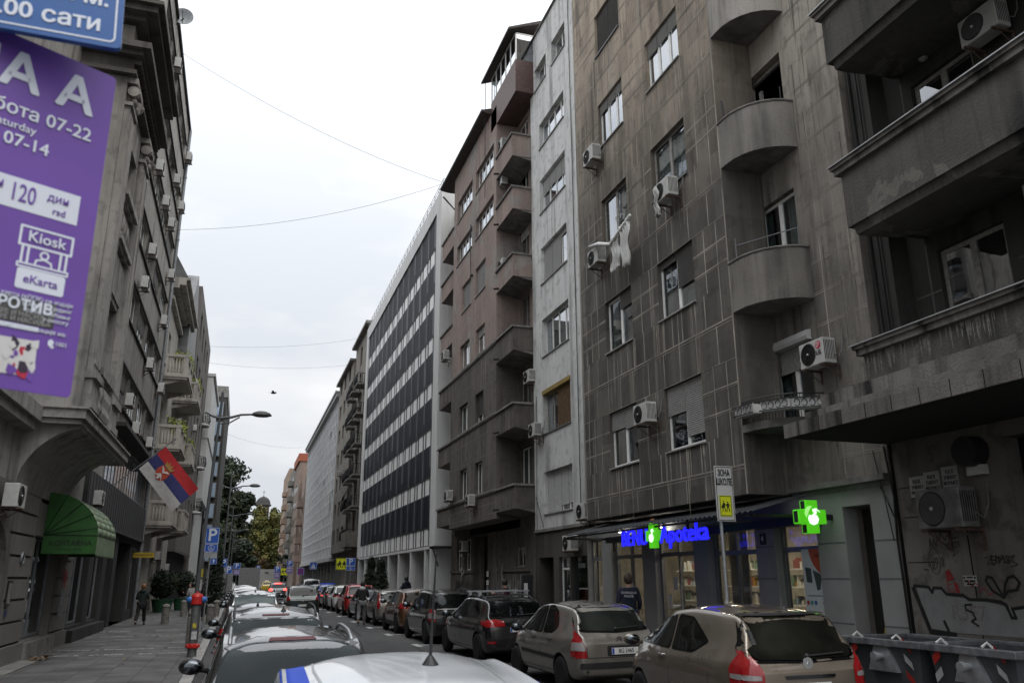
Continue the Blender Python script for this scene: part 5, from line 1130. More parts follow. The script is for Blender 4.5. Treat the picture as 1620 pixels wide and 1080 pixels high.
b = MB(); b.box(0, .03, -.07, .07, -.52, -.36); b.obj("bell_panel", mat("blue bell panel", (.03, .04, .08)), S)
S = thing("round_vent", "round dark vent in the stone pillar above the plaque", "vent", (XW+.08, 22.9, 2.55)); b = MB(); b.lathe([(.02, .01), (.10, .01), (.13, .04), (.15, .0)], (0, 0, 0), 'x', 20); b.obj("ring", M['zinc'], S); b = MB(); b.cyl((0, 0, 0), (.015, 0, 0), .10, 16); b.obj("grille", M['dark'], S)
S = thing("wall_poster", "torn pale poster pasted on the pillar under the green awning", "poster", (XW+.075, 28.6, 1.0)); b = MB(); b.box(0, .004, -.4, .4, 0, .75); b.obj("sheet", mat("weathered poster", (.16, .16, .16), .8, var=.5, vscale=9), S)
F = facing((XW+.075, 28.2, 0), (0, 1, 0), (0, 0, 1)); flat(stroke([(.1, 2.3), (.2, 2.0), (.3, 2.35), (.35, 2.0), (.5, 2.3), (.6, 1.95), (.7, 2.3)], .06)+stroke([(.15, 1.85), (.35, 2.1), (.5, 1.8), (.7, 2.05)], .05), F, mat("red paint scrawl", (.30, .02, .015), .7), T, "graffiti")
ac("large old condenser on brackets over the arched stone doorway", XW, 20.5, 3.55, -1, 1.05)
S = thing("litter", "crumpled brown paper litter lying at the foot of the stone wall", "litter", (-4.55, 24.0, .135)); b = MB(); r_ = random.Random(3)
for k in range(9):
    x, y = r_.uniform(-.15, .2), r_.uniform(-.4, .5); b.add([(x+r_.uniform(-.14, .14), y+r_.uniform(-.2, .2), r_.uniform(.0, .12)) for _ in range(4)], [(0, 1, 2), (1, 3, 2)])
b.obj("paper", mat("brown paper", (.20, .13, .065), .8), S)
# the green dome awning
S = thing("dome_awning", "green rounded shop awning with dark lettering on its side valance", "awning", (XW, 25.2, 2.65))
gaw = mat("green canvas", (.018, .085, .014), .6, var=.25, vscale=3); gaf = mat("pale grey green canvas", (.16, .21, .13), .65, var=.2, vscale=3)  # front and valance canvas is paler and greyer than the sides
prof = [(.02+1.30*math.sin(t), .55+1.12*math.cos(t)) for t in [math.pi/2*i/9 for i in range(10)]]
b = MB(); Lw = 3.5
for k in range(6):
    pass
for (x0, z0), (x1, z1) in zip(prof, prof[1:]):
    for q in range(4): ya_, yb_ = Lw*q/4, Lw*(q+1)/4; b.quad((x0, ya_, z0), (x0, yb_, z0), (x1, yb_, z1), (x1, ya_, z1))
o = b.obj("front_canvas", gaf, S, smooth=True); o.modifiers.new("solid", "SOLIDIFY").thickness = .012
for nm, y in (("side_canvas", 0), ("side_canvas", Lw)):
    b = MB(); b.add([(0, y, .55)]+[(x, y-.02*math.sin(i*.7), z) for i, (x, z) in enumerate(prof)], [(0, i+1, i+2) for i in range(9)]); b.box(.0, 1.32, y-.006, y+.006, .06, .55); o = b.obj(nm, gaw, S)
    b = MB()
    for i in (2, 4, 6, 8): b.tube([(0, y-.012, .55), (prof[i][0], y-.03, prof[i][1])], .01, 4)
    b.tube([(0, y-.012, .55), (1.3, y-.012, .55)], .012, 4); b.obj("seam", mat("dark seam", (.008, .02, .008)), o)
b = MB(); n = 22
for k in range(n): y = Lw*k/n; b.add([(1.32, y, .55), (1.32, y+Lw/n, .55), (1.33, y+Lw/n, .06), (1.33, y+Lw/n*.5, .0), (1.33, y, .06)], [(0, 1, 2, 3, 4)])
o = b.obj("valance", gaf, S); o.modifiers.new("solid", "SOLIDIFY").thickness = .01
text("KOFITARNA", .20, facing((.06, -.012, .34), (1, 0, 0), (0, 0, 1)), (.62, 0), M['black_ink'], S, sx=.95); text("FASHION", .09, facing((.06, -.012, .18), (1, 0, 0), (0, 0, 1)), (.62, 0), M['black_ink'], S, space=1.7)

# ------------------------------------------------------------------ left side, plain grey block with strip windows
cem = wallmat("grey cement facade", (.25, .24, .222), (.18, .172, .16), (.085, .082, .076), .8, grime=.35, seed=121, hi=(.33, .315, .285), zlo=10, zhi=20, patch=.6, bump=.5)
T = thing("apartment_building", "plain grey cement block with long strip windows and a corner drainpipe", "building", (XW, 40, 0), world=True)
b = MB(); strips = [(8.7, 10.28), (12.1, 13.68), (15.48, 16.95), (18.8, 20.25), (22.1, 23.55), (25.4, 26.85)]; wy = [(33.9, 36.9), (37.3, 40.3), (40.7, 43.7), (44.1, 47.1)]
b.wall(XW, -1, 33.4, 48.3, 7.75, 28.2, [(a, c, z0, z1, .28) for z0, z1 in strips for a, c in wy]+[(33.9, 36.9, 31, 32, .1)][:0])
b.wall(XW, -1, 33.4, 48.3, 4.0, 7.75, [(33.8, 47.6, 5.62, 7.45, .25)])
b.quad((XW, 48.3, 0), (-18, 48.3, 0), (-18, 48.3, 28.2), (XW, 48.3, 28.2)); b.quad((XW, 33.4, 19), (-18, 33.4, 19), (-18, 33.4, 28.2), (XW, 33.4, 28.2)); b.quad((XW, 33.4, 28.2), (-18, 33.4, 28.2), (-18, 48.3, 28.2), (XW, 48.3, 28.2)); b.quad((-18, 33.4, 0), (-18, 48.3, 0), (-18, 48.3, 28.2), (-18, 33.4, 28.2))
b.obj("wall", cem, T, recalc=False)
b = MB()
for z0, z1 in strips:
    b.box(XW, XW+.07, 33.6, 47.4, z1, z1+.07); b.box(XW, XW+.09, 33.6, 47.4, z0-.07, z0)
    for y in (36.9, 40.3, 43.7): b.box(XW-.1, XW+.004, y+.002, y+.398, z0, z1)
b.box(XW, -4.45, 33.4, 48.2, 7.6, 7.75); b.box(XW-.2, XW+.12, 33.4, 48.4, 28.2, 28.4); b.obj("string_course", mat("dark sill band", (.035, .033, .031), .85), T)
k = 0
for z0, z1 in strips:
    for a, c in wy:
        window(T, XW, -1, a+.01, c-.01, z0+.01, z1-.01, 3 + (k % 2), 'white_pvc' if (k*7) % 3 else 'old_wood', .16, (.5 if k % 5 == 0 else [.3, 0, .3, 0][:3+(k % 2)] if k % 4 == 1 else 0), 'shutter', ('curtain', 'room', 'half', 'grey', 'sides')[(k*3) % 5]); k += 1
for a, c in ((33.82, 37.2), (37.3, 40.6), (40.7, 44.1), (44.2, 47.58)): window(T, XW, -1, a, c, 5.64, 7.43, 4, 'zinc', .14, 0, back=('grey', 'curtain', 'grey', 'half')[k % 4]); k += 1
b = MB(); b.box(XW, XW+.14, 30.05, 48.4, 4.0, 5.55); b.box(XW, XW+.18, 30.05, 48.4, 3.9, 4.0)
for i in range(30): b.box(XW+.14, XW+.15, 30.2+i*.6, 30.215+i*.6, 4.0, 5.55, 1)
b.obj("fascia_cladding", [mat("dark ribbed cladding", (.045, .046, .048), .6, var=.3, vscale=2), M['dark']], T)
b = MB(); b.wall(XW-.02, -1, 30.0, 48.3, .1, 3.95, [(30.3, 33.2, .6, 3.6, .3), (34.2, 36.4, .6, 3.6, .3), (37.4, 39.2, .13, 3.6, .9), (40.2, 44.6, .13, 3.7, 1.0), (45.4, 47.6, .6, 3.4, .3)]); b.box(XW-.02, XW+.22, 30.2, 37.0, .1, .5); b.box(XW-1.1, XW-1.05, 36, 48, .1, 4, 1)
b.obj("ground_floor_wall", [wallmat("dark shop stone", (.05, .048, .046), (.035, .034, .033), (.02, .02, .02), .5, seed=127), M['dark']], T, recalc=False)
lshop(T, 30.32, 33.18, .62, 3.58, 2, XW-.02); lshop(T, 34.22, 36.38, .62, 3.58, 2, XW-.02); lshop(T, 45.42, 47.58, .62, 3.38, 2, XW-.02)
b = MB(); b.tube([(XW+.1, 47.9, .2), (XW+.1, 47.9, 28.2)], .09, 10)
for z in (2, 5, 9, 13, 17, 21, 25): b.tube([(XW+.1, 47.9, z), (XW+.1, 47.9, z+.1)], .115, 10)
b.obj("drainpipe", M['zinc'], T)
LAC = [(36.0, 14.1, "condenser on the long grey block, third strip from below, near end", 1), (44.5, 15.0, "condenser below the third strip near the drainpipe", 1), (35.9, 9.0, "nearer of two condensers beside the carved bay", 1), (38.9, 8.35, "farther of two condensers beside the carved bay", 1), (44.6, 8.6, "condenser by the drainpipe just above the flag", 1), (36, 19.6, "condenser on the long grey block, fourth strip, near end", 1),
       (39.5, 19.5, "condenser at the middle of the fourth strip on the grey block", 1), (42.6, 19.7, "condenser at the far end of the fourth strip on the grey block", 1), (37.0, 16.0, "condenser mid height on the grey block with a slatted side", 1), (46.4, 22.4, "condenser by the drainpipe, fifth strip, seen against the sky", 1), (47.3, 26.0, "condenser close under the roof edge of the grey block", 1), (37.6, 25.9, "condenser under the roof of the grey block, near end", 1), (41.0, 11.8, "condenser with a curved white pipe on the second strip", 1), (45.4, 17.9, "condenser by the drainpipe on the fourth strip sill", 1), (46.9, 11.9, "condenser by the drainpipe beside the second strip", 1), (42.8, 22.3, "condenser on the fifth strip before the drainpipe", 1)]
for y, z, lb, s_ in LAC: ac(lb, XW, y, z-.2, -1, 1.05, "condensers on the grey block")
ac("condenser in shadow behind the green dome awning", XW, 31.6, 4.7-.2, -1)
S = thing("satellite_dish", "grey satellite dish at the roof corner above the grey block", "satellite dish", (-4.75, 37.0, 28.0)); b = MB(); b.lathe([(.02, .12), (.25, .09), (.45, .0), (.46, .0), (.25, .11), (.02, .14)], (0, 0, .35), 'y', 24); o = b.obj("dish", M['zinc'], S, smooth=True); b = MB(); b.tube([(0, .1, .3), (-.2, .1, -.1), (-.35, .1, -.1)], .03, 6); b.tube([(0, -.0, -.05), (.0, -.5, .3)], .015, 5); b.obj("arm", M['iron'], S)
# flag
S = thing("national_flag", "red blue and white flag with a crowned shield hanging from a slanted pole", "flag", (XW, 36.0, 5.6))
b = MB(); P0 = Vector((0, 0, 0)); P1 = Vector((2.14, 0, 1.98)); b.tube([P0, P1], .022, 8); b.ball(tuple(P1), .045, 8); b.obj("flag_pole", M['zinc'], S)
A0 = Vector((.90, 0, .72)); A1 = Vector((1.80, 0, 1.66)); fly = Vector((1.42, 0, -1.66)); b = MB(); nu, nv = 24, 14
def fpt(u, v, off=0.): return A0.lerp(A1, u)+fly*v+Vector((0, .10*math.sin(v*5+u*2)*v+.05*math.sin(u*6+v*3)*v-off, -.10*v*(1-u)*.3))
for i in range(nu+1):
    for j in range(nv+1): b.v.append(tuple(fpt(i/nu, j/nv)))
for i in range(nu):
    for j in range(nv): a = i*(nv+1)+j; b.f.append((a, a+1, a+nv+2, a+nv+1)); b.m.append(0 if i < 8 else 1 if i < 16 else 2)
o = b.obj("flag_cloth", [mat("flag white", (.42, .41, .40), .8), mat("flag blue", (.028, .032, .12), .8), mat("flag red", (.38, .018, .022), .8)], S, smooth=True)
def fdraw(polys, m_, nm, off):
    q = MB()
    for p in polys: q.add([tuple(fpt(u, v, off)) for u, v in p]+[tuple(fpt(u, v, off-.004)) for u, v in p], [tuple(range(len(p)))]); 
    q.obj(nm, m_, o)
shield = [(.62, .24), (.62, .45), (.45, .47), (.30, .44), (.20, .345), (.30, .24), (.45, .21)]
fdraw([shield], mat("shield red", (.42, .06, .03)), "shield", .010); fdraw([[(.45, .34), (.60, .24), (.58, .30), (.50, .36)], [(.45, .34), (.60, .45), (.58, .38), (.5, .34)], [(.42, .33), (.27, .24), (.30, .31), (.4, .36)], [(.42, .35), (.27, .44), (.32, .38), (.4, .33)], [(.40, .31), (.24, .32), (.24, .36), (.40, .37)]], mat("eagle white", (.55, .53, .50)), "eagle", .04)
fdraw([[(.64, .26), (.64, .43), (.80, .46), (.72, .40), (.84, .38), (.74, .35), (.84, .30), (.73, .29), (.80, .24)]], mat("crown gold", (.30, .17, .05)), "crown", .03)
S = thing("shop_nameplate", "small yellow shop board sticking out above the far shop doors", "sign", (-4.6, 46.5, 3.1)); b = MB(); b.box(-.55, .45, -.03, .03, 0, .26); b.obj("board", mat("yellow board", (.36, .25, .02), .5), S); F = facing((-.05, -.031, .13), (1, 0, 0), (0, 0, 1)); text("MENJAČNICA", .14, F, (0, 0), M['black_ink'], S); b = MB(); b.box(-.6, -.55, -.02, .02, .1, .16); b.obj("bracket", M['iron'], S)

# ------------------------------------------------------------------ left side, ornate house with balustrades, then white and dark blocks
orn = wallmat("beige ornate plaster", (.36, .335, .30), (.29, .27, .24), (.12, .11, .10), .65, seed=131, hi=(.42, .40, .36), zlo=6, zhi=14)
T = thing("apartment_building", "ornate beige house with stone balustrade balconies and a steep slate roof", "building", (XW, 60, 0), world=True)
b = MB(); wh = [(50.4+i*4.6, 51.9+i*4.6, 9.3+4.2*j, 12.0+4.2*j, .3) for i in range(3) for j in range(-1, 3)]
b.wall(XW, -1, 48.4, 66, 4.0, 19.2, wh); b.quad((XW, 66, 0), (-18, 66, 0), (-18, 66, 19), (XW, 66, 19)); b.wall(XW, -1, 48.4, 66, .1, 4.0, [(49, 52, .2, 3.3, .5), (54, 57, .2, 3.3, .5), (59, 62, .2, 3.3, .5)]); b.box(-5.7, -5.6, 48.4, 66, .1, 4, 1)
b.wall(XW+.5, -1, 66, 86, 4.2, 24.5, [(68+i*4, 69.8+i*4, 6.5+3.6*j, 8.6+3.6*j, .3) for i in range(4) for j in range(5)], mi=2); b.quad((XW+.5, 66, 4), (XW-5, 66, 4), (XW-5, 66, 24.5), (XW+.5, 66, 24.5), 2); b.wall(XW, -1, 66, 86, .1, 4.2, mi=1); b.quad((XW+.5, 86, 0), (-18, 86, 0), (-18, 86, 24), (XW+.5, 86, 24), 2)
b.obj("wall", [orn, M['dark'], wallmat("dark old plaster", (.14, .13, .12), (.10, .095, .088), (.05, .048, .045), .6, seed=137)], T, recalc=False)
for h in wh: window(T, XW, -1, h[0]+.01, h[1]-.01, h[2]+.01, h[3]-.01, 2, 'old_wood', .2, 0, back='room', rail=.7)
for i in range(4):
    for j in range(5): window(T, XW+.5, -1, 68.01+i*4, 69.79+i*4, 6.51+3.6*j, 8.59+3.6*j, 2, 'old_wood', .2, 0, back='room', sill=False)
b = MB()
for z0, z1, d in ((17.6, 17.8, .25), (17.8, 18.3, .12), (18.3, 18.5, .45), (18.5, 18.8, .8), (18.8, 18.95, 1.0), (13.9, 14.0, .1), (9.0, 9.1, .08)): b.box(XW, XW+d, 48.42, 58.5, z0, z1)
for z0, z1, d in ((15.2, 15.5, .4), (15.5, 15.8, .8), (15.8, 16.0, 1.0)): b.box(XW, XW+d, 59.5, 66, z0, z1)
b.obj("cornice", orn, T)
b = MB(); b.prism([(XW+.9, 18.95), (XW-1.2, 22.6), (XW-3, 22.9), (-16, 22.9), (-16, 18.95)], 'y', 48.5, 58.6); b.prism([(56, 16.0), (57, 20.5), (60, 23.2), (63, 20.5), (64.5, 16.0)], 'x', XW-1, XW+.6)
for k in range(6): b.box(XW-1.0, XW-.9+.02, 49.2+k*1.4, 49.3+k*1.4, 22.2, 22.9)
b.obj("roof", mat("slate and sheet roof", (.12, .12, .12), .5, metal=.2, var=.4, vscale=2), T)
def balustrade(y0, y1, x, zs, zt, par, bow=False):
    b = MB(); b.box(XW, x+.15, y0-.12, y1+.12, zs-.12, zs); b.box(XW, x+.08, y0-.06, y1+.06, zs-.24, zs-.12); b.prism([(XW, zs-.24), (x-.1, zs-.24), (XW, zs-.6)], 'y', y0+.1, y0+.4); b.prism([(XW, zs-.24), (x-.1, zs-.24), (XW, zs-.6)], 'y', y1-.4, y1-.1); o = b.obj("balcony", orn, par)
    b = MB(); b.box(x-.17, x+.05, y0-.02, y1+.02, zt-.16, zt); b.box(XW, x-.17, y0-.02, y0+.2, zt-.16, zt); b.box(XW, x-.17, y1-.2, y1+.02, zt-.16, zt)
    b.box(x-.15, x+.03, y0, y1, zs, zs+.14); b.box(XW, x-.15, y0, y0+.18, zs, zs+.14); b.box(XW, x-.15, y1-.18, y1, zs, zs+.14)
    for yy in (y0, y1-.26): b.box(x-.22, x+.04, yy, yy+.26, zs+.14, zt-.16); 
    b.box(XW, XW+.2, y0, y0+.2, zs+.14, zt-.16); b.box(x-.2, x+.04, (y0+y1)/2-.2, (y0+y1)/2+.2, zs+.14, zt-.16)
    pr = [(.045, 0), (.075, .06), (.085, .25), (.05, .5), (.045, .62), (.075, .72)]; s_ = (zt-.16-zs-.14)/.72
    for k in range(5): b.lathe([(r, h*s_) for r, h in pr], (XW+.32+(x-XW-.6)*k/4, y0+.09, zs+.14), 'z', 7)
    for k in range(9): b.lathe([(r, h*s_) for r, h in pr], (x-.06, y0+.42+(y1-y0-.84)*k/8, zs+.14), 'z', 7)
    b.obj("balustrade", orn, o)
for zs, zt in ((5.0, 6.24), (9.2, 10.47), (13.35, 14.6)): balustrade(49.5, 53.8, -3.8, zs, zt, T); balustrade(57.0, 61.2, -3.6, zs+.1, zt+.1, T)
leafy = mat("yellow green balcony plants", (.20, .24, .03), .8, var=.4, vscale=9)
def leafpatch(nm, lb, cat, x0, x1, y0, y1, z0, z1, n, s, m_, seed, group=None, dens=None):
    r_ = random.Random(seed); b = MB()
    for i in range(n):
        c = Vector((r_.uniform(x0, x1), r_.uniform(y0, y1), z0+(z1-z0)*r_.random()**1.5)); a = Vector((r_.gauss(0, 1), r_.gauss(0, 1), r_.gauss(0, 1))).normalized(); t = a.orthogonal().normalized(); u = a.cross(t); k = s*r_.uniform(.6, 1.3)
        b.add([tuple(c+t*k), tuple(c+u*k*.5), tuple(c-t*k), tuple(c-u*k*.5)], [(0, 1, 2, 3)])
    return tag(b.obj(nm, m_, recalc=False), lb, cat, group)
leafpatch("balcony_plants", "yellow green plants trailing over the middle stone balustrade above the flag", "plants", -4.6, -3.65, 49.5, 53.8, 10.3, 10.95, 420, .09, leafy, 4)
leafpatch("balcony_plants", "yellow green plants on the upper stone balustrade", "plants", -4.6, -3.65, 49.5, 53.8, 14.5, 15.0, 300, .09, leafy, 5)
leafpatch("balcony_plants", "yellow green plants on the far upper balustrade", "plants", -4.4, -3.5, 57.0, 61.2, 14.6, 15.1, 300, .10, leafy, 6)
leafpatch("balcony_plants", "yellow green plants on the far middle balustrade", "plants", -4.4, -3.5, 57.0, 61.2, 10.5, 11.0, 240, .10, leafy, 7)
for y, x, z, lb in ((56, XW, 3.2, "condenser under the ornate house balconies, nearer one"), (64, XW, 2.6, "condenser under the ornate house balconies, farther one"), (67, XW+.5, 16.6, "condenser high on the dark old wall past the ornate house"), (70.5, XW+.5, 13.6, "condenser lower on the dark old wall past the ornate house")): ac(lb, x, y, z, -1)
T = thing("apartment_building", "plain white block with curved iron balconies and a scroll bracket past the ornate house", "building", (-4, 88, 0), world=True)
lw = wallmat("white plaster block", (.50, .50, .49), (.44, .44, .43), (.28, .28, .275), .4, seed=141, bump=.1)
b = MB(); b.box(-18, -4.0, 86.1, 102, 9.6, 21.8); b.box(-18, -4.5, 86.1, 102, 0, 9.6); b.obj("wall", lw, T); b = MB(); b.box(-18, -3.8, 86.0, 102.1, 21.8, 22.1); b.box(-8, -3.9, 86.05, 102.1, 15.5, 15.65); b.obj("cornice", lw, T)
b = MB(); b.prism([(-4.0, 9.6), (-4.5, 9.6), (-4.5, 7.2), (-4.42, 7.2), (-4.3, 8.2), (-4.1, 8.9)], 'y', 86.2, 87.0); b.tube([(-4.2, 86.15, 9.2), (-4.35, 86.12, 9.0), (-4.3, 86.12, 8.8), (-4.15, 86.13, 8.9)], .07, 6); b.obj("scroll_bracket", lw, T)
for z in (8.0, 12.2, 16.4):
    b = MB(); b.lathe([(.0, 0), (1.0, 0), (1.05, .12), (1.0, .2), (0, .2)], (-4.9, 84.8, z), 'z', 20); o = b.obj("balcony", lw, T)
    b = MB()
    for k in range(14): t = R(-100+200*k/13); x, y = -4.9+.98*math.cos(t), 84.8+.98*math.sin(t); b.tube([(x, y, z+.2), (x+.1*math.cos(t), y+.1*math.sin(t), z+.6), (x, y, z+1.2)], .025, 4)
    b.tube([(-4.9+.98*math.cos(R(a)), 84.8+.98*math.sin(R(a)), z+1.2) for a in range(-100, 101, 20)], .03, 5); b.tube([(-4.9+1.0*math.cos(R(a)), 84.8+1.0*math.sin(R(a)), z+.7) for a in range(-100, 101, 20)], .02, 4); b.obj("balcony_railing", M['iron'], o)
T = thing("apartment_building", "dark grey block with a column of bluish window bays, farthest on the left", "building", (-3.1, 108, 0), world=True)
b = MB(); b.box(-18, -3.1, 105, 125, 0, 24.9); b.obj("wall", wallmat("dark grey render", (.075, .072, .068), (.055, .053, .05), (.03, .03, .03), .5, seed=151), T); b = MB(); b.box(-18, -3.0, 104.9, 125, 23.6, 25.0); b.obj("roof_band", M['concrete'], T)
for i in range(8):
    z = 4.0+2.45*i; b = MB(); b.box(-4.4, -3.35, 104.4, 105, z, z+1.75); w = b.obj("window", mat("pale bay frame", (.2, .21, .22), .6), T); b = MB(); b.box(-4.3, -3.45, 104.36, 104.4, z+.1, z+1.65); b.obj("pane", mat("sky blue glazing", (.25, .33, .42), .15, spec=.8), w); b = MB(); b.box(-3.35, -3.31, 104.5, 104.95, z+.1, z+1.6); b.obj("pane", M['car_glass'], w)

# ------------------------------------------------------------------ cars
def lerp(a, b, t): return a+(b-a)*t
def curve(pts):
    """smooth monotone interpolation through (y, v) points"""
    ys = [p[0] for p in pts]; vs = [p[1] for p in pts]; n = len(pts)
    d = [(vs[i+1]-vs[i])/(ys[i+1]-ys[i]) for i in range(n-1)]
    m = [d[0]]+[0 if d[i-1]*d[i] <= 0 else 2*d[i-1]*d[i]/(d[i-1]+d[i]) for i in range(1, n-1)]+[d[-1]]
    def f(y):
        if y <= ys[0]: return vs[0]
        if y >= ys[-1]: return vs[-1]
        i = max(k for k in range(n-1) if ys[k] <= y); h = ys[i+1]-ys[i]; t = (y-ys[i])/h
        return (2*t**3-3*t**2+1)*vs[i]+(t**3-2*t**2+t)*h*m[i]+(-2*t**3+3*t**2)*vs[i+1]+(t**3-t**2)*h*m[i+1]
    return f
def smoothpoly(pts, r=.06, n=4):
    """round the corners of a polygon"""
    out = []; N = len(pts)
    for i in range(N):
        p = Vector(pts[i]); a = Vector(pts[i-1])-p; b = Vector(pts[(i+1) % N])-p; k = min(r, a.length*.45, b.length*.45)
        s = p+a.normalized()*k; e = p+b.normalized()*k
        for q in range(n+1): t = q/n; out.append(tuple((1-t)**2*s+2*t*(1-t)*p+t*t*e))
    return out
def loft(rings):
    n = len(rings[0]); vs = [p for r in rings for p in r]; fs = [tuple(range(n))[::-1], tuple((len(rings)-1)*n+k for k in range(n))]
    for i in range(len(rings)-1):
        for k in range(n): fs.append((i*n+k, i*n+(k+1) % n, (i+1)*n+(k+1) % n, (i+1)*n+k))
    return vs, fs
class Car:
    """y = 0 is the rear bumper, the nose points to +y, the left side is -x"""
    def __init__(s, name, label, cat, loc, rz, spec, paint_m, group=None):
        s.t = thing(name, label, cat, (loc[0], loc[1], loc[2]+(rz_(loc[0]) if loc[0] > -.6 else 0)), rz, group); s.sp = spec
        if loc[0] > -.6: s.t.rotation_euler[1] = -SLOPE
        s.build(paint_m)
    def build(s, pm):
        sp = s.sp; L, Wd = sp['L'], sp['W']/2
        top, belt, hw = curve(sp['top']), curve(sp['belt']), curve(sp['plan']); rf = sp.get('roofw', .74); zl = sp.get('clear', .2)
        ys = sorted(set([0, .02, .05, .09, .14, .2, .27, .35, .45, .56, L-.02, L-.06, L-.12, L-.2, L-.3, L-.42, L]+[.7+(L-1.25)*i/26 for i in range(27)]))
        rings = []; s.half = {}
        for y in ys:
            h, zt, zb = hw(y)*Wd, top(y), belt(y); zb = min(zb, zt-.01); g = max(0, min(1, (zt-zb)/.45)); g = g*g*(3-2*g)
            hr = h*lerp(.93, rf, g); zlo = zl+.10*max(0, 1-y/.25)+.06*max(0, 1-(L-y)/.3)
            half = [(h*.80, zlo), (h*.93, zlo+.03), (h*.975, zlo+.14), (h*.99, lerp(zlo, zb, .35)), (h, lerp(zlo, zb, .62)), (h*.992, lerp(zlo, zb, .84)), (h*.965, zb-.025), (h*.945, zb+.005),
                    (lerp(h*.935, hr, .28), lerp(zb, zt, .25)), (lerp(h*.935, hr, .62), lerp(zb, zt, .55)), (lerp(h*.935, hr, .93), lerp(zb, zt, .84)), (hr*.965, lerp(zb, zt, .93)), (hr*.88, zt-.045*(zt-zb)/.4-.010), (hr*.6, zt-.024), (hr*.25, zt-.003)]
            s.half[y] = half; rings.append([(-x, y, z) for x, z in half]+[(x, y, z) for x, z in half[::-1]])
        n = len(rings[0]); vs = [p for r in rings for p in r]; fs = []
        for i in range(len(rings)-1):
            for k in range(n): fs.append((i*n+k, i*n+(k+1) % n, (i+1)*n+(k+1) % n, (i+1)*n+k))
        # inset caps
        for e, yo in ((0, -.018), (len(rings)-1, .03)):
            r = rings[e]; cz = sum(p[2] for p in r)/n; o = len(vs); vs += [(p[0]*.9, p[1]+yo, cz+(p[2]-cz)*.88) for p in r]
            for k in range(n): fs.append((e*n+k, e*n+(k+1) % n, o+(k+1) % n, o+k))
            fs += [tuple(o+q for q in (k, k+1, n-2-k, n-1-k)) for k in range(n//2-1)]
        me = bpy.data.meshes.new("body"); me.from_pydata(vs, [], fs)
        bm = bmesh.new(); bm.from_mesh(me); bmesh.ops.recalc_face_normals(bm, faces=bm.faces); bm.to_mesh(me); bm.free()
        me.materials.append(pm); me.materials.append(M['plastic'])
        o = bpy.data.objects.new("body", me); COL.objects.link(o); sub = o.modifiers.new("s", "SUBSURF"); sub.levels = 1; sub.render_levels = 1
        bpy.context.view_layer.update(); dg = bpy.context.evaluated_depsgraph_get(); m2 = bpy.data.meshes.new_from_object(o.evaluated_get(dg))
        s.bvh = BVHTree.FromPolygons([v.co.copy() for v in m2.vertices], [tuple(p.vertices) for p in m2.polygons])
        o.modifiers.clear(); o.data = m2
        # wheel wells
        wr = sp.get('wr', .31); s.wy = sp['wheels']; tools = []
        for y in s.wy:
            for sx in (-1, 1):
                b = MB(); b.tube([(sx*(Wd-.24), y, wr+.005), (sx*(Wd+.1), y, wr+.005)], wr+.055, 28); c = b.obj("well", M['plastic']); tools.append(c)
                md = o.modifiers.new("b", "BOOLEAN"); md.operation = 'DIFFERENCE'; md.solver = 'EXACT'; md.object = c
        bpy.context.view_layer.update(); m3 = bpy.data.meshes.new_from_object(o.evaluated_get(bpy.context.evaluated_depsgraph_get()))
        o.modifiers.clear(); o.data = m3; m3.materials.clear(); m3.materials.append(pm); m3.materials.append(M['plastic'])
        for p in m3.polygons: p.use_smooth = True
        for c in tools: bpy.data.objects.remove(c)
        for p in m3.polygons:
            q = p.center
            p.material_index = 1 if any(abs(((q.y-y)**2+(q.z-wr-.005)**2)**.5-(wr+.055)) < .02 and abs(q.x) < Wd-.06 for y in s.wy) or (abs(abs(q.x)-(Wd-.24)) < .004 and q.z < .75) else 0
        if hasattr(m3, "set_sharp_from_angle"): m3.set_sharp_from_angle(angle=R(38))
        m3.name = "body"; o.name = "body"; o.parent = s.t; s.body = o
        # wheels
        tyre = MB(); w_ = .19; tyre.lathe([(wr*.66, -w_/2), (wr*.9, -w_/2-.005), (wr, -w_/2+.03), (wr, w_/2-.03), (wr*.9, w_/2+.005), (wr*.66, w_/2)], (0, 0, 0), 'x', 28)
        tm = tyre.mesh("wheel", M['rubber'], True)
        rim = MB(); rim.lathe([(wr*.68, -.075), (wr*.68, -.085), (wr*.60, -.085), (wr*.58, -.03)], (0, 0, 0), 'x', 28); rim.lathe([(.0, -.05), (.05, -.055), (.06, -.04), (.06, 0)], (0, 0, 0), 'x', 12)
        ns = sp.get('spokes', 7)
        for k in range(ns):
            a = 2*math.pi*k/ns; d = Vector((0, math.cos(a), math.sin(a))); e = Vector((0, -math.sin(a), math.cos(a))); r0, r1 = .05, wr*.64
            rim.add([tuple(d*r0+e*.026+Vector((-.05, 0, 0))), tuple(d*r0-e*.026+Vector((-.05, 0, 0))), tuple(d*r1-e*.04+Vector((-.07, 0, 0))), tuple(d*r1+e*.04+Vector((-.07, 0, 0)))]+[tuple(d*r0+e*.026), tuple(d*r0-e*.026), tuple(d*r1-e*.04), tuple(d*r1+e*.04)], [(0, 1, 2, 3), (0, 4, 5, 1), (1, 5, 6, 2), (2, 6, 7, 3), (3, 7, 4, 0)])
        rim.cyl((.0, 0, 0), (.01, 0, 0), wr*.67, 24)
        rim.f[-1]; rmm = rim.mesh("rim", [sp.get('rim', M['alloy'])], False)
        for y in s.wy:
            for sx in (-1, 1):
                w = link("wheel", tm, s.t, loc=(sx*(Wd-.105), y, wr)); r = link("rim", rmm, w); r.rotation_euler = (0, 0, 0 if sx < 0 else math.pi)
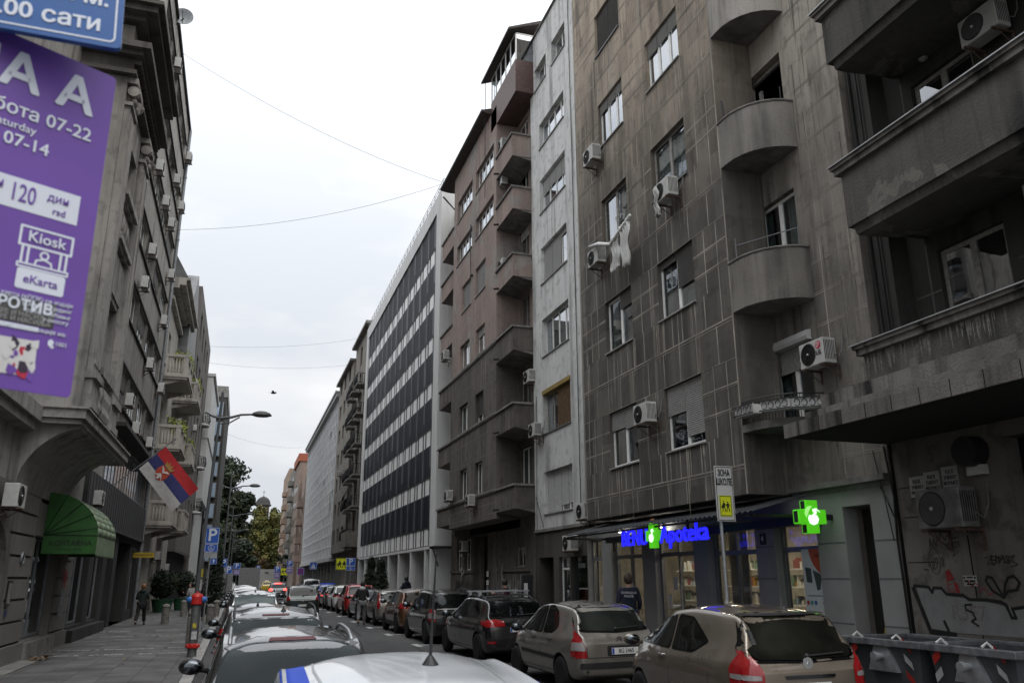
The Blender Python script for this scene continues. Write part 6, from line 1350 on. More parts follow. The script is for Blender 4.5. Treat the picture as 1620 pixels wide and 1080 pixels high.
    def cut(s, tools):
        o = s.body
        for c in tools: md = o.modifiers.new("b", "BOOLEAN"); md.operation = 'DIFFERENCE'; md.solver = 'EXACT'; md.object = c
        bpy.context.view_layer.update(); m = bpy.data.meshes.new_from_object(o.evaluated_get(bpy.context.evaluated_depsgraph_get())); o.modifiers.clear(); o.data = m; m.name = "body"
        for c in tools: bpy.data.objects.remove(c)
    def open_cabin(s, side, rear, front):
        """hollow the cabin, cut the window openings through and fit seats"""
        sp = s.sp; L = sp['L']; W_ = sp['W']/2; top = curve(sp['top']); H = max(v for _, v in sp['top']); rings = []; fl = .62
        ys = [y for y in sorted(s.half) if .16 < y < L-.9 and top(y) > fl+.25]
        for y in ys:
            r = []
            for x, z in s.half[y]:
                zz = max(fl, min(z, top(y)-.055) if z < top(y)-.12 else z-.055); r.append((max(.02, x-.065), zz))
            q = []
            for x, z in r:
                if q and abs(q[-1][0]-x) < 1e-4 and abs(q[-1][1]-z) < 1e-4: z += 1e-3
                q.append((x, z))
            k = next(i for i in range(len(q)) if q[i][1] > fl+1e-2); q = q[k-1:]; q[0] = (q[1][0]-.01, fl); rings.append((y, q))
        n = min(len(q) for y, q in rings); rings = [[(-x, y, z) for x, z in q[-n:]]+[(x, y, z) for x, z in q[-n:][::-1]] for y, q in rings]
        vs, fs = loft(rings); b = MB(); b.v = vs; b.f = fs; b.m = [0]*len(fs); tools = [b.obj("cavity", M['trim'])]; tools[0].data.materials[0] = M['trim']
        for p in side: b = MB(); b.prism(smoothpoly(p, .07), 'x', -W_-.3, W_+.3); tools.append(b.obj("cut", M['trim']))
        b = MB(); b.prism(smoothpoly(rear, .09), 'y', -.5, min(1.1, L*.28)); tools.append(b.obj("cut", M['trim'])); b = MB(); b.prism(smoothpoly(front, .08), 'y', L-2.3, L+.4); tools.append(b.obj("cut", M['trim']))
        if M['trim'].name not in [m.name for m in s.body.data.materials]: s.body.data.materials.append(M['trim'])
        s.cut(tools)
        for y, hz in ((L-2.35, H-.22), (L-2.35, 0), (L-3.15, H-.27)):
            if hz == 0: continue
            for x in ((-.36, .36) if y > L-3 else (-.36, .36, 0)):
                b = MB(); b.prism([(y-.02, .62), (y+.12, .62), (y-.04, hz-.22), (y-.14, hz-.22)], 'x', x-.22, x+.22); b.box(x-.12, x+.12, y-.14, y-.05, hz-.20, hz-.02); b.obj("seat", M['seat'], s.t, bevel=.03)
        b = MB(); b.box(-W_*.8, W_*.8, L-1.62, L-1.2, .62, sp['belt'][3][1]); b.tube([(-.36+.19*math.cos(t), L-1.72, sp['belt'][3][1]-.02+.19*math.sin(t)) for t in [i*.45 for i in range(15)]], .016, 6); b.obj("dashboard", M['trim'], s.t)
    # ---- panels that hug the body
    def hug(s, polys, mode, off=.005, step=.09):
        """polys: 2-D outlines in (y, z) for 'left'/'right', (x, z) for 'rear'/'front', (x, y) for 'top'"""
        b = bmesh.new(); D = {'left': Vector((1, 0, 0)), 'right': Vector((-1, 0, 0)), 'rear': Vector((0, 1, 0)), 'front': Vector((0, -1, 0)), 'top': Vector((0, 0, -1)), 'rl': Vector((.7, .7, 0)).normalized(), 'rr': Vector((-.7, .7, 0)).normalized()}[mode]
        for poly in polys:
            bb = bmesh.new(); f = bb.faces.new([bb.verts.new((p[0], p[1], 0)) for p in poly]); xs = [p[0] for p in poly]; zs = [p[1] for p in poly]
            for ax, (lo, hi) in ((0, (min(xs), max(xs))), (1, (min(zs), max(zs)))):
                k = int((hi-lo)/step)
                for q in range(1, k+1):
                    c = lo+(hi-lo)*q/(k+1); co = (c, 0, 0) if ax == 0 else (0, c, 0); no = (1, 0, 0) if ax == 0 else (0, 1, 0)
                    bmesh.ops.bisect_plane(bb, geom=bb.verts[:]+bb.edges[:]+bb.faces[:], plane_co=co, plane_no=no)
            bmesh.ops.triangulate(bb, faces=[f for f in bb.faces if len(f.verts) > 4])
            mp = {}
            for v in bb.verts:
                u, w = v.co.x, v.co.y
                org = {'left': Vector((-3, u, w)), 'right': Vector((3, u, w)), 'rear': Vector((u, -3, w)), 'front': Vector((u, s.sp['L']+3, w)), 'top': Vector((u, w, 4))}.get(mode)
                if org is None:   # diagonal: u runs along the diagonal tangent
                    tg = Vector((.7, -.7, 0)) if mode == 'rl' else Vector((.7, .7, 0)); cx = -s.sp['W']/2 if mode == 'rl' else s.sp['W']/2
                    org = Vector((cx, .0, w))+tg.normalized()*u-D*3
                hit = s.bvh.ray_cast(org, D)
                if mode == 'rear':   # keep to the rear face: pull points in until they sit on the corner
                    h0 = s.bvh.ray_cast(Vector((0, -3, w)), D); yl = (h0[0].y if h0[0] else 0)+.20
                    for _ in range(24):
                        if hit[0] is not None and hit[0].y < yl: break
                        u *= .985; hit = s.bvh.ray_cast(Vector((u, -3, w)), D)
                if hit[0] is None:
                    nr = s.bvh.find_nearest(org+D*(3-s.sp['W']*.45 if mode in ('left', 'right') else 3 if mode in ('rear', 'front') else 2.6)); p, nrm = nr[0], nr[1]
                else: p, nrm = hit[0], hit[1]
                if nrm.dot(D) > 0: nrm = -nrm
                mp[v] = b.verts.new(p+nrm*off)
            for f in bb.faces:
                try: b.faces.new([mp[v] for v in f.verts])
                except ValueError: pass
            bb.free()
        b.normal_update(); D2 = -D; bmesh.ops.reverse_faces(b, faces=[f for f in b.faces if f.normal.dot(D2) < 0])
        return b
    def panel(s, name, parts, m, parent=None, off=.005, step=.09, smooth=True):
        me = bpy.data.meshes.new(name); acc = bmesh.new()
        for polys, mode in parts:
            b = s.hug(polys, mode, off, step); tmp = bpy.data.meshes.new("t"); b.to_mesh(tmp); b.free(); acc.from_mesh(tmp); bpy.data.meshes.remove(tmp)
        acc.normal_update(); acc.to_mesh(me); acc.free(); me.materials.append(m)
        for p in me.polygons: p.use_smooth = smooth
        return link(name, me, parent or s.t)
    def both(s, polys): return [(polys, 'left'), (polys, 'right')]
    def lineq(s, pts, w): return stroke(pts, w)
    def mirrors(s, y, z, m, size=.11):
        for sx in (-1, 1):
            b = MB(); x = sx*(s.sp['W']/2+.10); b.ball((x, y, z), size, 12, 0, (1.1, .62, .72)); b.tube([(sx*(s.sp['W']/2-.08), y+.04, z-.05), (x, y, z-.03)], .03, 6); o = b.obj("side_mirror", m, s.t, smooth=True)
            b = MB(); b.ball((x, y-.045, z), size*.88, 14, 0, (1.05, .30, .66)); b.obj("mirror_glass", M['mirror'], o, smooth=True)
    def plate(s, txt, x, z, w=.52, y=None, mode='rear', lit=True):
        hit = s.bvh.ray_cast(Vector((x, -3, z)), Vector((0, 1, 0))); yy = hit[0].y-.012 if hit[0] else -.02
        b = MB(); b.box(x-w/2, x+w/2, yy-.008, yy, z-.055, z+.055); o = b.obj("number_plate", M['plate'], s.t)
        b = MB(); b.box(x-w/2+.006, x-w/2+.045, yy-.010, yy-.008, z-.05, z+.05); b.obj("plate_band", M['plate_blue'], o)
        if txt: text(txt, .10, facing((x, yy-.010, z), (1, 0, 0), (0, 0, 1)), (.02, 0, .001), M['black_ink'], o, sx=.85)
    def antenna(s, x, y, ln, tilt, fin=False):
        z = s.bvh.ray_cast(Vector((x, y, 4)), Vector((0, 0, -1)))[0].z; b = MB()
        if fin: b.add([(x-.03, y+.1, z), (x+.03, y+.1, z), (x+.03, y-.1, z), (x-.03, y-.1, z), (x, y-.06, z+.09), (x, y-.09, z+.08)], [(0, 1, 4), (1, 2, 5, 4), (2, 3, 5), (3, 0, 4, 5)])
        else: b.lathe([(.045, 0), (.03, .02), (.012, .045)], (x, y, z), 'z', 10); b.tube([(x, y, z+.03), (x+tilt[0]*ln, y+tilt[1]*ln, z+ln)], [.009, .004], 6)
        b.obj("antenna", M['plastic'], s.t)
    def rails(s, x, y0, y1, m, h=.045):
        for sx in (-1, 1):
            pts = []
            for k in range(13):
                y = lerp(y0, y1, k/12); hit = s.bvh.ray_cast(Vector((sx*x, y, 4)), Vector((0, 0, -1))); z = hit[0].z if hit[0] else 1.5
                pts.append((sx*x, y, z+h*min(1, 6*min(k/12, 1-k/12))))
            b = MB(); b.tube(pts, .018, 7); b.obj("roof_rail", m, s.t, smooth=True)
    def wiper(s, x0, z0, x1, z1):
        p = []
        for k in range(5):
            x, z = lerp(x0, x1, k/4), lerp(z0, z1, k/4); h = s.bvh.ray_cast(Vector((x, -3, z)), Vector((0, 1, 0)))
            if h[0]: p.append((x, h[0].y-.03, z))
        if len(p) > 1: b = MB(); b.tube(p, .012, 5); b.ball(p[0], .03, 8); b.obj("wiper", M['plastic'], s.t)
    def handles(s, ys, z, m):
        for y in ys:
            for sx in (-1, 1):
                h = s.bvh.ray_cast(Vector((sx*3, y, z)), Vector((-sx, 0, 0)))
                if h[0]: b = MB(); x = h[0].x; b.tube([(x, y-.09, z), (x+sx*.03, y-.07, z), (x+sx*.03, y+.07, z), (x, y+.09, z)], .014, 6); b.obj("door_handle", m, s.t)
PLAN = [(0, .80), (.04, .87), (.12, .925), (.3, .965), (.8, 1), (2.6, 1), (3.2, .965)]
def plan(L): return [(0, .80), (.03, .86), (.10, .92), (.3, .968), (.8, 1), (L-1.4, 1), (L-.8, .965), (L-.35, .88), (L-.12, .75), (L, .62)]
def hatch(L, W, H, tail=.98, rear=.45, belt=.93, roofy=1.5, ws=1.9, cowl=1.02, nose=.78, **k):
    """profile of a hatchback: rear = run of the tailgate, ws = windscreen top from the nose"""
    d = dict(L=L, W=W, top=[(0, tail-.16), (.03, tail-.04), (.09, tail), (rear, H-.09), (rear+.12, H-.055), (roofy, H), (L-ws-.15, H-.035), (L-ws+.12, H-.12), (L-ws+.85, cowl+.02), (L-ws+.98, cowl-.02), (L-.5, nose+.06), (L-.18, nose-.08), (L, nose-.28)],
             belt=[(0, tail-.12), (.2, belt+.0), (.6, belt), (1.5, belt-.01), (L-1.3, belt-.04), (L-.5, nose-.02), (L, nose-.32)], plan=plan(L), wheels=(.72, L-.78))
    d.update(k); return d
def std(c, side, rearwin, front=None, tl=None, pm=None, gap_y=(), belt=.93, blk=None, seam=True, third=False):
    """common dressing: glazing, shut lines, lamps"""
    L = c.sp['L']; W_ = c.sp['W']/2; H = max(v for _, v in c.sp['top'])
    wz = front or [(-W_*.80, belt+.16), (W_*.80, belt+.16), (W_*.60, H-.13), (-W_*.60, H-.13)]
    gm = M['car_glass']
    if c.t.location.y < 35: c.open_cabin(side, rearwin, wz); gm = M['cabin_glass']
    def grow(p): cx, cy = sum(q[0] for q in p)/len(p), sum(q[1] for q in p)/len(p); return [(cx+(x-cx)*1.025, cy+(y-cy)*1.04) for x, y in p]
    def ring(p, k, r):   # black surround of a pane
        cx, cy = sum(q[0] for q in p)/len(p), sum(q[1] for q in p)/len(p); a = smoothpoly(p, r); n = len(a); w = [(cx+(x-cx)*(1+k[0]), cy+(y-cy)*(1+k[1])) for x, y in a]
        return [[a[i], a[(i+1) % n], w[(i+1) % n], w[i]] for i in range(n)]
    for p in side:
        for md in ('left', 'right'): c.panel("side_window", [([smoothpoly(grow(p), .07)], md)], gm, off=.005)
    if gm is not M['car_glass']:
        c.panel("window_rubber", c.both([q for p in side for q in ring(p, (.05, .13), .07)])+[(ring(rearwin, (.10, .20), .09), 'rear'), (ring(wz, (.06, .12), .08), 'front')], M['gloss_black'], off=.003, step=.3)
        bz = c.sp['belt'][2][1]; c.panel("tailgate_seam", [(stroke([(-W_*.74, bz+.02), (-W_*.70, .60), (W_*.70, .60), (W_*.74, bz+.02)], .012), 'rear')], M['plastic'], off=.003, step=.3)
    c.panel("rear_window", [([smoothpoly(grow(rearwin), .09)], 'rear')], gm, off=.005)
    c.panel("windscreen", [([smoothpoly(grow(wz), .08)], 'front')], gm, off=.005)
    if tl:
        for k, (pr, pl) in enumerate(tl):
            pass
    if gap_y:
        ln = []
        for y in gap_y: ln += stroke([(y-.03, .34), (y, .55), (y, belt)], .012)
        ln += stroke([(min(gap_y), .33), (max(gap_y), .33)], .012)
        c.panel("door_seam", c.both(ln), M['plastic'], off=.003, step=.3)
    c.panel("headlight", [([smoothpoly([(-W_*.92, .62), (-W_*.5, .58), (-W_*.5, .72), (-W_*.88, .80)], .04), smoothpoly([(W_*.92, .62), (W_*.88, .80), (W_*.5, .72), (W_*.5, .58)], .04)], 'front')], M['tail_clear'], off=.006)
def lamps(c, rear, side=None, m='tail_red', name="tail_light"):
    """a tail lamp on each rear corner: rear outline for the left one in (x, z) and its wrap round the side in (y, z)"""
    o = []
    for sx in (1, -1):
        lim = c.sp['W']/2*.925; tp = curve(c.sp['top']); pr = [(max(-lim, x)*sx, z) for x, z in rear]; pr = pr if sx > 0 else pr[::-1]
        parts = [([smoothpoly(pr, .03)], 'rear')]
        if side: parts.append(([smoothpoly([(max(.13, y+.03), min(z, tp(max(.13, y+.03))-.09)) for y, z in side], .015)], 'left' if sx > 0 else 'right'))
        o.append(c.panel(name, parts, M[m], off=.008 if name == "tail_light" else .013, step=.04))
    return o
P = dict(
 charcoal=paint("charcoal paint", (.030, .031, .032), .25, .22), silver=paint("silver paint", (.34, .34, .34), .7), white=paint("white paint", (.62, .62, .62), 0., .3), black=paint("black paint", (.007, .007, .008), .0, .18),
 beige=paint("grey beige paint", (.25, .235, .205), .65), champagne=paint("champagne paint", (.20, .168, .132), .65), red=paint("red paint", (.34, .016, .014), .2), bronze=paint("bronze paint", (.13, .055, .022), .6),
 green=paint("dark green paint", (.018, .030, .026), .4), yellow=paint("taxi yellow paint", (.50, .36, .02), 0.), blue=paint("blue paint", (.02, .07, .30), .3), grey=paint("mid grey paint", (.085, .087, .09), .3, .25), police=paint("police white paint", (.52, .54, .56), .1, .35))
CL, CR = .55, 6.5
# --- left row
# charcoal crossover, nearest of the parked row
c = Car("parked_car", "charcoal crossover with roof rails, nearest car parked at the left kerb", "car", (.56, 7.72, 0), 0, hatch(4.16, 1.74, 1.56, 1.02, .55, .98, 1.7, 1.95, 1.08, .86, wr=.33, clear=.22), P['charcoal'], "cars parked along the left kerb")
std(c, [[(.95, 1.05), (2.95, 1.03), (2.3, 1.42), (1.2, 1.44)]], [(-.66, 1.10), (-.60, 1.40), (-.35, 1.465), (.35, 1.465), (.60, 1.40), (.66, 1.10), (.4, 1.06), (-.4, 1.06)], gap_y=(1.0, 2.0, 3.1), belt=1.0)
lamps(c, [(-.86, .78), (-.58, .80), (-.56, .95), (-.72, 1.10), (-.86, 1.08)], [(.02, .85), (.02, 1.07), (.38, 1.02), (.3, .92)]); c.mirrors(2.95, 1.08, M['plastic'], .125); c.rails(.56, .75, 2.2, M['steel'], .05)
c.panel("brake_lamp", [([smoothpoly([(-.22, 1.478), (.22, 1.478), (.20, 1.50), (-.20, 1.50)], .01)], 'rear')], M['brake_off'], off=.006); c.plate("", 0, .78); c.handles((1.25, 2.3), .92, P['charcoal']); c.wiper(.0, 1.08, .38, 1.12)
c.panel("bumper_trim", [([[(-.8, .30), (.8, .30), (.8, .48), (-.8, .48)]], 'rear')], M['plastic'], off=.01)
# dark estate with heavier rails
c = Car("parked_car", "dark grey estate with raised black roof rails, second from the camera at the left kerb", "car", (.62, 13.0, 0), 0, hatch(4.45, 1.80, 1.60, 1.04, .50, 1.0, 1.8, 1.95, 1.1, .88, wr=.34, clear=.24), P['grey'], "cars parked along the left kerb")
std(c, [[(.7, 1.08), (3.1, 1.05), (2.5, 1.45), (.95, 1.46)]], [(-.68, 1.14), (-.62, 1.44), (.62, 1.44), (.68, 1.14)], gap_y=(1.0, 2.15, 3.2), belt=1.02)
lamps(c, [(-.89, .85), (-.60, .88), (-.62, 1.08), (-.87, 1.1)], [(.02, .88), (.02, 1.08), (.35, 1.05), (.35, .92)]); c.mirrors(3.1, 1.12, M['plastic'], .125); c.rails(.60, .55, 2.6, M['plastic'], .085)
c.panel("brake_lamp", [([smoothpoly([(-.20, 1.495), (.20, 1.495), (.20, 1.515), (-.20, 1.515)], .008)], 'rear')], M['brake_off'], off=.006); c.plate("", 0, .8); c.handles((1.3, 2.45), .95, P['grey']); c.antenna(.12, .75, .30, (.02, -.25))
# silver compact
c = Car("parked_car", "maroon sided compact with a glossy roof, third from the camera at the left kerb", "car", (.50, 19.3, 0), 0, hatch(4.0, 1.72, 1.50, .98, .5, .94, 1.5, 1.9), P['charcoal'], "cars parked along the left kerb")
std(c, [[(.8, .98), (2.8, .96), (2.2, 1.36), (1.0, 1.38)]], [(-.64, 1.06), (-.58, 1.36), (.58, 1.36), (.64, 1.06)], gap_y=(1.0, 2.0, 3.0))
lamps(c, [(-.84, .78), (-.58, .82), (-.62, 1.0), (-.82, 1.04)], [(.02, .8), (.02, 1.02), (.3, 1.0), (.3, .86)]); c.mirrors(2.85, 1.02, M['plastic'], .12); c.panel("brake_lamp", [([smoothpoly([(-.18, 1.40), (.18, 1.40), (.18, 1.42), (-.18, 1.42)], .008)], 'rear')], M['brake_off'], off=.006); c.antenna(0, .8, .1, (0, -.3), True); c.plate("", 0, .75)
suv = hatch(4.4, 1.84, 1.66, 1.08, .42, 1.02, 1.8, 2.0, 1.12, .92, wr=.35, clear=.24)
c = Car("parked_car", "silver roofed sport utility car with rails and a fin aerial at the left kerb", "car", (.62, 29.0, 0), 0, suv, P['silver'], "cars parked along the left kerb")
std(c, [[(.75, 1.1), (3.1, 1.08), (2.5, 1.5), (.95, 1.52)]], [(-.72, 1.16), (-.66, 1.52), (.66, 1.52), (.72, 1.16)], gap_y=(1.0, 2.1, 3.2), belt=1.03)
lamps(c, [(-.91, .9), (-.66, .92), (-.68, 1.1), (-.89, 1.12)], [(.02, .9), (.02, 1.1), (.3, 1.08), (.3, .95)]); c.mirrors(3.1, 1.14, M['plastic'], .125); c.rails(.66, .6, 2.5, M['steel'], .06); c.antenna(0, .75, .1, (0, -.3), True)
for y, p, lb in ((36.5, 'black', "black hatchback mostly hidden in the left parked row, fifth from the camera"), (44, 'white', "white hatchback, sixth along the left kerb"), (53, 'white', "white van like car, seventh along the left kerb"), (62, 'silver', "silver car, eighth along the left kerb"), (72, 'white', "white car, ninth along the left kerb")):
    c = Car("parked_car", lb, "car", (.5, y, 0), 0, hatch(4.1, 1.76, 1.55 if y != 53 else 1.62, 1.0, .45, .95, 1.5, 1.9), P[p], "cars parked along the left kerb")
    std(c, [[(.8, 1.0), (2.85, .98), (2.3, 1.4), (1.0, 1.42)]], [(-.66, 1.08), (-.60, 1.40), (.60, 1.40), (.66, 1.08)]); lamps(c, [(-.85, .8), (-.62, .84), (-.64, 1.0), (-.84, 1.04)]); c.mirrors(2.9, 1.05, M['plastic'], .12)
# --- white police car with blue roof edges, closest to the camera
c = Car("police_car", "white police car with blue roof edges and a whip aerial, closest to the camera", "car", (.84, 3.25, 0), R(-2), hatch(4.05, 1.62, 1.625, 1.02, .55, .95, 1.75, 2.0, 1.05, .82, roofw=.78), P['police'])
std(c, [[(.85, 1.02), (2.75, .99), (2.2, 1.43), (1.1, 1.45)]], [(-.64, 1.08), (-.60, 1.42), (.60, 1.42), (.64, 1.08)], gap_y=(1.0, 2.0, 3.0))
lamps(c, [(-.83, .75), (-.62, .78), (-.66, 1.15), (-.80, 1.2)]); c.mirrors(2.85, 1.05, M['plastic']); c.antenna(.12, 1.15, .55, (.02, -.16)); c.plate("", 0, .72)
blu = mat("police blue stripe", (.008, .045, .36), .5, spec=.15)
def edge(sx):
    k = .44 if sx < 0 else .58
    return [[(sx*k, .55), (sx*(k+.04), 1.0), (sx*(k+.05), 1.75), (sx*(k+.02), 2.25), (sx*.62, 2.5), (sx*.66, 2.2), (sx*.67, 1.75), (sx*.66, 1.0), (sx*.62, .5)][::int(sx)]]
c.panel("blue_stripe", [(edge(-1), 'top'), (edge(1), 'top')], blu, off=.004, step=.06)
c.panel("roof_groove", [(stroke([(-.42, .7), (-.45, 1.4), (-.43, 2.2)], .014)+stroke([(.42, .7), (.45, 1.4), (.43, 2.2)], .014), 'top')], mat("roof groove", (.25, .26, .27), .4), off=.002)
# --- right row
c = Car("parked_car", "champagne compact with a chrome tailgate bar, nearest car parked on the right", "car", (6.50, 8.72, 0), R(-3), hatch(3.84, 1.764, 1.595, 1.05, .40, .99, 1.5, 1.62, 1.10, .86, roofw=.72, wr=.31), P['champagne'], "cars parked along the right kerb")
std(c, [[(.98, 1.17), (1.35, 1.03), (1.95, 1.03), (1.93, 1.44), (1.5, 1.42)], [(2.03, 1.03), (3.15, 1.05), (2.55, 1.34), (2.03, 1.44)]], [(-.66, 1.02), (-.70, 1.2), (-.58, 1.47), (.58, 1.47), (.70, 1.2), (.66, 1.02), (.0, 1.0)], gap_y=(.86, 1.99, 3.1), belt=1.0)
lamps(c, [(-.90, .70), (-.60, .72), (-.60, .9), (-.74, 1.12), (-.87, 1.10)], [(.01, .72), (.01, 1.12), (.20, 1.13), (.34, .92), (.30, .74)]); lamps(c, [(-.88, .80), (-.63, .80), (-.64, .85), (-.87, .86)], [(.02, .80), (.02, .86), (.3, .86), (.3, .81)], 'tail_clear', "lamp_band")
c.mirrors(2.95, 1.08, P['champagne'], .12); c.antenna(.15, .62, .42, (.10, .12)); c.handles((2.2,), .93, M['chrome'])
c.panel("black_spoiler", [([smoothpoly([(-.60, 1.475), (.60, 1.475), (.58, 1.50), (-.58, 1.50)], .01)], 'rear')], M['plastic'], off=.02)
c.panel("tailgate_bar", [([smoothpoly([(-.32, .80), (.32, .80), (.34, .84), (-.34, .84)], .02)], 'rear')], M['mirror'], off=.015); c.plate("", 0, .70); c.wiper(.02, 1.04, .55, 1.06)
h_ = c.bvh.ray_cast(Vector((0, -3, .965)), Vector((0, 1, 0)))[0].y-.012
b = MB(); b.lathe([(.056, -.006), (.066, -.006), (.066, .006), (.056, .006)], (0, h_, .965), 'y', 24)
for a in (90, 210, 330): b.add([(0, h_-.008, .965), (.012*math.cos(R(a+90)), h_-.006, .965+.012*math.sin(R(a+90))), (.06*math.cos(R(a)), h_-.004, .965+.06*math.sin(R(a))), (.012*math.cos(R(a-90)), h_-.006, .965+.012*math.sin(R(a-90)))], [(0, 1, 2), (0, 2, 3)])
b.obj("badge", M['chrome'], c.t)
c = Car("parked_car", "rounded grey beige hatchback with chevron badge, second parked on the right", "car", (6.52, 14.05, 0), R(1), dict(L=3.85, W=1.69, top=[(0, .84), (.03, .96), (.09, 1.0), (.45, 1.40), (.57, 1.445), (1.0, 1.50), (1.6, 1.52), (2.2, 1.45), (2.5, 1.32), (2.95, 1.04), (3.1, .99), (3.45, .86), (3.7, .70), (3.85, .45)],
    belt=[(0, .88), (.2, .93), (.6, .93), (1.5, .92), (2.6, .89), (3.35, .78), (3.85, .42)], plan=plan(3.85), wheels=(.72, 3.17), roofw=.73, wr=.30, rim=M['steel'], spokes=9), P['beige'], "cars parked along the right kerb")
std(c, [[(.95, 1.10), (1.15, .99), (1.62, .97), (1.62, 1.42), (1.35, 1.42), (1.1, 1.32)], [(1.70, .97), (2.85, .98), (2.4, 1.26), (2.1, 1.38), (1.70, 1.42)]], [(-.62, 1.05), (-.64, 1.16), (-.54, 1.41), (.54, 1.41), (.64, 1.16), (.62, 1.05), (0, 1.02)], gap_y=(.92, 1.66, 2.75), belt=.95)
lamps(c, [(-.85, .60), (-.60, .60), (-.62, .72), (-.70, .98), (-.76, 1.14), (-.81, 1.16)], [(.01, .62), (.01, 1.10), (.14, 1.14), (.20, .9), (.22, .62)]); lamps(c, [(-.84, .72), (-.63, .72), (-.67, .86), (-.83, .86)], [(.01, .72), (.01, .86), (.18, .86), (.2, .72)], 'tail_clear', "lamp_band")
c.mirrors(2.72, 1.0, M['plastic'], .115); c.antenna(.05, .75, .05, (0, -.3)); c.handles((1.2, 2.05), .86, M['plastic']); c.plate("BG·2465", .12, .70); c.wiper(.02, 1.06, .5, 1.09)
c.panel("plate_recess", [([smoothpoly([(-.22, .62), (.46, .62), (.46, .79), (-.22, .79)], .03)], 'rear')], M['plastic'], off=.004)
c.panel("bumper_strip", [([smoothpoly([(-.72, .42), (.72, .42), (.72, .52), (-.72, .52)], .03)], 'rear')], M['plastic'], off=.012); c.panel("side_strip", c.both([[(.95, .52), (2.75, .55), (2.75, .61), (.95, .59)]]), M['plastic'], off=.012)
for q in (.0, .035):
    hh = c.bvh.ray_cast(Vector((.03, -3, .88+q)), Vector((0, 1, 0)))[0].y-.01; b = MB(); b.add([(-.03, hh, .85+q), (.03, hh, .89+q), (.09, hh, .85+q), (.09, hh, .865+q), (.03, hh, .907+q), (-.03, hh, .865+q)], [(0, 1, 4, 5), (1, 2, 3, 4)]); b.obj("badge", M['chrome'], c.t)
c.panel("roof_strip", [(stroke([(-.52, .5), (-.55, 1.2), (-.53, 2.1)], .022)+stroke([(.52, .5), (.55, 1.2), (.53, 2.1)], .022), 'top')], M['plastic'], off=.004)
c = Car("parked_car", "black estate with silver cross bars on its roof, third parked on the right", "car", (6.55, 19.6, 0), R(.5), hatch(4.70, 1.81, 1.52, 1.0, .55, .95, 1.9, 2.05, 1.04, .82, wr=.33, spokes=5), P['black'], "cars parked along the right kerb")
std(c, [[(.78, 1.16), (.95, 1.02), (3.3, 1.0), (2.75, 1.34), (2.2, 1.42), (1.15, 1.39)]], [(-.66, 1.06), (-.62, 1.36), (-.4, 1.41), (.4, 1.41), (.62, 1.36), (.66, 1.06)], gap_y=(1.2, 2.2, 3.4), belt=.97)
lamps(c, [(-.90, .82), (-.38, .84), (-.40, .95), (-.62, 1.0), (-.89, .98)], [(.01, .84), (.01, .98), (.42, .97), (.38, .88)]); c.mirrors(3.25, 1.04, P['black'], .12); c.rails(.60, .7, 2.9, M['plastic'], .06); c.plate("BG·1174", 0, .76); c.handles((1.6, 2.6), .90, P['black'])
c.panel("chrome_line", c.both(stroke([(.76, 1.17), (1.12, 1.41), (2.2, 1.44), (2.8, 1.35)], .02)), M['chrome'], off=.006); c.panel("reflector", [([[(-.80, .46), (-.62, .46), (-.62, .51), (-.80, .51)], [(.62, .46), (.80, .46), (.80, .51), (.62, .51)]], 'rear')], M['tail_red'], off=.012); c.wiper(0, 1.08, .45, 1.1)
for y in (1.35, 2.25):
    b = MB(); b.box(-.72, .72, y-.03, y+.03, 1.60, 1.63); b.box(-.66, -.58, y-.04, y+.04, 1.50, 1.60); b.box(.58, .66, y-.04, y+.04, 1.50, 1.60); b.obj("cross_bar", M['steel'], c.t)
hh = c.bvh.ray_cast(Vector((.18, -3, .92)), Vector((0, 1, 0)))[0].y-.012; b = MB(); b.lathe([(.045, -.006), (.058, -.006), (.058, .006), (.045, .006)], (0, hh, .92), 'y', 20); b.box(-.075, .075, hh-.008, hh-.002, .912, .928); b.obj("badge", M['chrome'], c.t)
c = Car("parked_car", "boxy black estate with split red and clear lamps, fourth parked on the right", "car", (6.52, 25.7, 0), 0, hatch(4.45, 1.75, 1.60, 1.02, .32, .98, 1.8, 1.9, 1.04, .88, wr=.34, roofw=.80, spokes=6), P['black'], "cars parked along the right kerb")
std(c, [[(.55, 1.06), (3.1, 1.04), (2.65, 1.46), (.65, 1.48)]], [(-.68, 1.08), (-.66, 1.44), (.66, 1.44), (.68, 1.08)], gap_y=(1.2, 2.2, 3.2), belt=1.0)
lamps(c, [(-.87, .66), (-.66, .68), (-.68, 1.04), (-.82, 1.04)], [(.01, .68), (.01, 1.04), (.2, 1.02), (.24, .7)]); lamps(c, [(-.86, .76), (-.66, .76), (-.68, .92), (-.85, .92)], [(.01, .76), (.01, .92), (.22, .92), (.23, .76)], 'tail_clear', "lamp_band")
c.mirrors(3.1, 1.1, P['black'], .125); c.rails(.62, .5, 2.8, M['plastic'], .05); c.plate("", .05, .80); c.panel("chrome_bar", [([[(-.60, 1.0), (.60, 1.0), (.60, 1.035), (-.60, 1.035)]], 'rear')], M['chrome'], off=.02); c.handles((1.5, 2.5), .93, P['black'])
c = Car("parked_car", "two tone bronze crossover with cream roof, fifth parked on the right", "car", (6.56, 30.9, 0), 0, hatch(4.12, 1.78, 1.57, 1.04, .5, 1.0, 1.6, 1.9, 1.08, .88, wr=.34), P['bronze'], "cars parked along the right kerb")
std(c, [[(.95, 1.12), (2.85, 1.06), (2.3, 1.40), (1.25, 1.44)]], [(-.64, 1.12), (-.58, 1.42), (.58, 1.42), (.64, 1.12)], gap_y=(1.1, 2.0, 3.0), belt=1.02)
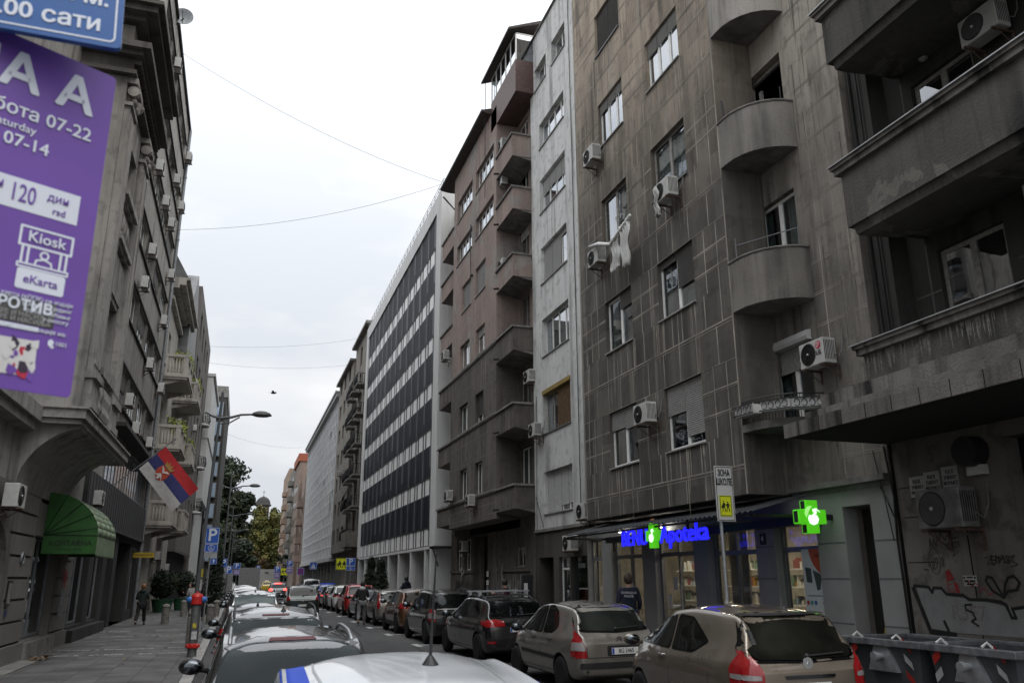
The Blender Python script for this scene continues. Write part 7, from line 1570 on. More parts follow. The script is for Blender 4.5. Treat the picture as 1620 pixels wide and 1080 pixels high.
lamps(c, [(-.88, .88), (-.52, .9), (-.56, 1.04), (-.87, 1.08)], [(.01, .88), (.01, 1.06), (.32, 1.04), (.28, .92)]); c.mirrors(2.85, 1.1, M['steel'], .125); c.panel("roof_skin", [([smoothpoly([(-.60, .52), (.60, .52), (.62, 1.5), (.58, 2.35), (-.58, 2.35), (-.62, 1.5)], .1)], 'top')], paint("cream roof paint", (.42, .40, .37), .1), off=.004); c.panel("sill_trim", c.both([[(1.0, .26), (3.0, .26), (3.0, .42), (1.0, .42)]]), M['plastic'], off=.01); c.plate("", 0, .8)
c = Car("parked_car", "silver hatchback with tall red lamps up its rear pillars, sixth parked on the right", "car", (6.56, 36.6, 0), 0, hatch(3.85, 1.66, 1.49, 1.0, .36, .93, 1.5, 1.9, roofw=.80), P['beige'], "cars parked along the right kerb")
std(c, [[(.8, 1.0), (2.7, .98), (2.2, 1.36), (.95, 1.38)]], [(-.60, 1.02), (-.60, 1.36), (.60, 1.36), (.60, 1.02)], gap_y=(1.0, 2.0, 2.9)); lamps(c, [(-.83, .72), (-.66, .74), (-.62, 1.1), (-.62, 1.38), (-.68, 1.38), (-.80, 1.05)], [(.02, .75), (.02, 1.04), (.12, 1.04), (.14, .76)]); c.mirrors(2.7, 1.02, M['plastic'], .115); c.plate("", 0, .7)
c = Car("parked_car", "black saloon half hidden by the man in the grey trousers", "car", (6.5, 41.6, 0), 0, hatch(4.3, 1.76, 1.46, 1.0, .5, .94, 1.6, 1.9), P['black'], "cars parked along the right kerb")
std(c, [[(.9, 1.0), (2.9, .98), (2.3, 1.34), (1.1, 1.36)]], [(-.62, 1.06), (-.56, 1.33), (.56, 1.33), (.62, 1.06)]); lamps(c, [(-.86, .8), (-.56, .84), (-.6, .96), (-.85, 1.0)]); c.mirrors(2.9, 1.04, M['plastic'], .12)
for y, p, spc, lb in ((47.2, 'red', hatch(4.35, 1.84, 1.66, 1.08, .45, 1.02, 1.8, 2.0, 1.12, .92, wr=.35), "tall red crossover beyond the man in the road"), (53.2, 'white', hatch(4.36, 1.8, 1.56, 1.06, .7, 1.02, 1.8, 2.0, 1.08, .88, wr=.35), "white coupe like crossover with dark lamps behind the red one"), (58.6, 'grey', hatch(4.4, 1.8, 1.5, 1.0, .6, .96, 1.7, 2.0), "mid grey hatchback past the white crossover on the right"),
                   (64.2, 'blue', hatch(4.2, 1.78, 1.52, 1.0, .5, .96, 1.7, 2.0), "blue and white police patrol car in the right row"), (80, 'silver', hatch(4.9, 1.95, 1.95, 1.1, .3, 1.08, 2.0, 1.8, 1.15, .95, wr=.34), "silver van parked under the grid office"), (72, 'black', hatch(4.3, 1.8, 1.5, 1.0, .5, .96, 1.7, 2.0), "dark hatchback just before the silver van")):
    c = Car("parked_car" if p != 'blue' else "police_car", lb, "car", (6.55, y, 0), 0, spc, P[p], "cars parked along the right kerb")
    H = max(v for _, v in spc['top']); std(c, [[(.85, 1.06), (2.95, 1.03), (2.4, H-.16), (1.1, H-.15)]], [(-.66, 1.1), (-.60, H-.16), (.60, H-.16), (.66, 1.1)], belt=1.0); lamps(c, [(-.88, .86), (-.52, .9), (-.56, 1.04), (-.87, 1.06)], [(.01, .86), (.01, 1.04), (.3, 1.03), (.25, .9)]); c.mirrors(2.95, 1.1, M['plastic'], .12)
    if p == 'white': c.panel("bumper_trim", [([[(-.8, .3), (.8, .3), (.6, .6), (-.6, .6)]], 'rear')], M['plastic'], off=.01)
    if p == 'blue': c.panel("white_stripe", c.both([[(.2, .55), (3.6, .55), (3.6, .78), (.2, .8)]])+[([[(-.5, .6), (.5, .6), (.5, 2.2), (-.5, 2.2)]], 'top')], P['white'], off=.004); b = MB(); b.box(-.55, .55, 1.6, 1.85, 1.52, 1.62); b.obj("light_bar", mat("blue light bar", (.03, .08, .5), .2), c.t)
# --- traffic
c = Car("moving_car", "dark green hatchback driving away in the lane, round red lamps", "car", (3.42, 46.8, 0), 0, hatch(4.15, 1.80, 1.65, 1.06, .3, 1.0, 1.8, 1.9, 1.1, .92, wr=.34, roofw=.82), P['green'])
std(c, [[(.6, 1.08), (2.9, 1.05), (2.4, 1.5), (.75, 1.52)]], [(-.68, 1.10), (-.64, 1.50), (.64, 1.50), (.68, 1.10)], gap_y=(1.1, 2.1, 3.0), belt=1.02); lamps(c, circ(-.74, .98, .10, .10)[::1], None); c.mirrors(2.9, 1.1, P['green'], .13); c.plate("", 0, .62); c.wiper(0, 1.12, .3, 1.15); b = MB(); b.lathe([(.05, -.005), (.07, -.005), (.07, .005), (.05, .005)], (0, -.02, .9), 'y', 18); b.obj("badge", M['chrome'], c.t)
c = Car("moving_car", "silver crossover braking in the lane with glowing red lamps", "car", (3.85, 86, 0), 0, hatch(4.3, 1.82, 1.62, 1.06, .5, 1.0, 1.8, 1.9), P['grey'])
std(c, [[(.85, 1.06), (2.95, 1.03), (2.4, 1.46), (1.1, 1.48)]], [(-.66, 1.12), (-.60, 1.46), (.60, 1.46), (.66, 1.12)]); lamps(c, [(-.90, .86), (-.52, .88), (-.52, 1.04), (-.89, 1.06)], None, 'brake'); c.panel("brake_lamp", [([[(-.35, 1.50), (.35, 1.50), (.35, 1.55), (-.35, 1.55)]], 'rear')], M['brake'], off=.02); c.plate("", 0, .75)
c = Car("taxi", "yellow taxi ahead of the braking silver crossover", "car", (4.5, 140, 0), 0, hatch(4.3, 1.76, 1.6, 1.06, .4, 1.0, 1.8, 1.9), P['yellow'])
std(c, [[(.85, 1.06), (2.95, 1.03), (2.4, 1.44), (1.1, 1.46)]], [(-.66, 1.12), (-.60, 1.46), (.60, 1.46), (.66, 1.12)]); lamps(c, [(-.86, .86), (-.6, .88), (-.6, 1.04), (-.85, 1.06)]); b = MB(); b.prism([(-.3, 1.6), (.3, 1.6), (.24, 1.78), (-.24, 1.78)], 'y', 1.6, 1.75); b.obj("taxi_sign", M['plate'], c.t)
c = Car("parked_car", "small white car standing on the left pavement by the hoarding", "car", (-2.2, 78, .13), R(180), hatch(3.9, 1.68, 1.48), P['white'])
std(c, [[(.85, 1.0), (2.7, .98), (2.2, 1.34), (1.1, 1.36)]], [(-.62, 1.05), (-.56, 1.35), (.56, 1.35), (.62, 1.05)]); lamps(c, [(-.83, .8), (-.6, .84), (-.62, 1.0), (-.82, 1.02)]); c.mirrors(2.75, 1.0, M['plastic'], .11)

# ------------------------------------------------------------------ foreground parking signs
purple = mat("purple sign enamel", (.125, .052, .30), .35, var=.10, vscale=5); signw = mat("sign white", (.60, .63, .70), .4, var=.03); signb = mat("blue sign enamel", (.014, .085, .28), .35, var=.05)
A_ = Vector((.852, .523, .01)); U_ = Vector((0, -.02, 1)); SG = Vector((-.38, 1.94, 3.22))
S = thing("parking_zone_sign", "large purple parking zone sign at the top left, with prices and stickers", "sign", tuple(SG), 0)
F = facing((0, 0, 0), A_, U_)
b = MB(); o_ = rrect(-.56, 0, -.79, 0, .010)
b.add([F @ Vector((x, y, 0)) for x, y in o_]+[F @ Vector((x, y, -.004)) for x, y in o_], [tuple(range(len(o_))), tuple(range(len(o_), 2*len(o_)))[::-1]]+[(i, (i+1) % len(o_), len(o_)+(i+1) % len(o_), len(o_)+i) for i in range(len(o_))]); o = b.obj("board", purple, S)
kw = dict(align='RIGHT', bold=.006)
def tx(s_, size, x, y, m=None, al='RIGHT', bd=.006, sx=1., nm="lettering"):
    return text(s_, size, F, (x, y, .0014), m or signw, S, nm, align=al, bold=bd*size/.1*.5, ext=.0004, sx=sx)
tx("ЗОНА А", .115, -.042, -.088, bd=.006, sx=1.05)
tx("Субота 07-22", .043, -.037, -.175, bd=.003); tx("Saturday", .026, -.152, -.212, bd=.002); tx("07-14", .040, -.120, -.247, bd=.003)
flat([[(-.50, -.332), (-.040, -.328), (-.040, -.399), (-.50, -.402)]], F, signw, S, "price_box", z=.0006, t=.0004)
tx("120", .058, -.130, -.364, purple, bd=-.001, sx=.62); tx("дин", .026, -.062, -.352, purple, bd=.001); tx("rsd", .022, -.066, -.382, purple, bd=.001); tx("дин", .032, -.195, -.352, purple, bd=.001); tx("min", .024, -.2, -.382, purple, bd=.001)
kio = stroke([(-.148, -.432), (-.042, -.432), (-.042, -.474), (-.148, -.474), (-.148, -.432)], .005)+stroke([(-.140, -.474), (-.140, -.515)], .005)+stroke([(-.128, -.474), (-.128, -.515)], .005)+stroke([(-.050, -.474), (-.050, -.515)], .005)+stroke([(-.062, -.474), (-.062, -.515)], .005)
kio += stroke([(-.146, -.515), (-.044, -.515), (-.044, -.523), (-.146, -.523), (-.146, -.515)], .004)+stroke(circ(-.095, -.489, .008, n=12)+[(-.087, -.489)], .004)+stroke([(-.112, -.513), (-.110, -.503), (-.095, -.498), (-.080, -.503), (-.078, -.513)], .004)
flat(kio+[rrect(-.144, -.046, -.572, -.526, .006)], F, signw, S, "kiosk_pictogram", z=.0006, t=.0004)
tx("Kiosk", .034, -.095, -.453, None, 'CENTER', .003); tx("eKarta", .026, -.095, -.549, purple, 'CENTER', .002)
for k, (s_, x, y) in enumerate((("паркинг карта (еППК) се издаје", -.022, -.588), ("у зони до једног", -.022, -.602), ("сата, плаћање", -.024, -.616), ("у киоску", -.026, -.629), ("за хитне рекламације на:", -.028, -.655), ("11001", -.022, -.678))): tx(s_, .013, x, y, bd=.001)
flat([circ(-.056, -.678, .006, .008, 10), [(-.060, -.672), (-.054, -.669), (-.056, -.674), (-.052, -.684), (-.047, -.685), (-.052, -.690), (-.060, -.683)]], F, signw, S, "phone_pictogram", z=.0006, t=.0004)
st = [[(-.50, -.592), (-.056, -.592), (-.056, -.647), (-.50, -.647)], [(-.50, -.650), (-.085, -.650), (-.085, -.660), (-.50, -.660)]]
flat([(0, st[0]), (1, st[1])], F, None, S, "sticker", z=.0015, t=.0003, mats=[mat("sticker black", (.06, .06, .055), .7, var=.6, vscale=60), signw])
text("ПРОТИВ", .032, F, (-.062, -.608, .0024), signw, S, align='RIGHT', bold=.001, ext=.0003)
for k in range(2): text("ДИКТАТУРЕ И НАСИЉА", .014, F, (-.062, -.628-.012*k, .0024), mat("sticker grey", (.3, .3, .3)), S, align='RIGHT', ext=.0003)
r_ = random.Random(11); pm = [mat("sticker white", (.55, .54, .53)), mat("sticker dark", (.03, .02, .04)), mat("sticker red", (.40, .02, .05)), purple]; tornp = []
for k in range(60):
    x, y = r_.uniform(-.30, -.083), r_.uniform(-.755, -.685); s_ = r_.uniform(.004, .016); tornp.append((r_.choice((0, 0, 0, 1, 1, 2, 3)), [(x+s_*r_.uniform(.5, 1.2)*math.cos(a), y+s_*r_.uniform(.5, 1.5)*math.sin(a)) for a in (0, 1.1, 2.2, 3.4, 4.6, 5.5)]))
q = MB(); base = [(-.31, -.683), (-.082, -.680), (-.080, -.757), (-.31, -.760)]
for i, (mi, p) in enumerate([(0, base)]+tornp): q.add([F @ Vector((min(x, -.079), y, .0016+.00002*i)) for x, y in p], [tuple(range(len(p)))], mi)
q.obj("torn_sticker", pm, S, recalc=False)
b = MB(); 
for yy in (-.15, -.62): b.add([F @ Vector((x, y, z)) for x, y, z in ((-.35, yy-.02, -.06), (-.22, yy-.02, -.06), (-.22, yy+.02, -.06), (-.35, yy+.02, -.06), (-.35, yy-.02, -.004), (-.22, yy-.02, -.004), (-.22, yy+.02, -.004), (-.35, yy+.02, -.004))], [(0, 1, 2, 3), (4, 5, 6, 7), (0, 1, 5, 4), (2, 3, 7, 6), (1, 2, 6, 5), (0, 3, 7, 4)])
c_ = F @ Vector((-.285, 0, -.09)); b.tube([(c_.x, c_.y, -3.05), (c_.x, c_.y, .55)], .03, 12); b.obj("post", M['steel'], S)
S = thing("tow_away_sign", "blue sign with white lettering above the purple zone sign", "sign", (-.36, 1.78, 3.38), 0)
F = facing((0, 0, 0), Vector((.99, .11, .06)), Vector((-.06, -.01, 1)))
b = MB(); o_ = rrect(-.50, 0, -.18, .30, .012); b.add([F @ Vector((x, y, 0)) for x, y in o_]+[F @ Vector((x, y, -.016)) for x, y in o_], [tuple(range(len(o_))), tuple(range(len(o_), 2*len(o_)))[::-1]]+[(i, (i+1) % len(o_), len(o_)+(i+1) % len(o_), len(o_)+i) for i in range(len(o_))]); b.obj("board", signb, S)
o_ = rrect(-.485, -.014, -.166, .286, .012); flat(stroke(o_+[o_[0]], .004), F, signw, S, "border", z=.0006, t=.0004)
for s_, sz, x, y in (("до 17.00 сати", .055, -.042, -.128), ("радним даном, ост. м.", .055, -.030, -.062), ("од 07.00", .055, -.05, .01)): text(s_, sz, F, (x, y, .0006), signw, S, align='RIGHT', bold=.0012, ext=.0004)
b = MB(); c_ = F @ Vector((-.24, 0, -.05)); b.box(c_.x-.03, c_.x+.03, c_.y-.02, c_.y+.06, -.1, -.06); b.obj("clamp", M['steel'], S)

# ------------------------------------------------------------------ street furniture
def street_lamp(label, x, y, lean=0., z=8.2, reach=1.35, h=9.1, group="street lamps along the left pavement"):
    S = thing("street_lamp", label, "street lamp", (x, y, .13), 0, group)
    b = MB(); b.tube([(0, 0, 0), (lean*.13, 0, 1.2), (lean*.14, 0, 1.25), (lean, 0, h)], [.10, .09, .075, .05], 12); o = b.obj("pole", M['pole'], S)
    b = MB(); b.tube([(lean-.05, 0, h-.05), (lean+.02, 0, h-.0)], .03, 6); b.tube([(lean*.9-.55, 0, z+.12), (lean*.9-.3, 0, z-.02), (lean*.9, 0, z-.10), (lean*.9+.45, 0, z-.04), (lean*.9+.8, 0, z+.08), (lean*.9+reach, 0, z+.12)], [.03, .045, .06, .055, .045, .04], 8)
    b.tube([(lean*.9+.05, 0, z-.32), (lean*.9+.4, 0, z-.26), (lean*.9+.75, 0, z-.02)], .03, 6); b.tube([(lean*.9+.25, 0, z-.28), (lean*.9+.25, 0, z-.06)], .02, 5); b.obj("arm", M['pole'], S)
    b = MB(); x0 = lean*.9+reach; b.lathe([(.001, .20), (.12, .185), (.24, .12), (.30, .03), (.29, 0), (.2, -.03), (.001, -.04)], (0, 0, 0), 'z', 20)
    b.v = [(p[0]*1.35+x0+.33, p[1]*.62, p[2]+z+.08) for p in b.v]; o = b.obj("lamp_head", mat("dark lamp housing", (.05, .05, .05), .5), S, smooth=True)
    b = MB(); b.lathe([(.001, -.05), (.14, -.045), (.2, -.03)], (0, 0, 0), 'z', 16); b.v = [(p[0]*1.35+x0+.33, p[1]*.62, p[2]+z+.07) for p in b.v]; b.obj("lens", M['ac_white'], o)
    return S
street_lamp("nearest street lamp, its dark hooded head reaching over the parked cars", -1.47, 34.0, .30, 8.15, 1.25)
for k, (y, lb) in enumerate(((62, "second street lamp of the left row, before the tree"), (90, "third street lamp of the left row"), (120, "fourth street lamp of the left row"), (148, "farthest street lamp of the left row"))): street_lamp(lb, -1.1, y, .1, 8.2, 1.3)
S = thing("banner_pole", "grey pole with torn yellow and white stickers beside the hydrant", "pole", (-1.5, 38.6, .13)); b = MB(); b.tube([(0, 0, 0), (.02, 0, 3.4)], .06, 10); o = b.obj("post", M['pole'], S); b = MB(); b.tube([(.012, 0, 2.0), (.014, 0, 2.35)], .064, 10); b.obj("yellow_sticker", mat("yellow sticker", (.4, .33, .03), .6, var=.4, vscale=20), o); b = MB(); b.tube([(.01, 0, 1.45), (.012, 0, 1.9)], .063, 10); b.obj("white_sticker", mat("torn white sticker", (.4, .4, .4), .7, var=.5, vscale=25), o)
def post_sign(name, label, x, y, signs, zb=.13, h=None, r=.03, group=None, lean=0.):
    """signs: (kind, z0, z1, half width)"""
    S = thing(name, label, "sign", (x, y, zb), 0, group); top = max(s_[2] for s_ in signs)-zb if h is None else h
    b = MB(); b.tube([(-lean, 0, 0), (0, .03, top)], r, 8); b.obj("post", M['steel'], S); F = None
    for kind, z0, z1, hw, *dx in signs:
        cx = dx[0] if dx else 0; z0 -= zb; z1 -= zb
        col = {'P': 'blue', 'W': 'blue', 'X': 'blue', 'zone': 'purple', 'no': 'blue', 'school': 'yellow', 'plain': 'grey', 'arrow': 'blue'}[kind]
        mm = {'blue': mat("road sign blue", (.016, .09, .42), .4, var=.04), 'purple': purple, 'yellow': mat("fluorescent yellow", (.62, .66, .02), .5, var=.04), 'grey': M['steel']}[col]
        b = MB(); b.box(cx-hw, cx+hw, -.045, -.035, z0, z1); o = b.obj("sign_board", mm, S); F = facing((cx, -.0455, (z0+z1)/2), (1, 0, 0), (0, 0, 1)); hh = (z1-z0)/2
        if kind != 'plain': e_ = [(-hw*.93, -hh*.93), (hw*.93, -hh*.93), (hw*.93, hh*.93), (-hw*.93, hh*.93)]; flat(stroke(e_+[e_[0]], hw*.06), F, M['black_ink'] if kind == 'school' else signw, o, "border")
        if kind == 'P': text("P", hh*2.1, F, (0, 0), signw, o, bold=hh*.035)
        if kind == 'W': flat(stroke(circ(0, 0, hh*.72, n=20)+[(hh*.72, 0)], hh*.09)+stroke([(-.1*hh, .45*hh), (-.08*hh, -.05*hh), (.22*hh, -.08*hh), (.32*hh, -.4*hh)], hh*.11)+stroke(circ(-.05*hh, -.2*hh, .3*hh, n=10, a0=2.2, a1=5.9), hh*.09)+[circ(-.1*hh, .55*hh, .1*hh, n=8)], F, signw, o, "wheelchair_pictogram")
        if kind == 'X': flat([[(-.7*hw, -.7*hh), (.7*hw, -.7*hh), (0, .75*hh)]], F, signw, o, "triangle"); flat([circ(0, .2*hh, .09*hh, n=8)]+stroke([(0, .1*hh), (0, -.2*hh), (-.2*hw, -.5*hh)], hw*.08)+stroke([(0, -.2*hh), (.2*hw, -.5*hh)], hw*.08), F, M['black_ink'], o, "walker", z=.006)
        if kind == 'zone': flat([[(-.7*hw, q*hh), (.7*hw, q*hh), (.7*hw, (q+.2)*hh), (-.7*hw, (q+.2)*hh)] for q in (.5, 0, -.5)], F, signw, o, "lettering")
        if kind == 'school': kids(F, hw, hh, o)
        if kind == 'no': flat([circ(0, 0, hw*.8, n=20)], F, mat("no parking red", (.4, .02, .03)), o, "red_ring"); flat([circ(0, 0, hw*.6, n=20)], F, purple, o, "disc", z=.006)
        if kind == 'arrow': flat([[(-.15*hw, -.6*hh), (.15*hw, -.6*hh), (.15*hw, .1*hh), (.5*hw, .1*hh), (0, .7*hh), (-.5*hw, .1*hh), (-.15*hw, .1*hh)]], F, signw, o, "arrow")
    return S
def kids(F, hw, hh, par):
    q = []
    for sx, x in ((1, -.38), (.85, .36)):
        q += [circ(x*hw, .48*hh*sx, .12*hw, n=10), [((x-.16)*hw, .33*hh*sx), ((x+.16)*hw, .33*hh*sx), ((x+.2)*hw, -.15*hh), ((x-.2)*hw, -.15*hh)]] + stroke([((x-.08)*hw, -.1*hh), ((x-.28)*hw, -.62*hh)], .13*hw)+stroke([((x+.08)*hw, -.1*hh), ((x+.26)*hw, -.6*hh)], .13*hw)
    q += stroke([(-.25*hw, .25*hh), (.0, .02*hh), (.25*hw, .22*hh)], .1*hw)+stroke([(-.5*hw, .28*hh), (-.72*hw, -.05*hh)], .1*hw)+stroke([(.5*hw, .22*hh), (.7*hw, -.02*hh)], .1*hw)+[[(-.85*hw, -.25*hh), (-.6*hw, -.25*hh), (-.6*hw, 0), (-.85*hw, 0)]]
    flat(q, F, M['black_ink'], par, "children_pictogram")
post_sign("parking_sign", "tall blue parking sign with a wheelchair plate, nearest on the left pavement", -1.12, 36.2, [('P', 3.42, 4.07, .262), ('W', 3.09, 3.41, .255), ('plain', 2.86, 3.07, .25), ('arrow', 2.62, 2.85, .12, .14)], lean=.05)
post_sign("parking_sign", "second blue parking sign on the left pavement, small plate below", -1.0, 60, [('P', 2.8, 3.36, .24), ('plain', 2.5, 2.76, .24)])
S = post_sign("school_zone_sign", "white school zone sign with a yellow pictogram of two children by the pharmacy", 8.14, 13.0, [('plain', 3.0, 3.98, .185, .075)], zb=PAVE, h=2.9)
o = [c for c in S.children if c.name.startswith("sign_board")][0]; o.data.materials[0] = mat("sign face white", (.50, .50, .49), .5, var=.04); F = facing((.075, -.0455, 3.49-PAVE), (1, 0, 0), (0, 0, 1))
for s_, z in (("ЗОНА", .36), ("ШКОЛЕ", .20)): text(s_, .16, F, (0, z), M['black_ink'], o, sx=.55, bold=.004)
e_ = [(-.165, -.47), (.165, -.47), (.165, .47), (-.165, .47)]; flat(stroke(e_+[e_[0]], .010), F, M['black_ink'], o, "border")
F = facing((.075, -.0455, 3.27-PAVE), (1, 0, 0), (0, 0, 1)); flat([[(-.125, -.185), (.125, -.185), (.125, .185), (-.125, .185)]], F, mat("fluorescent yellow", (.62, .66, .02), .5), o, "yellow_panel"); e_ = [(-.112, -.17), (.112, -.17), (.112, .17), (-.112, .17)]; flat(stroke(e_+[e_[0]], .010), F, M['black_ink'], o, "panel_border", z=.006); kids(F @ Matrix.Translation((0, 0, .004)), .11, .16, o)
b = MB(); b.tube([(-.02, .0, 1.15), (-.02, .0, 1.40)], .034, 8); b.obj("sticker", mat("torn white sticker", (.4, .4, .4), .7), S)
post_sign("school_warning_sign", "bright yellow school children sign, large one before the colonnade", 7.62, 64, [('school', 2.66, 3.50, .44, -.30)], zb=PAVE, h=3.3)
post_sign("parking_sign", "blue parking sign with a wheelchair plate beside the large yellow school sign", 7.95, 63.8, [('P', 2.95, 3.52, .34), ('W', 2.62, 2.93, .34)], zb=PAVE)
for k, (x, y, s_, lb) in enumerate(((7.7, 94, [('X', 3.0, 3.75, .38)], "blue pedestrian crossing sign near the grid office"), (7.9, 116, [('no', 2.5, 3.4, .45)], "purple and red no parking sign past the crossing sign"), (7.6, 137, [('P', 3.9, 4.8, .45), ('zone', 2.8, 3.8, .5)], "blue parking sign over a purple zone plate far on the right"), (7.5, 150, [('school', 2.6, 3.8, .6)], "small yellow school sign far down the street"), (6.6, 156, [('P', 3.2, 4.2, .5), ('zone', 2.1, 3.1, .5)], "blue and purple sign pair left of the small yellow one"),
    (-.85, 82, [('P', 2.5, 3.2, .3)], "blue sign third along the left pavement"), (-.2, 108, [('P', 3.2, 3.9, .4), ('zone', 2.5, 3.1, .4)], "blue and purple sign pair far on the left"), (.6, 120, [('arrow', 2.6, 3.4, .4)], "small round topped blue arrow sign far on the left"), (3.2, 152, [('P', 3.4, 4.2, .4), ('zone', 2.4, 3.2, .4)], "blue and purple sign pair before the yellow trees"))):
    post_sign("parking_sign" if s_[0][0] == 'P' else "road_sign", lb, x, y, s_, 0)
def bollard(label, x, y, r=.16, h=.85):
    S = thing("bollard", label, "bollard", (x, y, .13), 0, "stone bollards on the left pavement"); b = MB(); b.lathe([(r*1.05, 0), (r*1.0, h*.75), (r*.9, h*.77), (r*.9, h*.8), (r*1.05, h*.82), (r*1.05, h*.88), (r*.7, h*.97), (.001, h)], (0, 0, 0), 'z', 18)
    b.obj("shaft", mat("rough concrete bollard", (.16, .15, .135), .9, var=.4, vscale=7, bump=.5), S); return S
for lb, x, y in (("stone bollard in the middle of the left pavement, nearest the walking woman", -2.97, 41.8), ("graffitied stone bollard in front of the long haired woman", -2.62, 49.2), ("wide stone bollard between the sign post and the kerb", -1.05, 41.0), ("far stone bollard beside the conical shrub", -.95, 48.5)): bollard(lb, x, y)
bollard("leaning grey bollard just behind the hydrant", -1.18, 27.2, .13, 1.1)
S = thing("fire_hydrant", "grey standpipe hydrant with red cap, blue outlets and red collar", "hydrant", (-.97, 23.9, .13))
b = MB(); b.lathe([(.115, 0), (.115, 1.25), (.10, 1.27)], (0, 0, 0), 'z', 20); b.obj("standpipe", mat("hydrant grey", (.12, .125, .125), .5, metal=.4, var=.3), S)
redm = mat("hydrant red", (.48, .022, .018), .4, var=.1)
b = MB(); b.lathe([(.13, 1.27), (.155, 1.30), (.155, 1.48), (.12, 1.54), (.02, 1.56)], (0, 0, 0), 'z', 20); b.box(-.03, .03, -.03, .03, 1.55, 1.60); o = b.obj("cap", redm, S)
for sx in (-1, 1): b = MB(); b.lathe([(.075, 0), (.08, .06), (.06, .12), (.001, .13)], (0, 0, 0), 'x', 14); b.v = [(sx*(p[0]+.13), p[1]-.05, p[2]+1.40) for p in b.v]; b.obj("outlet", mat("outlet blue", (.03, .12, .36), .4), o)
b = MB(); b.lathe([(.12, .20), (.165, .22), (.165, .30), (.12, .32)], (0, 0, 0), 'z', 20)
for k in range(8): b.ball((.165*math.cos(k*.785), .165*math.sin(k*.785), .26), .025, 6)
b.obj("collar", redm, S); b = MB(); b.box(-.04, .05, -.121, -.112, .70, .82); b.obj("yellow_label", mat("yellow sticker", (.4, .33, .03)), S); b = MB(); b.box(-.05, .08, -.122, -.113, .42, .62); b.obj("torn_sticker", mat("torn white sticker", (.4, .4, .4), .7, var=.5), S)
# waste containers on the right
binm = mat("grey waste container", (.06, .065, .07), .5, metal=.2, var=.35, vscale=3)
def container(label, x0, x1, y0, y1, rz=0.):
    S = thing("waste_container", label, "waste container", ((x0+x1)/2, (y0+y1)/2, PAVE), rz, "waste containers by the graffiti wall"); dx, dy = (x1-x0)/2, (y1-y0)/2; b = MB()
    t, o_, z0, z1 = .04, .86, .16, .96
    def ring(k, z, ins=0): return [(-dx*k+ins, -dy*k+ins, z), (dx*k-ins, -dy*k+ins, z), (dx*k-ins, dy*k-ins, z), (-dx*k+ins, dy*k-ins, z)]
    R0 = [ring(.80, z0), ring(.97, z1), ring(.97, z1, .02), ring(.82, z0+.05, .02)]
    for r1, r2 in zip(R0, R0[1:]):
        n = len(b.v); b.add(r1+r2, [(i, (i+1) % 4, 4+(i+1) % 4, 4+i) for i in range(4)])
    b.add(ring(.80, z0), [(0, 1, 2, 3)]); b.add(ring(.82, z0+.06, .02), [(0, 1, 2, 3)]); o = b.obj("tub", binm, S)
    b = MB(); b.box(-dx-.05, dx+.05, -dy-.05, -dy+.03, z1-.05, z1+.04); b.box(-dx-.05, dx+.05, dy-.03, dy+.05, z1-.05, z1+.04); b.box(-dx-.05, -dx+.03, -dy+.03, dy-.03, z1-.05, z1+.04); b.box(dx-.03, dx+.05, -dy+.03, dy-.03, z1-.05, z1+.04); b.obj("rim", mat("worn metal rim", (.17, .18, .19), .4, metal=.5, var=.4, vscale=8), S, bevel=.012)
    b = MB(); b.cyl((-dx*.93, 0, .78), (-dx-.12, 0, .78), .045, 12); b.cyl((-dx-.10, 0, .78), (-dx-.14, 0, .78), .06, 12); b.prism([(-.25, .60), (.25, .60), (.12, z1-.05), (-.12, z1-.05)], 'x', -dx*.96-.03, -dx*.9); b.obj("lifting_trunnion", M['steel'], S)
    for y, s_ in ((-dy*.72, 1), (dy*.72, -1)):
        b = MB()
        for k in range(3):
            z = .45+k*.2; b.add([(-dx*.94, y-.06, z), (-dx*.94-.004, y+.06, z+.1*s_+.0), (-dx*.955-.008, y+.06, z+.1*s_+.1), (-dx*.955-.008, y-.06, z+.1)], [(0, 1, 2, 3)], k % 2)
        b.v = [(p[0]-.03-.12*(p[2]-.45)*.35, p[1], p[2]) for p in b.v]; b.obj("hazard_stripe", [mat("hazard red", (.30, .02, .015), .5), mat("hazard white", (.35, .35, .35), .5)], S)
    for x in (-dx*.6, dx*.6):
        for y in (-dy*.6, dy*.6): b = MB(); b.lathe([(.03, -.025), (.08, -.025), (.08, .025), (.03, .025)], (x, y, .08), 'x', 14); b.obj("castor", M['rubber'], S)
    b = MB()
    for k in range(2): b.tube([(-dx+.06, -dy*.5+k*.7, z1+.03), (-dx+.02, -dy*.5+k*.7+.05, z1+.10), (-dx-.03, -dy*.5+k*.7+.08, z1+.05)], .016, 5)
    b.obj("rim_hook", M['ac_white'], S); return S
container("open grey waste container behind the champagne car, the farther of two", 8.15, 9.25, 8.78, 10.08, R(2)); container("open grey waste container at the right edge of the picture, the nearer of two", 8.15, 9.25, 7.30, 8.64, R(-3))
b = MB(); r_ = random.Random(8)
for k in range(7): x, y = r_.uniform(8.4, 9.0), r_.uniform(7.6, 9.8); b.ball((x, y, 1.0+r_.random()*.05), .16, 7, sc=(1, 1.2, .7))
tag(b.obj("rubbish_bag", mat("black rubbish bag", (.012, .012, .013), .35)), "black rubbish bags heaped inside the open waste containers", "rubbish")
S = thing("fallen_leaf", "single orange leaf lying on the corrugated canopy", "leaf", (8.95, 17.2, 3.30)); b = MB(); b.add([(-.05, -.14, 0), (.05, 0, .04), (-.02, .14, .02), (-.1, 0, .01)], [(0, 1, 2, 3)]); b.obj("blade", mat("orange leaf", (.35, .13, .03), .7), S)
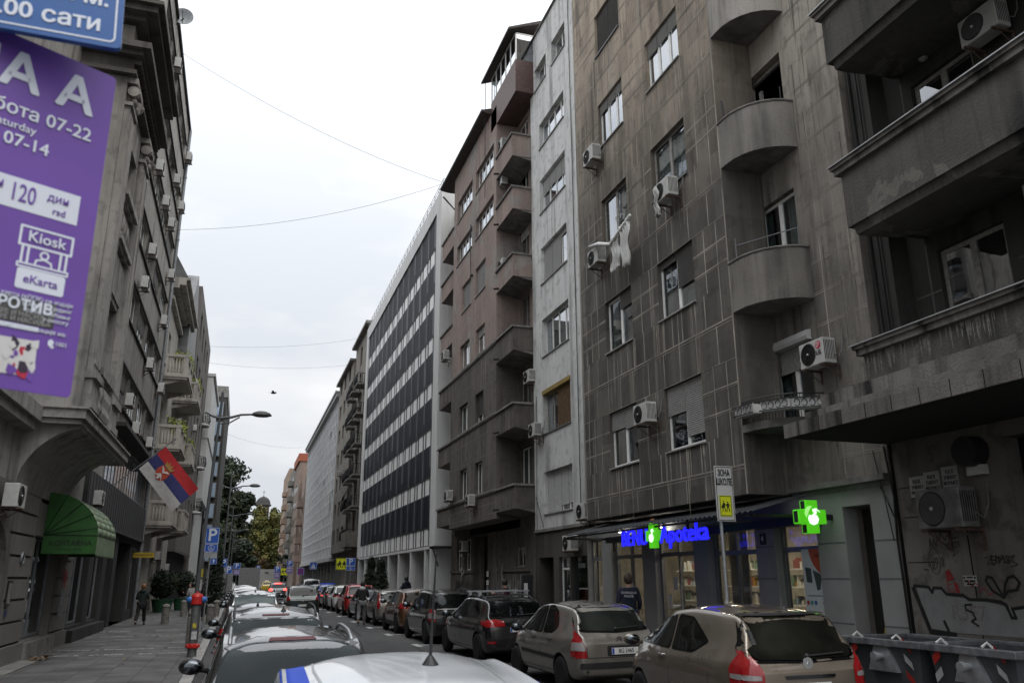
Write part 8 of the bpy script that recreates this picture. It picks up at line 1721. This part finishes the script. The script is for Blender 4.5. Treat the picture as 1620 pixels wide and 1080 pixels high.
# site hoarding and lorry far off
def board(name, label, cat, x0, x1, y, z0, z1, m, group=None):
    S = thing(name, label, cat, ((x0+x1)/2, y, 0), 0, group); b = MB(); w = (x1-x0)/2; b.box(-w, w, 0, .08, z0, z1); b.obj("panel", m, S); b = MB(); b.box(-w, -w+.12, .08, .2, 0, z1); b.box(w-.12, w, .08, .2, 0, z1); b.obj("post", M['steel'], S)
board("site_hoarding", "grey sheet hoarding at the end of the left pavement", "hoarding", -3.2, -.5, 96, .1, 3.0, mat("grey hoarding", (.20, .20, .20), .7, var=.25)); board("site_hoarding", "second grey hoarding panel farther right of the first", "hoarding", .1, 2.6, 112, 0, 3.4, mat("grey hoarding", (.20, .20, .20), .7))
board("site_hoarding", "pale far hoarding closing the end of the street", "hoarding", 4.2, 8.6, 178, .2, 3.9, mat("pale hoarding", (.42, .42, .41), .7, var=.2))
S = thing("umbrella", "dark open umbrella above the far pavement beside the green hatchback", "umbrella", (6.1, 83, 1.2)); b = MB(); b.lathe([(1.0, 0), (.75, .28), (.4, .45), (.01, .52)], (0, 0, 0), 'z', 8); b.obj("canopy", mat("black umbrella", (.03, .03, .032), .7), S); b = MB(); b.tube([(0, 0, -1.0), (0, 0, .6)], .02, 6); b.obj("shaft", M['steel'], S)
# overhead wires, bird
def wire(label, a, b_, sag, r=.012):
    p = [tuple(Vector(a).lerp(Vector(b_), t)-Vector((0, 0, sag*4*t*(1-t)))) for t in [i/16 for i in range(17)]]; q = MB(); q.tube(p, r, 5); tag(q.obj("overhead_wire", M['iron']), label, "wire", "wires strung across the street")
wire("topmost overhead wire slanting from the left roof to the white office corner", (-5.0, 38.5, 27.4), (9.5, 42.6, 24.4), .6, .009); wire("overhead wire from the white office roof back to the long grey block", (9.5, 42.5, 24.2), (-5.0, 47.5, 21.5), .7, .009)
wire("overhead wire between the ornate house and the far end of the white office", (-5.0, 62, 18.5), (9.5, 72, 23.2), .5, .008); wire("lower overhead wire beyond the ornate house", (-4.5, 75, 20.5), (9.7, 84, 23.6), .5, .009); wire("overhead wire crossing the top of the picture above the maroon penthouse", (-5.0, 30, 33), (10.4, 24.5, 24.2), .4, .006)
wire("faint overhead wire low before the far towers", (-4.0, 108, 20), (9.0, 146, 24), .8, .012)
S = thing("bird", "small dark bird in the sky right of the street lamp head", "bird", (1.35, 60, 14.9)); b = MB(); b.ball((0, 0, 0), .09, 8, sc=(2.0, 1, .9)); b.ball((.17, 0, .03), .06, 7); b.add([(-.15, 0, 0), (-.34, .06, 0), (-.34, -.06, 0)], [(0, 1, 2)]); b.obj("body", M['plastic'], S); b = MB()
for sy in (-1, 1): b.add([(.08, sy*.06, .04), (-.08, sy*.06, .04), (-.14, sy*.34, .10), (0, sy*.36, .10)], [(0, 1, 2, 3)])
b.obj("wing", M['plastic'], S)

# ------------------------------------------------------------------ vegetation
def leafmat(name, c1, c2):
    m, t, b = pbsdf(name); N, L = t.nodes, t.links; b.inputs["Roughness"].default_value = .65; b.inputs["Specular IOR Level"].default_value = .25
    tc = N.new("ShaderNodeTexCoord"); nz = N.new("ShaderNodeTexNoise"); nz.inputs["Scale"].default_value = .55; nz.inputs["Detail"].default_value = 8; L.new(tc.outputs["Object"], nz.inputs["Vector"])
    r = N.new("ShaderNodeValToRGB"); r.color_ramp.elements[0].position = .36; r.color_ramp.elements[0].color = tuple(c1)+(1,); r.color_ramp.elements[1].position = .62; r.color_ramp.elements[1].color = tuple(c2)+(1,); L.new(nz.outputs["Fac"], r.inputs[0]); L.new(r.outputs[0], b.inputs["Base Color"]); return m
LM = dict(dark=leafmat("dark foliage", (.012, .020, .012), (.035, .048, .024)), yel=leafmat("yellowing foliage", (.04, .055, .018), (.15, .135, .035)), rust=leafmat("rusty foliage", (.05, .04, .018), (.14, .085, .03)), shrub=leafmat("shrub foliage", (.010, .017, .010), (.03, .042, .022)))
bark = mat("bark", (.05, .042, .035), .9, var=.4, vscale=6)
def tree(label, x, y, h, trunk, blobs, n, leaf, m, seed, name="tree", cat="tree", group=None, clumps=14):
    """blobs: (dx, dy, dz, rx, ry, rz) crown masses; leaves gather in clumps inside them"""
    r_ = random.Random(seed); S = thing(name, label, cat, (x, y, 0), 0, group)
    b = MB(); b.tube([(0, 0, 0), (.05*h*.1, 0, h*.2), (0, .1, h*.45), (.1, .1, h*.8)], [trunk, trunk*.8, trunk*.6, trunk*.15], 9)
    for bl in blobs:
        p = Vector(bl[:3]); b.tube([(0, 0, h*.25+r_.random()*h*.15), tuple(p*.5+Vector((0, 0, h*.17))), tuple(p)], [trunk*.45, trunk*.28, trunk*.08], 6)
    b.obj("trunk", bark, S)
    vs, fs = [], []
    cl = []
    for bl in blobs:
        for k in range(clumps):
            d = Vector((r_.gauss(0, 1), r_.gauss(0, 1), r_.gauss(0, 1))).normalized()*(.45+.6*r_.random()**.6); cl.append((Vector((bl[0]+d.x*bl[3], bl[1]+d.y*bl[4], bl[2]+d.z*bl[5])), .22*(bl[3]+bl[5])*r_.uniform(.5, 1.25)))
    for i in range(n):
        c, rr_ = cl[r_.randrange(len(cl))]; d = Vector((r_.gauss(0, 1), r_.gauss(0, 1), r_.gauss(0, 1))).normalized()*rr_*r_.random()**.45; p = c+d*1.0; nn = (d.normalized()+Vector((r_.gauss(0, .6), r_.gauss(0, .6), .4+r_.gauss(0, .6)))).normalized(); t = nn.orthogonal().normalized(); a = r_.random()*6.3; u = (t*math.cos(a)+nn.cross(t)*math.sin(a)); w = nn.cross(u); s_ = leaf*r_.uniform(.6, 1.4); o = len(vs)
        vs += [tuple(p+u*s_), tuple(p+w*s_*.55), tuple(p-u*s_*.9), tuple(p-w*s_*.55)]; fs.append((o, o+1, o+2, o+3))
    b = MB(); b.v = vs; b.f = fs; b.m = [0]*len(fs); b.obj("crown", m, S, recalc=False); return S
tree("big dark green tree beyond the left houses, in front of the church", -4.9, 168, 24, .5, [(-3.5, 0, 19, 3.5, 4, 4.5), (0, 0, 20, 4, 4, 4.5), (2.6, 0, 15.5, 3.2, 4, 3.6), (-1, 0, 13, 5, 4, 4), (2.0, -1, 9.5, 4, 4, 3.5), (-3, -1, 8, 4, 4, 4), (1.5, 0, 5.5, 4, 3, 3.5), (4.6, 0, 16.4, 2.2, 2, 1.6)], 30000, .44, LM['dark'], 1, clumps=26)
tree("dark bushy tree at the foot of the big dark tree, behind the hoarding", -1.6, 150, 11, .3, [(0, 0, 7, 3.2, 3, 3), (-3, 0, 6, 3, 3, 3), (1.2, 0, 4.0, 2.6, 3, 2.2), (-4, 0, 3, 3, 3, 2.5)], 15000, .36, LM['dark'], 2)
tree("yellow green tree filling the end of the street under the church dome", 6.6, 232, 22, .5, [(0, 0, 16.6, 3.8, 4, 3.8), (-2.6, 0, 14, 3.2, 4, 3.8), (2.8, 0, 14, 3, 4, 4), (0, 0, 11, 4.5, 4, 4), (0, 0, 7, 4.5, 4, 4), (-3.0, -1, 6.5, 3, 3, 3), (3.2, 0, 6, 3, 3, 3)], 22000, .44, LM['yel'], 3, clumps=24)
tree("paler yellow tree left of the street axis under the church", 1.2, 236, 14, .4, [(0, 0, 10, 3, 3, 3.5), (-2.5, 0, 8, 3, 3, 3), (2, 0, 6, 3, 3, 3), (-1, 0, 5, 4, 3, 3)], 12000, .42, LM['yel'], 4)
tree("rusty brown autumn tree low in front of the yellow ones", 2.9, 180, 7.5, .25, [(0, 0, 5.2, 2.3, 2, 1.9), (-1.4, 0, 4.2, 1.8, 2, 1.6), (1.6, 0, 4.0, 1.7, 2, 1.6)], 5000, .26, LM['rust'], 5)
tree("green street tree at the far right foot of the towers", 8.2, 172, 6.5, .2, [(0, 0, 4.5, 1.6, 1.6, 1.9), (.3, 0, 3.0, 1.4, 1.4, 1.2)], 3000, .24, LM['dark'], 6)
def potted(label, x, y, zb, potr, poth, blobs, n, leaf, m, seed, potm, cat="potted plant", stem=True):
    r_ = random.Random(seed); S = thing("potted_shrub", label, cat, (x, y, zb)); b = MB(); b.lathe([(potr*.78, 0), (potr, poth-.06), (potr*1.06, poth-.06), (potr*1.06, poth), (potr*.92, poth), (potr*.9, poth-.08), (.001, poth-.08)], (0, 0, 0), 'z', 18); b.obj("pot", potm, S)
    b = MB(); b.tube([(0, 0, poth-.08), (.02, 0, blobs[0][2])], .035, 6); b.obj("stem", bark, S); vs, fs = [], []
    for i in range(n):
        bl = r_.choice(blobs); d = Vector((r_.gauss(0, 1), r_.gauss(0, 1), r_.gauss(0, 1))).normalized()*r_.random()**.4*r_.choice((1, 1, 1.12)); p = Vector((bl[0]+d.x*bl[3], bl[1]+d.y*bl[3], bl[2]+d.z*bl[4])); nn = (d+Vector((r_.gauss(0, .5), r_.gauss(0, .5), r_.gauss(0, .5)))).normalized(); t = nn.orthogonal().normalized(); w = nn.cross(t); s_ = leaf*r_.uniform(.6, 1.4); o = len(vs); vs += [tuple(p+t*s_), tuple(p+w*s_*.5), tuple(p-t*s_), tuple(p-w*s_*.5)]; fs.append((o, o+1, o+2, o+3))
    b = MB(); b.v = vs; b.f = fs; b.m = [0]*len(fs); b.obj("foliage", m, S, recalc=False); return S
gp = mat("green plastic pot", (.015, .06, .03), .5)
potted("round dark bush in a green tub by the left house wall, nearer one", -4.25, 56.0, .13, .62, .75, [(0, 0, 1.75, .82, .72), (-.1, 0, 1.25, .6, .45)], 4200, .085, LM['shrub'], 21, gp); potted("round dark bush in a green tub, just behind the nearer one", -3.3, 58.6, .13, .5, .75, [(0, 0, 1.75, .72, .68), (.2, 0, 1.3, .55, .45)], 3600, .085, LM['shrub'], 22, gp)
potted("tall conical evergreen in a tub beside the left kerb", -1.25, 52.0, .13, .45, .5, [(0, 0, 1.0, .62, .6), (0, 0, 1.7, .58, .6), (0, 0, 2.4, .48, .6), (0, 0, 3.0, .36, .5), (0, 0, 3.5, .22, .45), (0, 0, 3.8, .12, .35)], 5200, .075, LM['shrub'], 23, gp)
potted("conical shrub before the colonnade, nearer the red crossover", 8.1, 50.5, PAVE, .35, .5, [(0, 0, 1.2, .55, .6), (0, 0, 1.8, .42, .55), (0, 0, 2.4, .25, .5)], 2600, .075, LM['shrub'], 24, gp); potted("conical shrub before the colonnade, farther one", 8.1, 54.5, PAVE, .35, .5, [(0, 0, 1.2, .55, .6), (0, 0, 1.9, .42, .6), (0, 0, 2.6, .25, .5)], 2600, .075, LM['shrub'], 25, gp)
# church tower
CH = thing("church_tower", "domed stone church tower with a cross above the yellow trees", "church", (6.3, 300, 0), 0)
chs = wallmat("church stone", (.17, .14, .125), (.14, .115, .10), (.09, .075, .07), .4, seed=171); b = MB(); rr_ = 2.3
for k in range(8):
    a0, a1 = math.pi*(k-.5)/4, math.pi*(k+.5)/4; c0, s0, c1, s1 = math.cos(a0), math.sin(a0), math.cos(a1), math.sin(a1)
    def at(t, z, q=rr_): return ((c0+(c1-c0)*t)*q, (s0+(s1-s0)*t)*q, z)
    b.add([at(0, 0), at(.28, 0), at(.28, 26.2), at(0, 26.2)], [(0, 1, 2, 3)]); b.add([at(.72, 0), at(1, 0), at(1, 26.2), at(.72, 26.2)], [(0, 1, 2, 3)]); b.add([at(.28, 0), at(.72, 0), at(.72, 21.6), at(.28, 21.6)], [(0, 1, 2, 3)]); b.add([at(.28, 25.0), at(.38, 25.5), at(.5, 25.7), at(.62, 25.5), at(.72, 25.0), at(.72, 26.2), at(.28, 26.2)], [(0, 1, 2, 3, 4, 5, 6)])
b.lathe([(2.3, 20.4), (2.5, 20.6), (2.5, 21), (2.3, 21.2)], (0, 0, 0), 'z', 8, 0, R(22.5), R(382.5)); o = b.obj("drum", chs, CH)
b = MB(); b.lathe([(2.35, 26.1), (2.75, 26.3), (2.75, 26.7), (2.5, 26.8), (2.4, 27.3), (2.1, 28.2), (1.5, 28.9), (.8, 29.3), (.15, 29.5), (.1, 29.9)], (0, 0, 0), 'z', 24); b.obj("dome", mat("lead dome", (.055, .053, .053), .85, spec=.1, var=.2), CH, smooth=True)
b = MB(); b.box(-.06, .06, -.06, .06, 29.8, 31.6); b.box(-.4, .4, -.05, .05, 30.8, 30.95); b.obj("cross", M['iron'], CH); b = MB(); b.cyl((0, 0, 0), (0, 0, 25.9), 1.95, 16); b.obj("bell_core", mat("bell chamber", (.06, .05, .045), .9), CH)

# ------------------------------------------------------------------ people
def skin(name, J, E, m, parent, sub=2, root=None):
    ks = list(J); me = bpy.data.meshes.new(name); me.from_pydata([J[k][0] for k in ks], [(ks.index(a), ks.index(b_)) for a, b_ in E], []); o = bpy.data.objects.new(name, me); COL.objects.link(o); o.parent = parent
    md = o.modifiers.new("skin", "SKIN"); md.use_smooth_shade = True; s = o.modifiers.new("sub", "SUBSURF"); s.levels = s.render_levels = sub
    lay = me.skin_vertices[0].data
    for i, k in enumerate(ks):
        r = J[k][1]; lay[i].radius = r if isinstance(r, tuple) else (r, r); lay[i].use_root = (k == (root or ks[0]))
    me.materials.append(m); return o
def person(label, x, y, z, rz, h, jacket, trousers, hair, stride=.0, arms=((.10, .05), (.10, .05)), lean=0., coat=0., hairlong=0., bun=False, hood=None, shoe='plastic', collar=None, backtext=None, bag=None, name="person"):
    """faces +y; stride swings the legs; arms = (elbow bend forward, swing) for the left and the right arm"""
    S = thing(name, label, "person", (x, y, z), rz); k = h/1.75; Ln = lean
    def P_(x_, y_, z_): return (x_*k, (y_+Ln*max(0, z_-.9))*k, z_*k)
    J = {'pel': (P_(0, 0, .95), .10*k), 'spi': (P_(0, .01, 1.15), .085*k), 'che': (P_(0, 0, 1.34), (.11*k, .08*k)), 'nec': (P_(0, .01, 1.50), .052*k), 'hd0': (P_(0, .035, 1.58), (.072*k, .085*k)), 'hd1': (P_(0, .03, 1.67), (.075*k, .095*k)), 'hd2': (P_(0, .02, 1.725), .055*k), 'nose': (P_(0, .125, 1.62), .016*k)}
    E = [('pel', 'spi'), ('spi', 'che'), ('che', 'nec'), ('nec', 'hd0'), ('hd0', 'hd1'), ('hd1', 'hd2'), ('hd0', 'nose')]
    for s_, sx, (bend, sw) in (('l', -1, arms[0]), ('r', 1, arms[1])):
        st = stride*sx
        J['hip'+s_] = (P_(sx*.095, st*.15, .90), .088*k); J['kne'+s_] = (P_(sx*.10, st*.55+.03, .50), .058*k); J['ank'+s_] = (P_(sx*.10, st*1.0-(.08 if st < 0 else 0), .09+(.07 if st < 0 else 0)), .042*k); J['toe'+s_] = (P_(sx*.11, st*1.0+.15-(.08 if st < 0 else 0), .035), .035*k)
        J['sho'+s_] = (P_(sx*.185, 0, 1.42), .062*k); J['elb'+s_] = (P_(sx*.25, -.02+sw, 1.14), .046*k); J['wri'+s_] = (P_(sx*(.25-.12*min(1, bend*2)), sw*1.5+bend*1.1, .90+bend*.9), .032*k); hx, hy, hz = J['wri'+s_][0]; dy_, dz_ = (.6, .5) if bend > .3 else (.25, -1)
        J['hnd'+s_] = ((hx, hy+.07*k*dy_, hz+.07*k*dz_), (.032*k, .018*k))
        E += [('pel', 'hip'+s_), ('hip'+s_, 'kne'+s_), ('kne'+s_, 'ank'+s_), ('ank'+s_, 'toe'+s_), ('che', 'sho'+s_), ('sho'+s_, 'elb'+s_), ('elb'+s_, 'wri'+s_), ('wri'+s_, 'hnd'+s_)]
        for f, (oy, ln) in enumerate(((-.028, .07), (-.010, .085), (.010, .08), (.026, .065))):
            a_, b__ = 'f%s%d' % (s_, f), 'g%s%d' % (s_, f); px, py, pz = J['hnd'+s_][0]; J[a_] = ((px+oy*.2*k, py+oy*k+ln*.5*k*dy_*.4, pz+ln*.5*k*dz_), .009*k); J[b__] = ((px+oy*.2*k-sx*.012*k, py+oy*k+ln*k*dy_*.5, pz+ln*k*dz_), .008*k); E += [('hnd'+s_, a_), (a_, b__)]
        px, py, pz = J['hnd'+s_][0]; J['th'+s_] = ((px-sx*.02*k, py+.045*k, pz+.01*k), .010*k); E += [('hnd'+s_, 'th'+s_)]
    body = skin("body", J, E, M['skin'], S, 2)
    def grow(keys, f, extra=()):
        D = {q: (J[q][0], tuple(v*f+.006*k for v in J[q][1]) if isinstance(J[q][1], tuple) else J[q][1]*f+.006*k) for q in keys}; D.update(dict(extra)); return D
    tk = ['pel', 'hipl', 'knel', 'ankl', 'hipr', 'kner', 'ankr']; J['pel'] = (J['pel'][0], .125*k); skin("trousers", {q: ((J[q][0][0], J[q][0][1], J[q][0][2]+(.03*k if q.startswith('ank') else 0)), (J[q][1]*1.12+.012*k)*(1.25 if q[:3] == 'ank' else 1.12 if q[:3] == 'kne' else 1)) for q in tk}, [('pel', 'hipl'), ('hipl', 'knel'), ('knel', 'ankl'), ('pel', 'hipr'), ('hipr', 'kner'), ('kner', 'ankr')], trousers, S)
    jk = ['spi', 'pel', 'che', 'shol', 'elbl', 'wril', 'shor', 'elbr', 'wrir']; ex = [('nk', (P_(0, 0, 1.47), .085*k))]; je = [('pel', 'spi'), ('spi', 'che'), ('che', 'nk'), ('che', 'shol'), ('shol', 'elbl'), ('elbl', 'wril'), ('che', 'shor'), ('shor', 'elbr'), ('elbr', 'wrir')]
    if coat: ex.append(('hem', (P_(0, 0, .95-coat), (.19*k, .15*k)))); je.append(('pel', 'hem'))
    D = grow(jk, 1.16, ex); D['pel'] = (D['pel'][0], (.165*k, .135*k)); D['spi'] = (D['spi'][0], (.165*k, .13*k)); D['che'] = (D['che'][0], (.185*k, .14*k)); skin("jacket", D, je, jacket, S, 2, 'spi')
    for s_ in 'lr':
        b = MB(); p = J['ank'+s_][0]; b.ball((p[0], p[1]+.06*k, .055*k+max(0, p[2]-.09*k)), .075*k, 10, 0, (.62, 1.75, .72)); b.obj("shoe", M[shoe] if isinstance(shoe, str) else shoe, S, smooth=True)
    b = MB(); hx, hy, hz = J['hd1'][0]; b.ball((hx, hy-.025*k, hz+.0*k), .128*k, 14, 0, (.86, 1.0, 1.02))
    if hairlong: b.tube([(hx, hy-.05*k, hz), (hx, hy-.10*k, hz-.12*k), (hx, hy-.13*k, hz-hairlong)], [.085*k, .10*k, .07*k], 10)
    if bun: b.ball((hx, hy-.10*k, hz+.06*k), .055*k, 10)
    hv = b.v; b.v = [(p[0], min(p[1], hy+.06*k+max(0, p[2]-hz-.05*k)), p[2]) for p in hv]; b.obj("hair", hair, S, smooth=True)
    b = MB(); 
    for sx in (-1, 1): b.ball((sx*.032*k, hy+.078*k, hz-.03*k), .009*k, 6)
    b.obj("eye", M['black_ink'], body); b = MB(); b.ball((0, hy+.082*k, hz-.105*k), .02*k, 8, 0, (1, .4, .3)); b.obj("mouth", mat("lips", (.30, .12, .10), .5), body)
    b = MB()
    for sx in (-1, 1): b.ball((sx*.078*k, hy-.005*k, hz-.035*k), .022*k, 8, 0, (.4, .8, 1.2))
    b.obj("ear", M['skin'], body)
    if hood: b = MB(); b.ball((0, J['nec'][0][1]-.07*k, J['nec'][0][2]-.02*k), .12*k, 12, 0, (1.15, .75, .8)); b.obj("hood", hood, S, smooth=True)
    if collar: b = MB(); b.lathe([(.085*k, -.05*k), (.10*k, 0), (.075*k, .045*k)], (J['nec'][0][0], J['nec'][0][1]-.01, J['nec'][0][2]-.02), 'z', 14); b.obj("collar", collar, S, smooth=True)
    if backtext:
        cy_ = J['che'][0][1]-.158*k; F = facing((0, cy_, 1.36*k), (1, 0, 0), (0, 0, 1))
        for q, t_ in enumerate(backtext): text(t_, .062*k, F, (0, -.075*q*k), mat("reflective lettering", (.5, .5, .52), .4), S, bold=.001)
    if bag: b = MB(); b.box(-.15*k, .15*k, J['che'][0][1]-.26*k, J['che'][0][1]-.15*k, 1.05*k, 1.38*k); b.obj("backpack", bag, S, bevel=.03)
    return S
def cl(n, c): return mat(n, c, .85, var=.2, vscale=10)
blk = cl("black cloth", (.012, .012, .013)); navy = cl("navy cloth", (.012, .016, .030)); dgreen = cl("dark green cloth", (.016, .024, .022)); hb = mat("dark hair", (.014, .011, .010), .6); hg = mat("ginger hair", (.22, .095, .035), .6); hbr = mat("brown hair", (.05, .033, .022), .6)
person("woman with ginger hair walking away in a dark coat on the left pavement", -3.9, 40.6, .13, R(-8), 1.68, dgreen, blk, hg, .30, ((.30, .02), (.30, .03)), .02, coat=.30, bun=True, hood=dgreen)
person("woman with long wavy brown hair in dark clothes behind the graffitied bollard", -2.5, 51.5, .13, R(160), 1.70, blk, cl("dark grey cloth", (.03, .03, .034)), hbr, .12, ((.35, .1), (.35, .1)), hairlong=.32, bag=cl("pale bag", (.35, .34, .33)))
person("woman in a long black coat with long black hair near the sticker covered pole", -1.62, 44.5, .13, R(-20), 1.70, blk, blk, hb, .08, coat=.55, hairlong=.38)
person("person in a pale jacket walking beside the black coated woman", -2.15, 47.0, .13, R(10), 1.72, cl("pale jacket", (.32, .31, .30)), blk, hb, .18)
person("man in a black jumper with a white collar and grey tracksuit trousers in the road", 5.32, 38.1, rz_(5.32), R(-14), 1.80, blk, cl("grey tracksuit", (.15, .15, .155)), hb, .20, ((.42, .06), (.40, .08)), .10, hood=cl("white hood", (.42, .42, .41)), shoe=mat("brown shoe", (.05, .03, .022), .6))
person("police officer in a navy jacket with lettering on the back outside the pharmacy", 9.02, 18.75, PAVE, R(-25), 1.84, navy, navy, hbr, .05, ((.1, .0), (.1, .0)), .0, coat=.12, backtext=("ПОЛИЦИЈА", "POLICE"))
person("man in a navy hooded jacket standing by the colonnade", 9.1, 47.6, PAVE, R(15), 1.84, navy, blk, hb, .05, ((.4, 0), (.4, 0)), hood=navy)
person("dark haired person in a maroon top bending by the graffiti wall behind the black estate", 9.6, 30.1, PAVE, R(60), 1.70, cl("maroon cloth", (.035, .012, .014)), blk, hb, .05, ((.4, .05), (.4, .05)), .22)
# fallen leaves along the walls and the kerb
b = MB(); r_ = random.Random(41)
for k in range(260):
    u = r_.random(); x, y = (r_.uniform(-4.95, -4.2), r_.uniform(18, 60)) if u < .4 else (r_.uniform(-.92, .05), r_.uniform(8, 60)) if u < .75 else (r_.uniform(-4, -1), r_.uniform(16, 50)); z = .137 if x < -.69 else .006; a = r_.random()*6.3; s_ = r_.uniform(.03, .07)
    b.add([(x+s_*math.cos(a+t)*q, y+s_*math.sin(a+t)*q, z+r_.random()*.02) for t, q in ((0, 1), (1.57, .5), (3.14, 1), (4.71, .5))], [(0, 1, 2, 3)], k % 2)
o = b.obj("fallen_leaves", [mat("brown leaf", (.11, .065, .03), .8), mat("dull yellow leaf", (.20, .15, .05), .8)], recalc=False); o["kind"] = "stuff"; o["label"] = "dry leaves scattered over the left pavement and along the kerb"; o["category"] = "leaves"
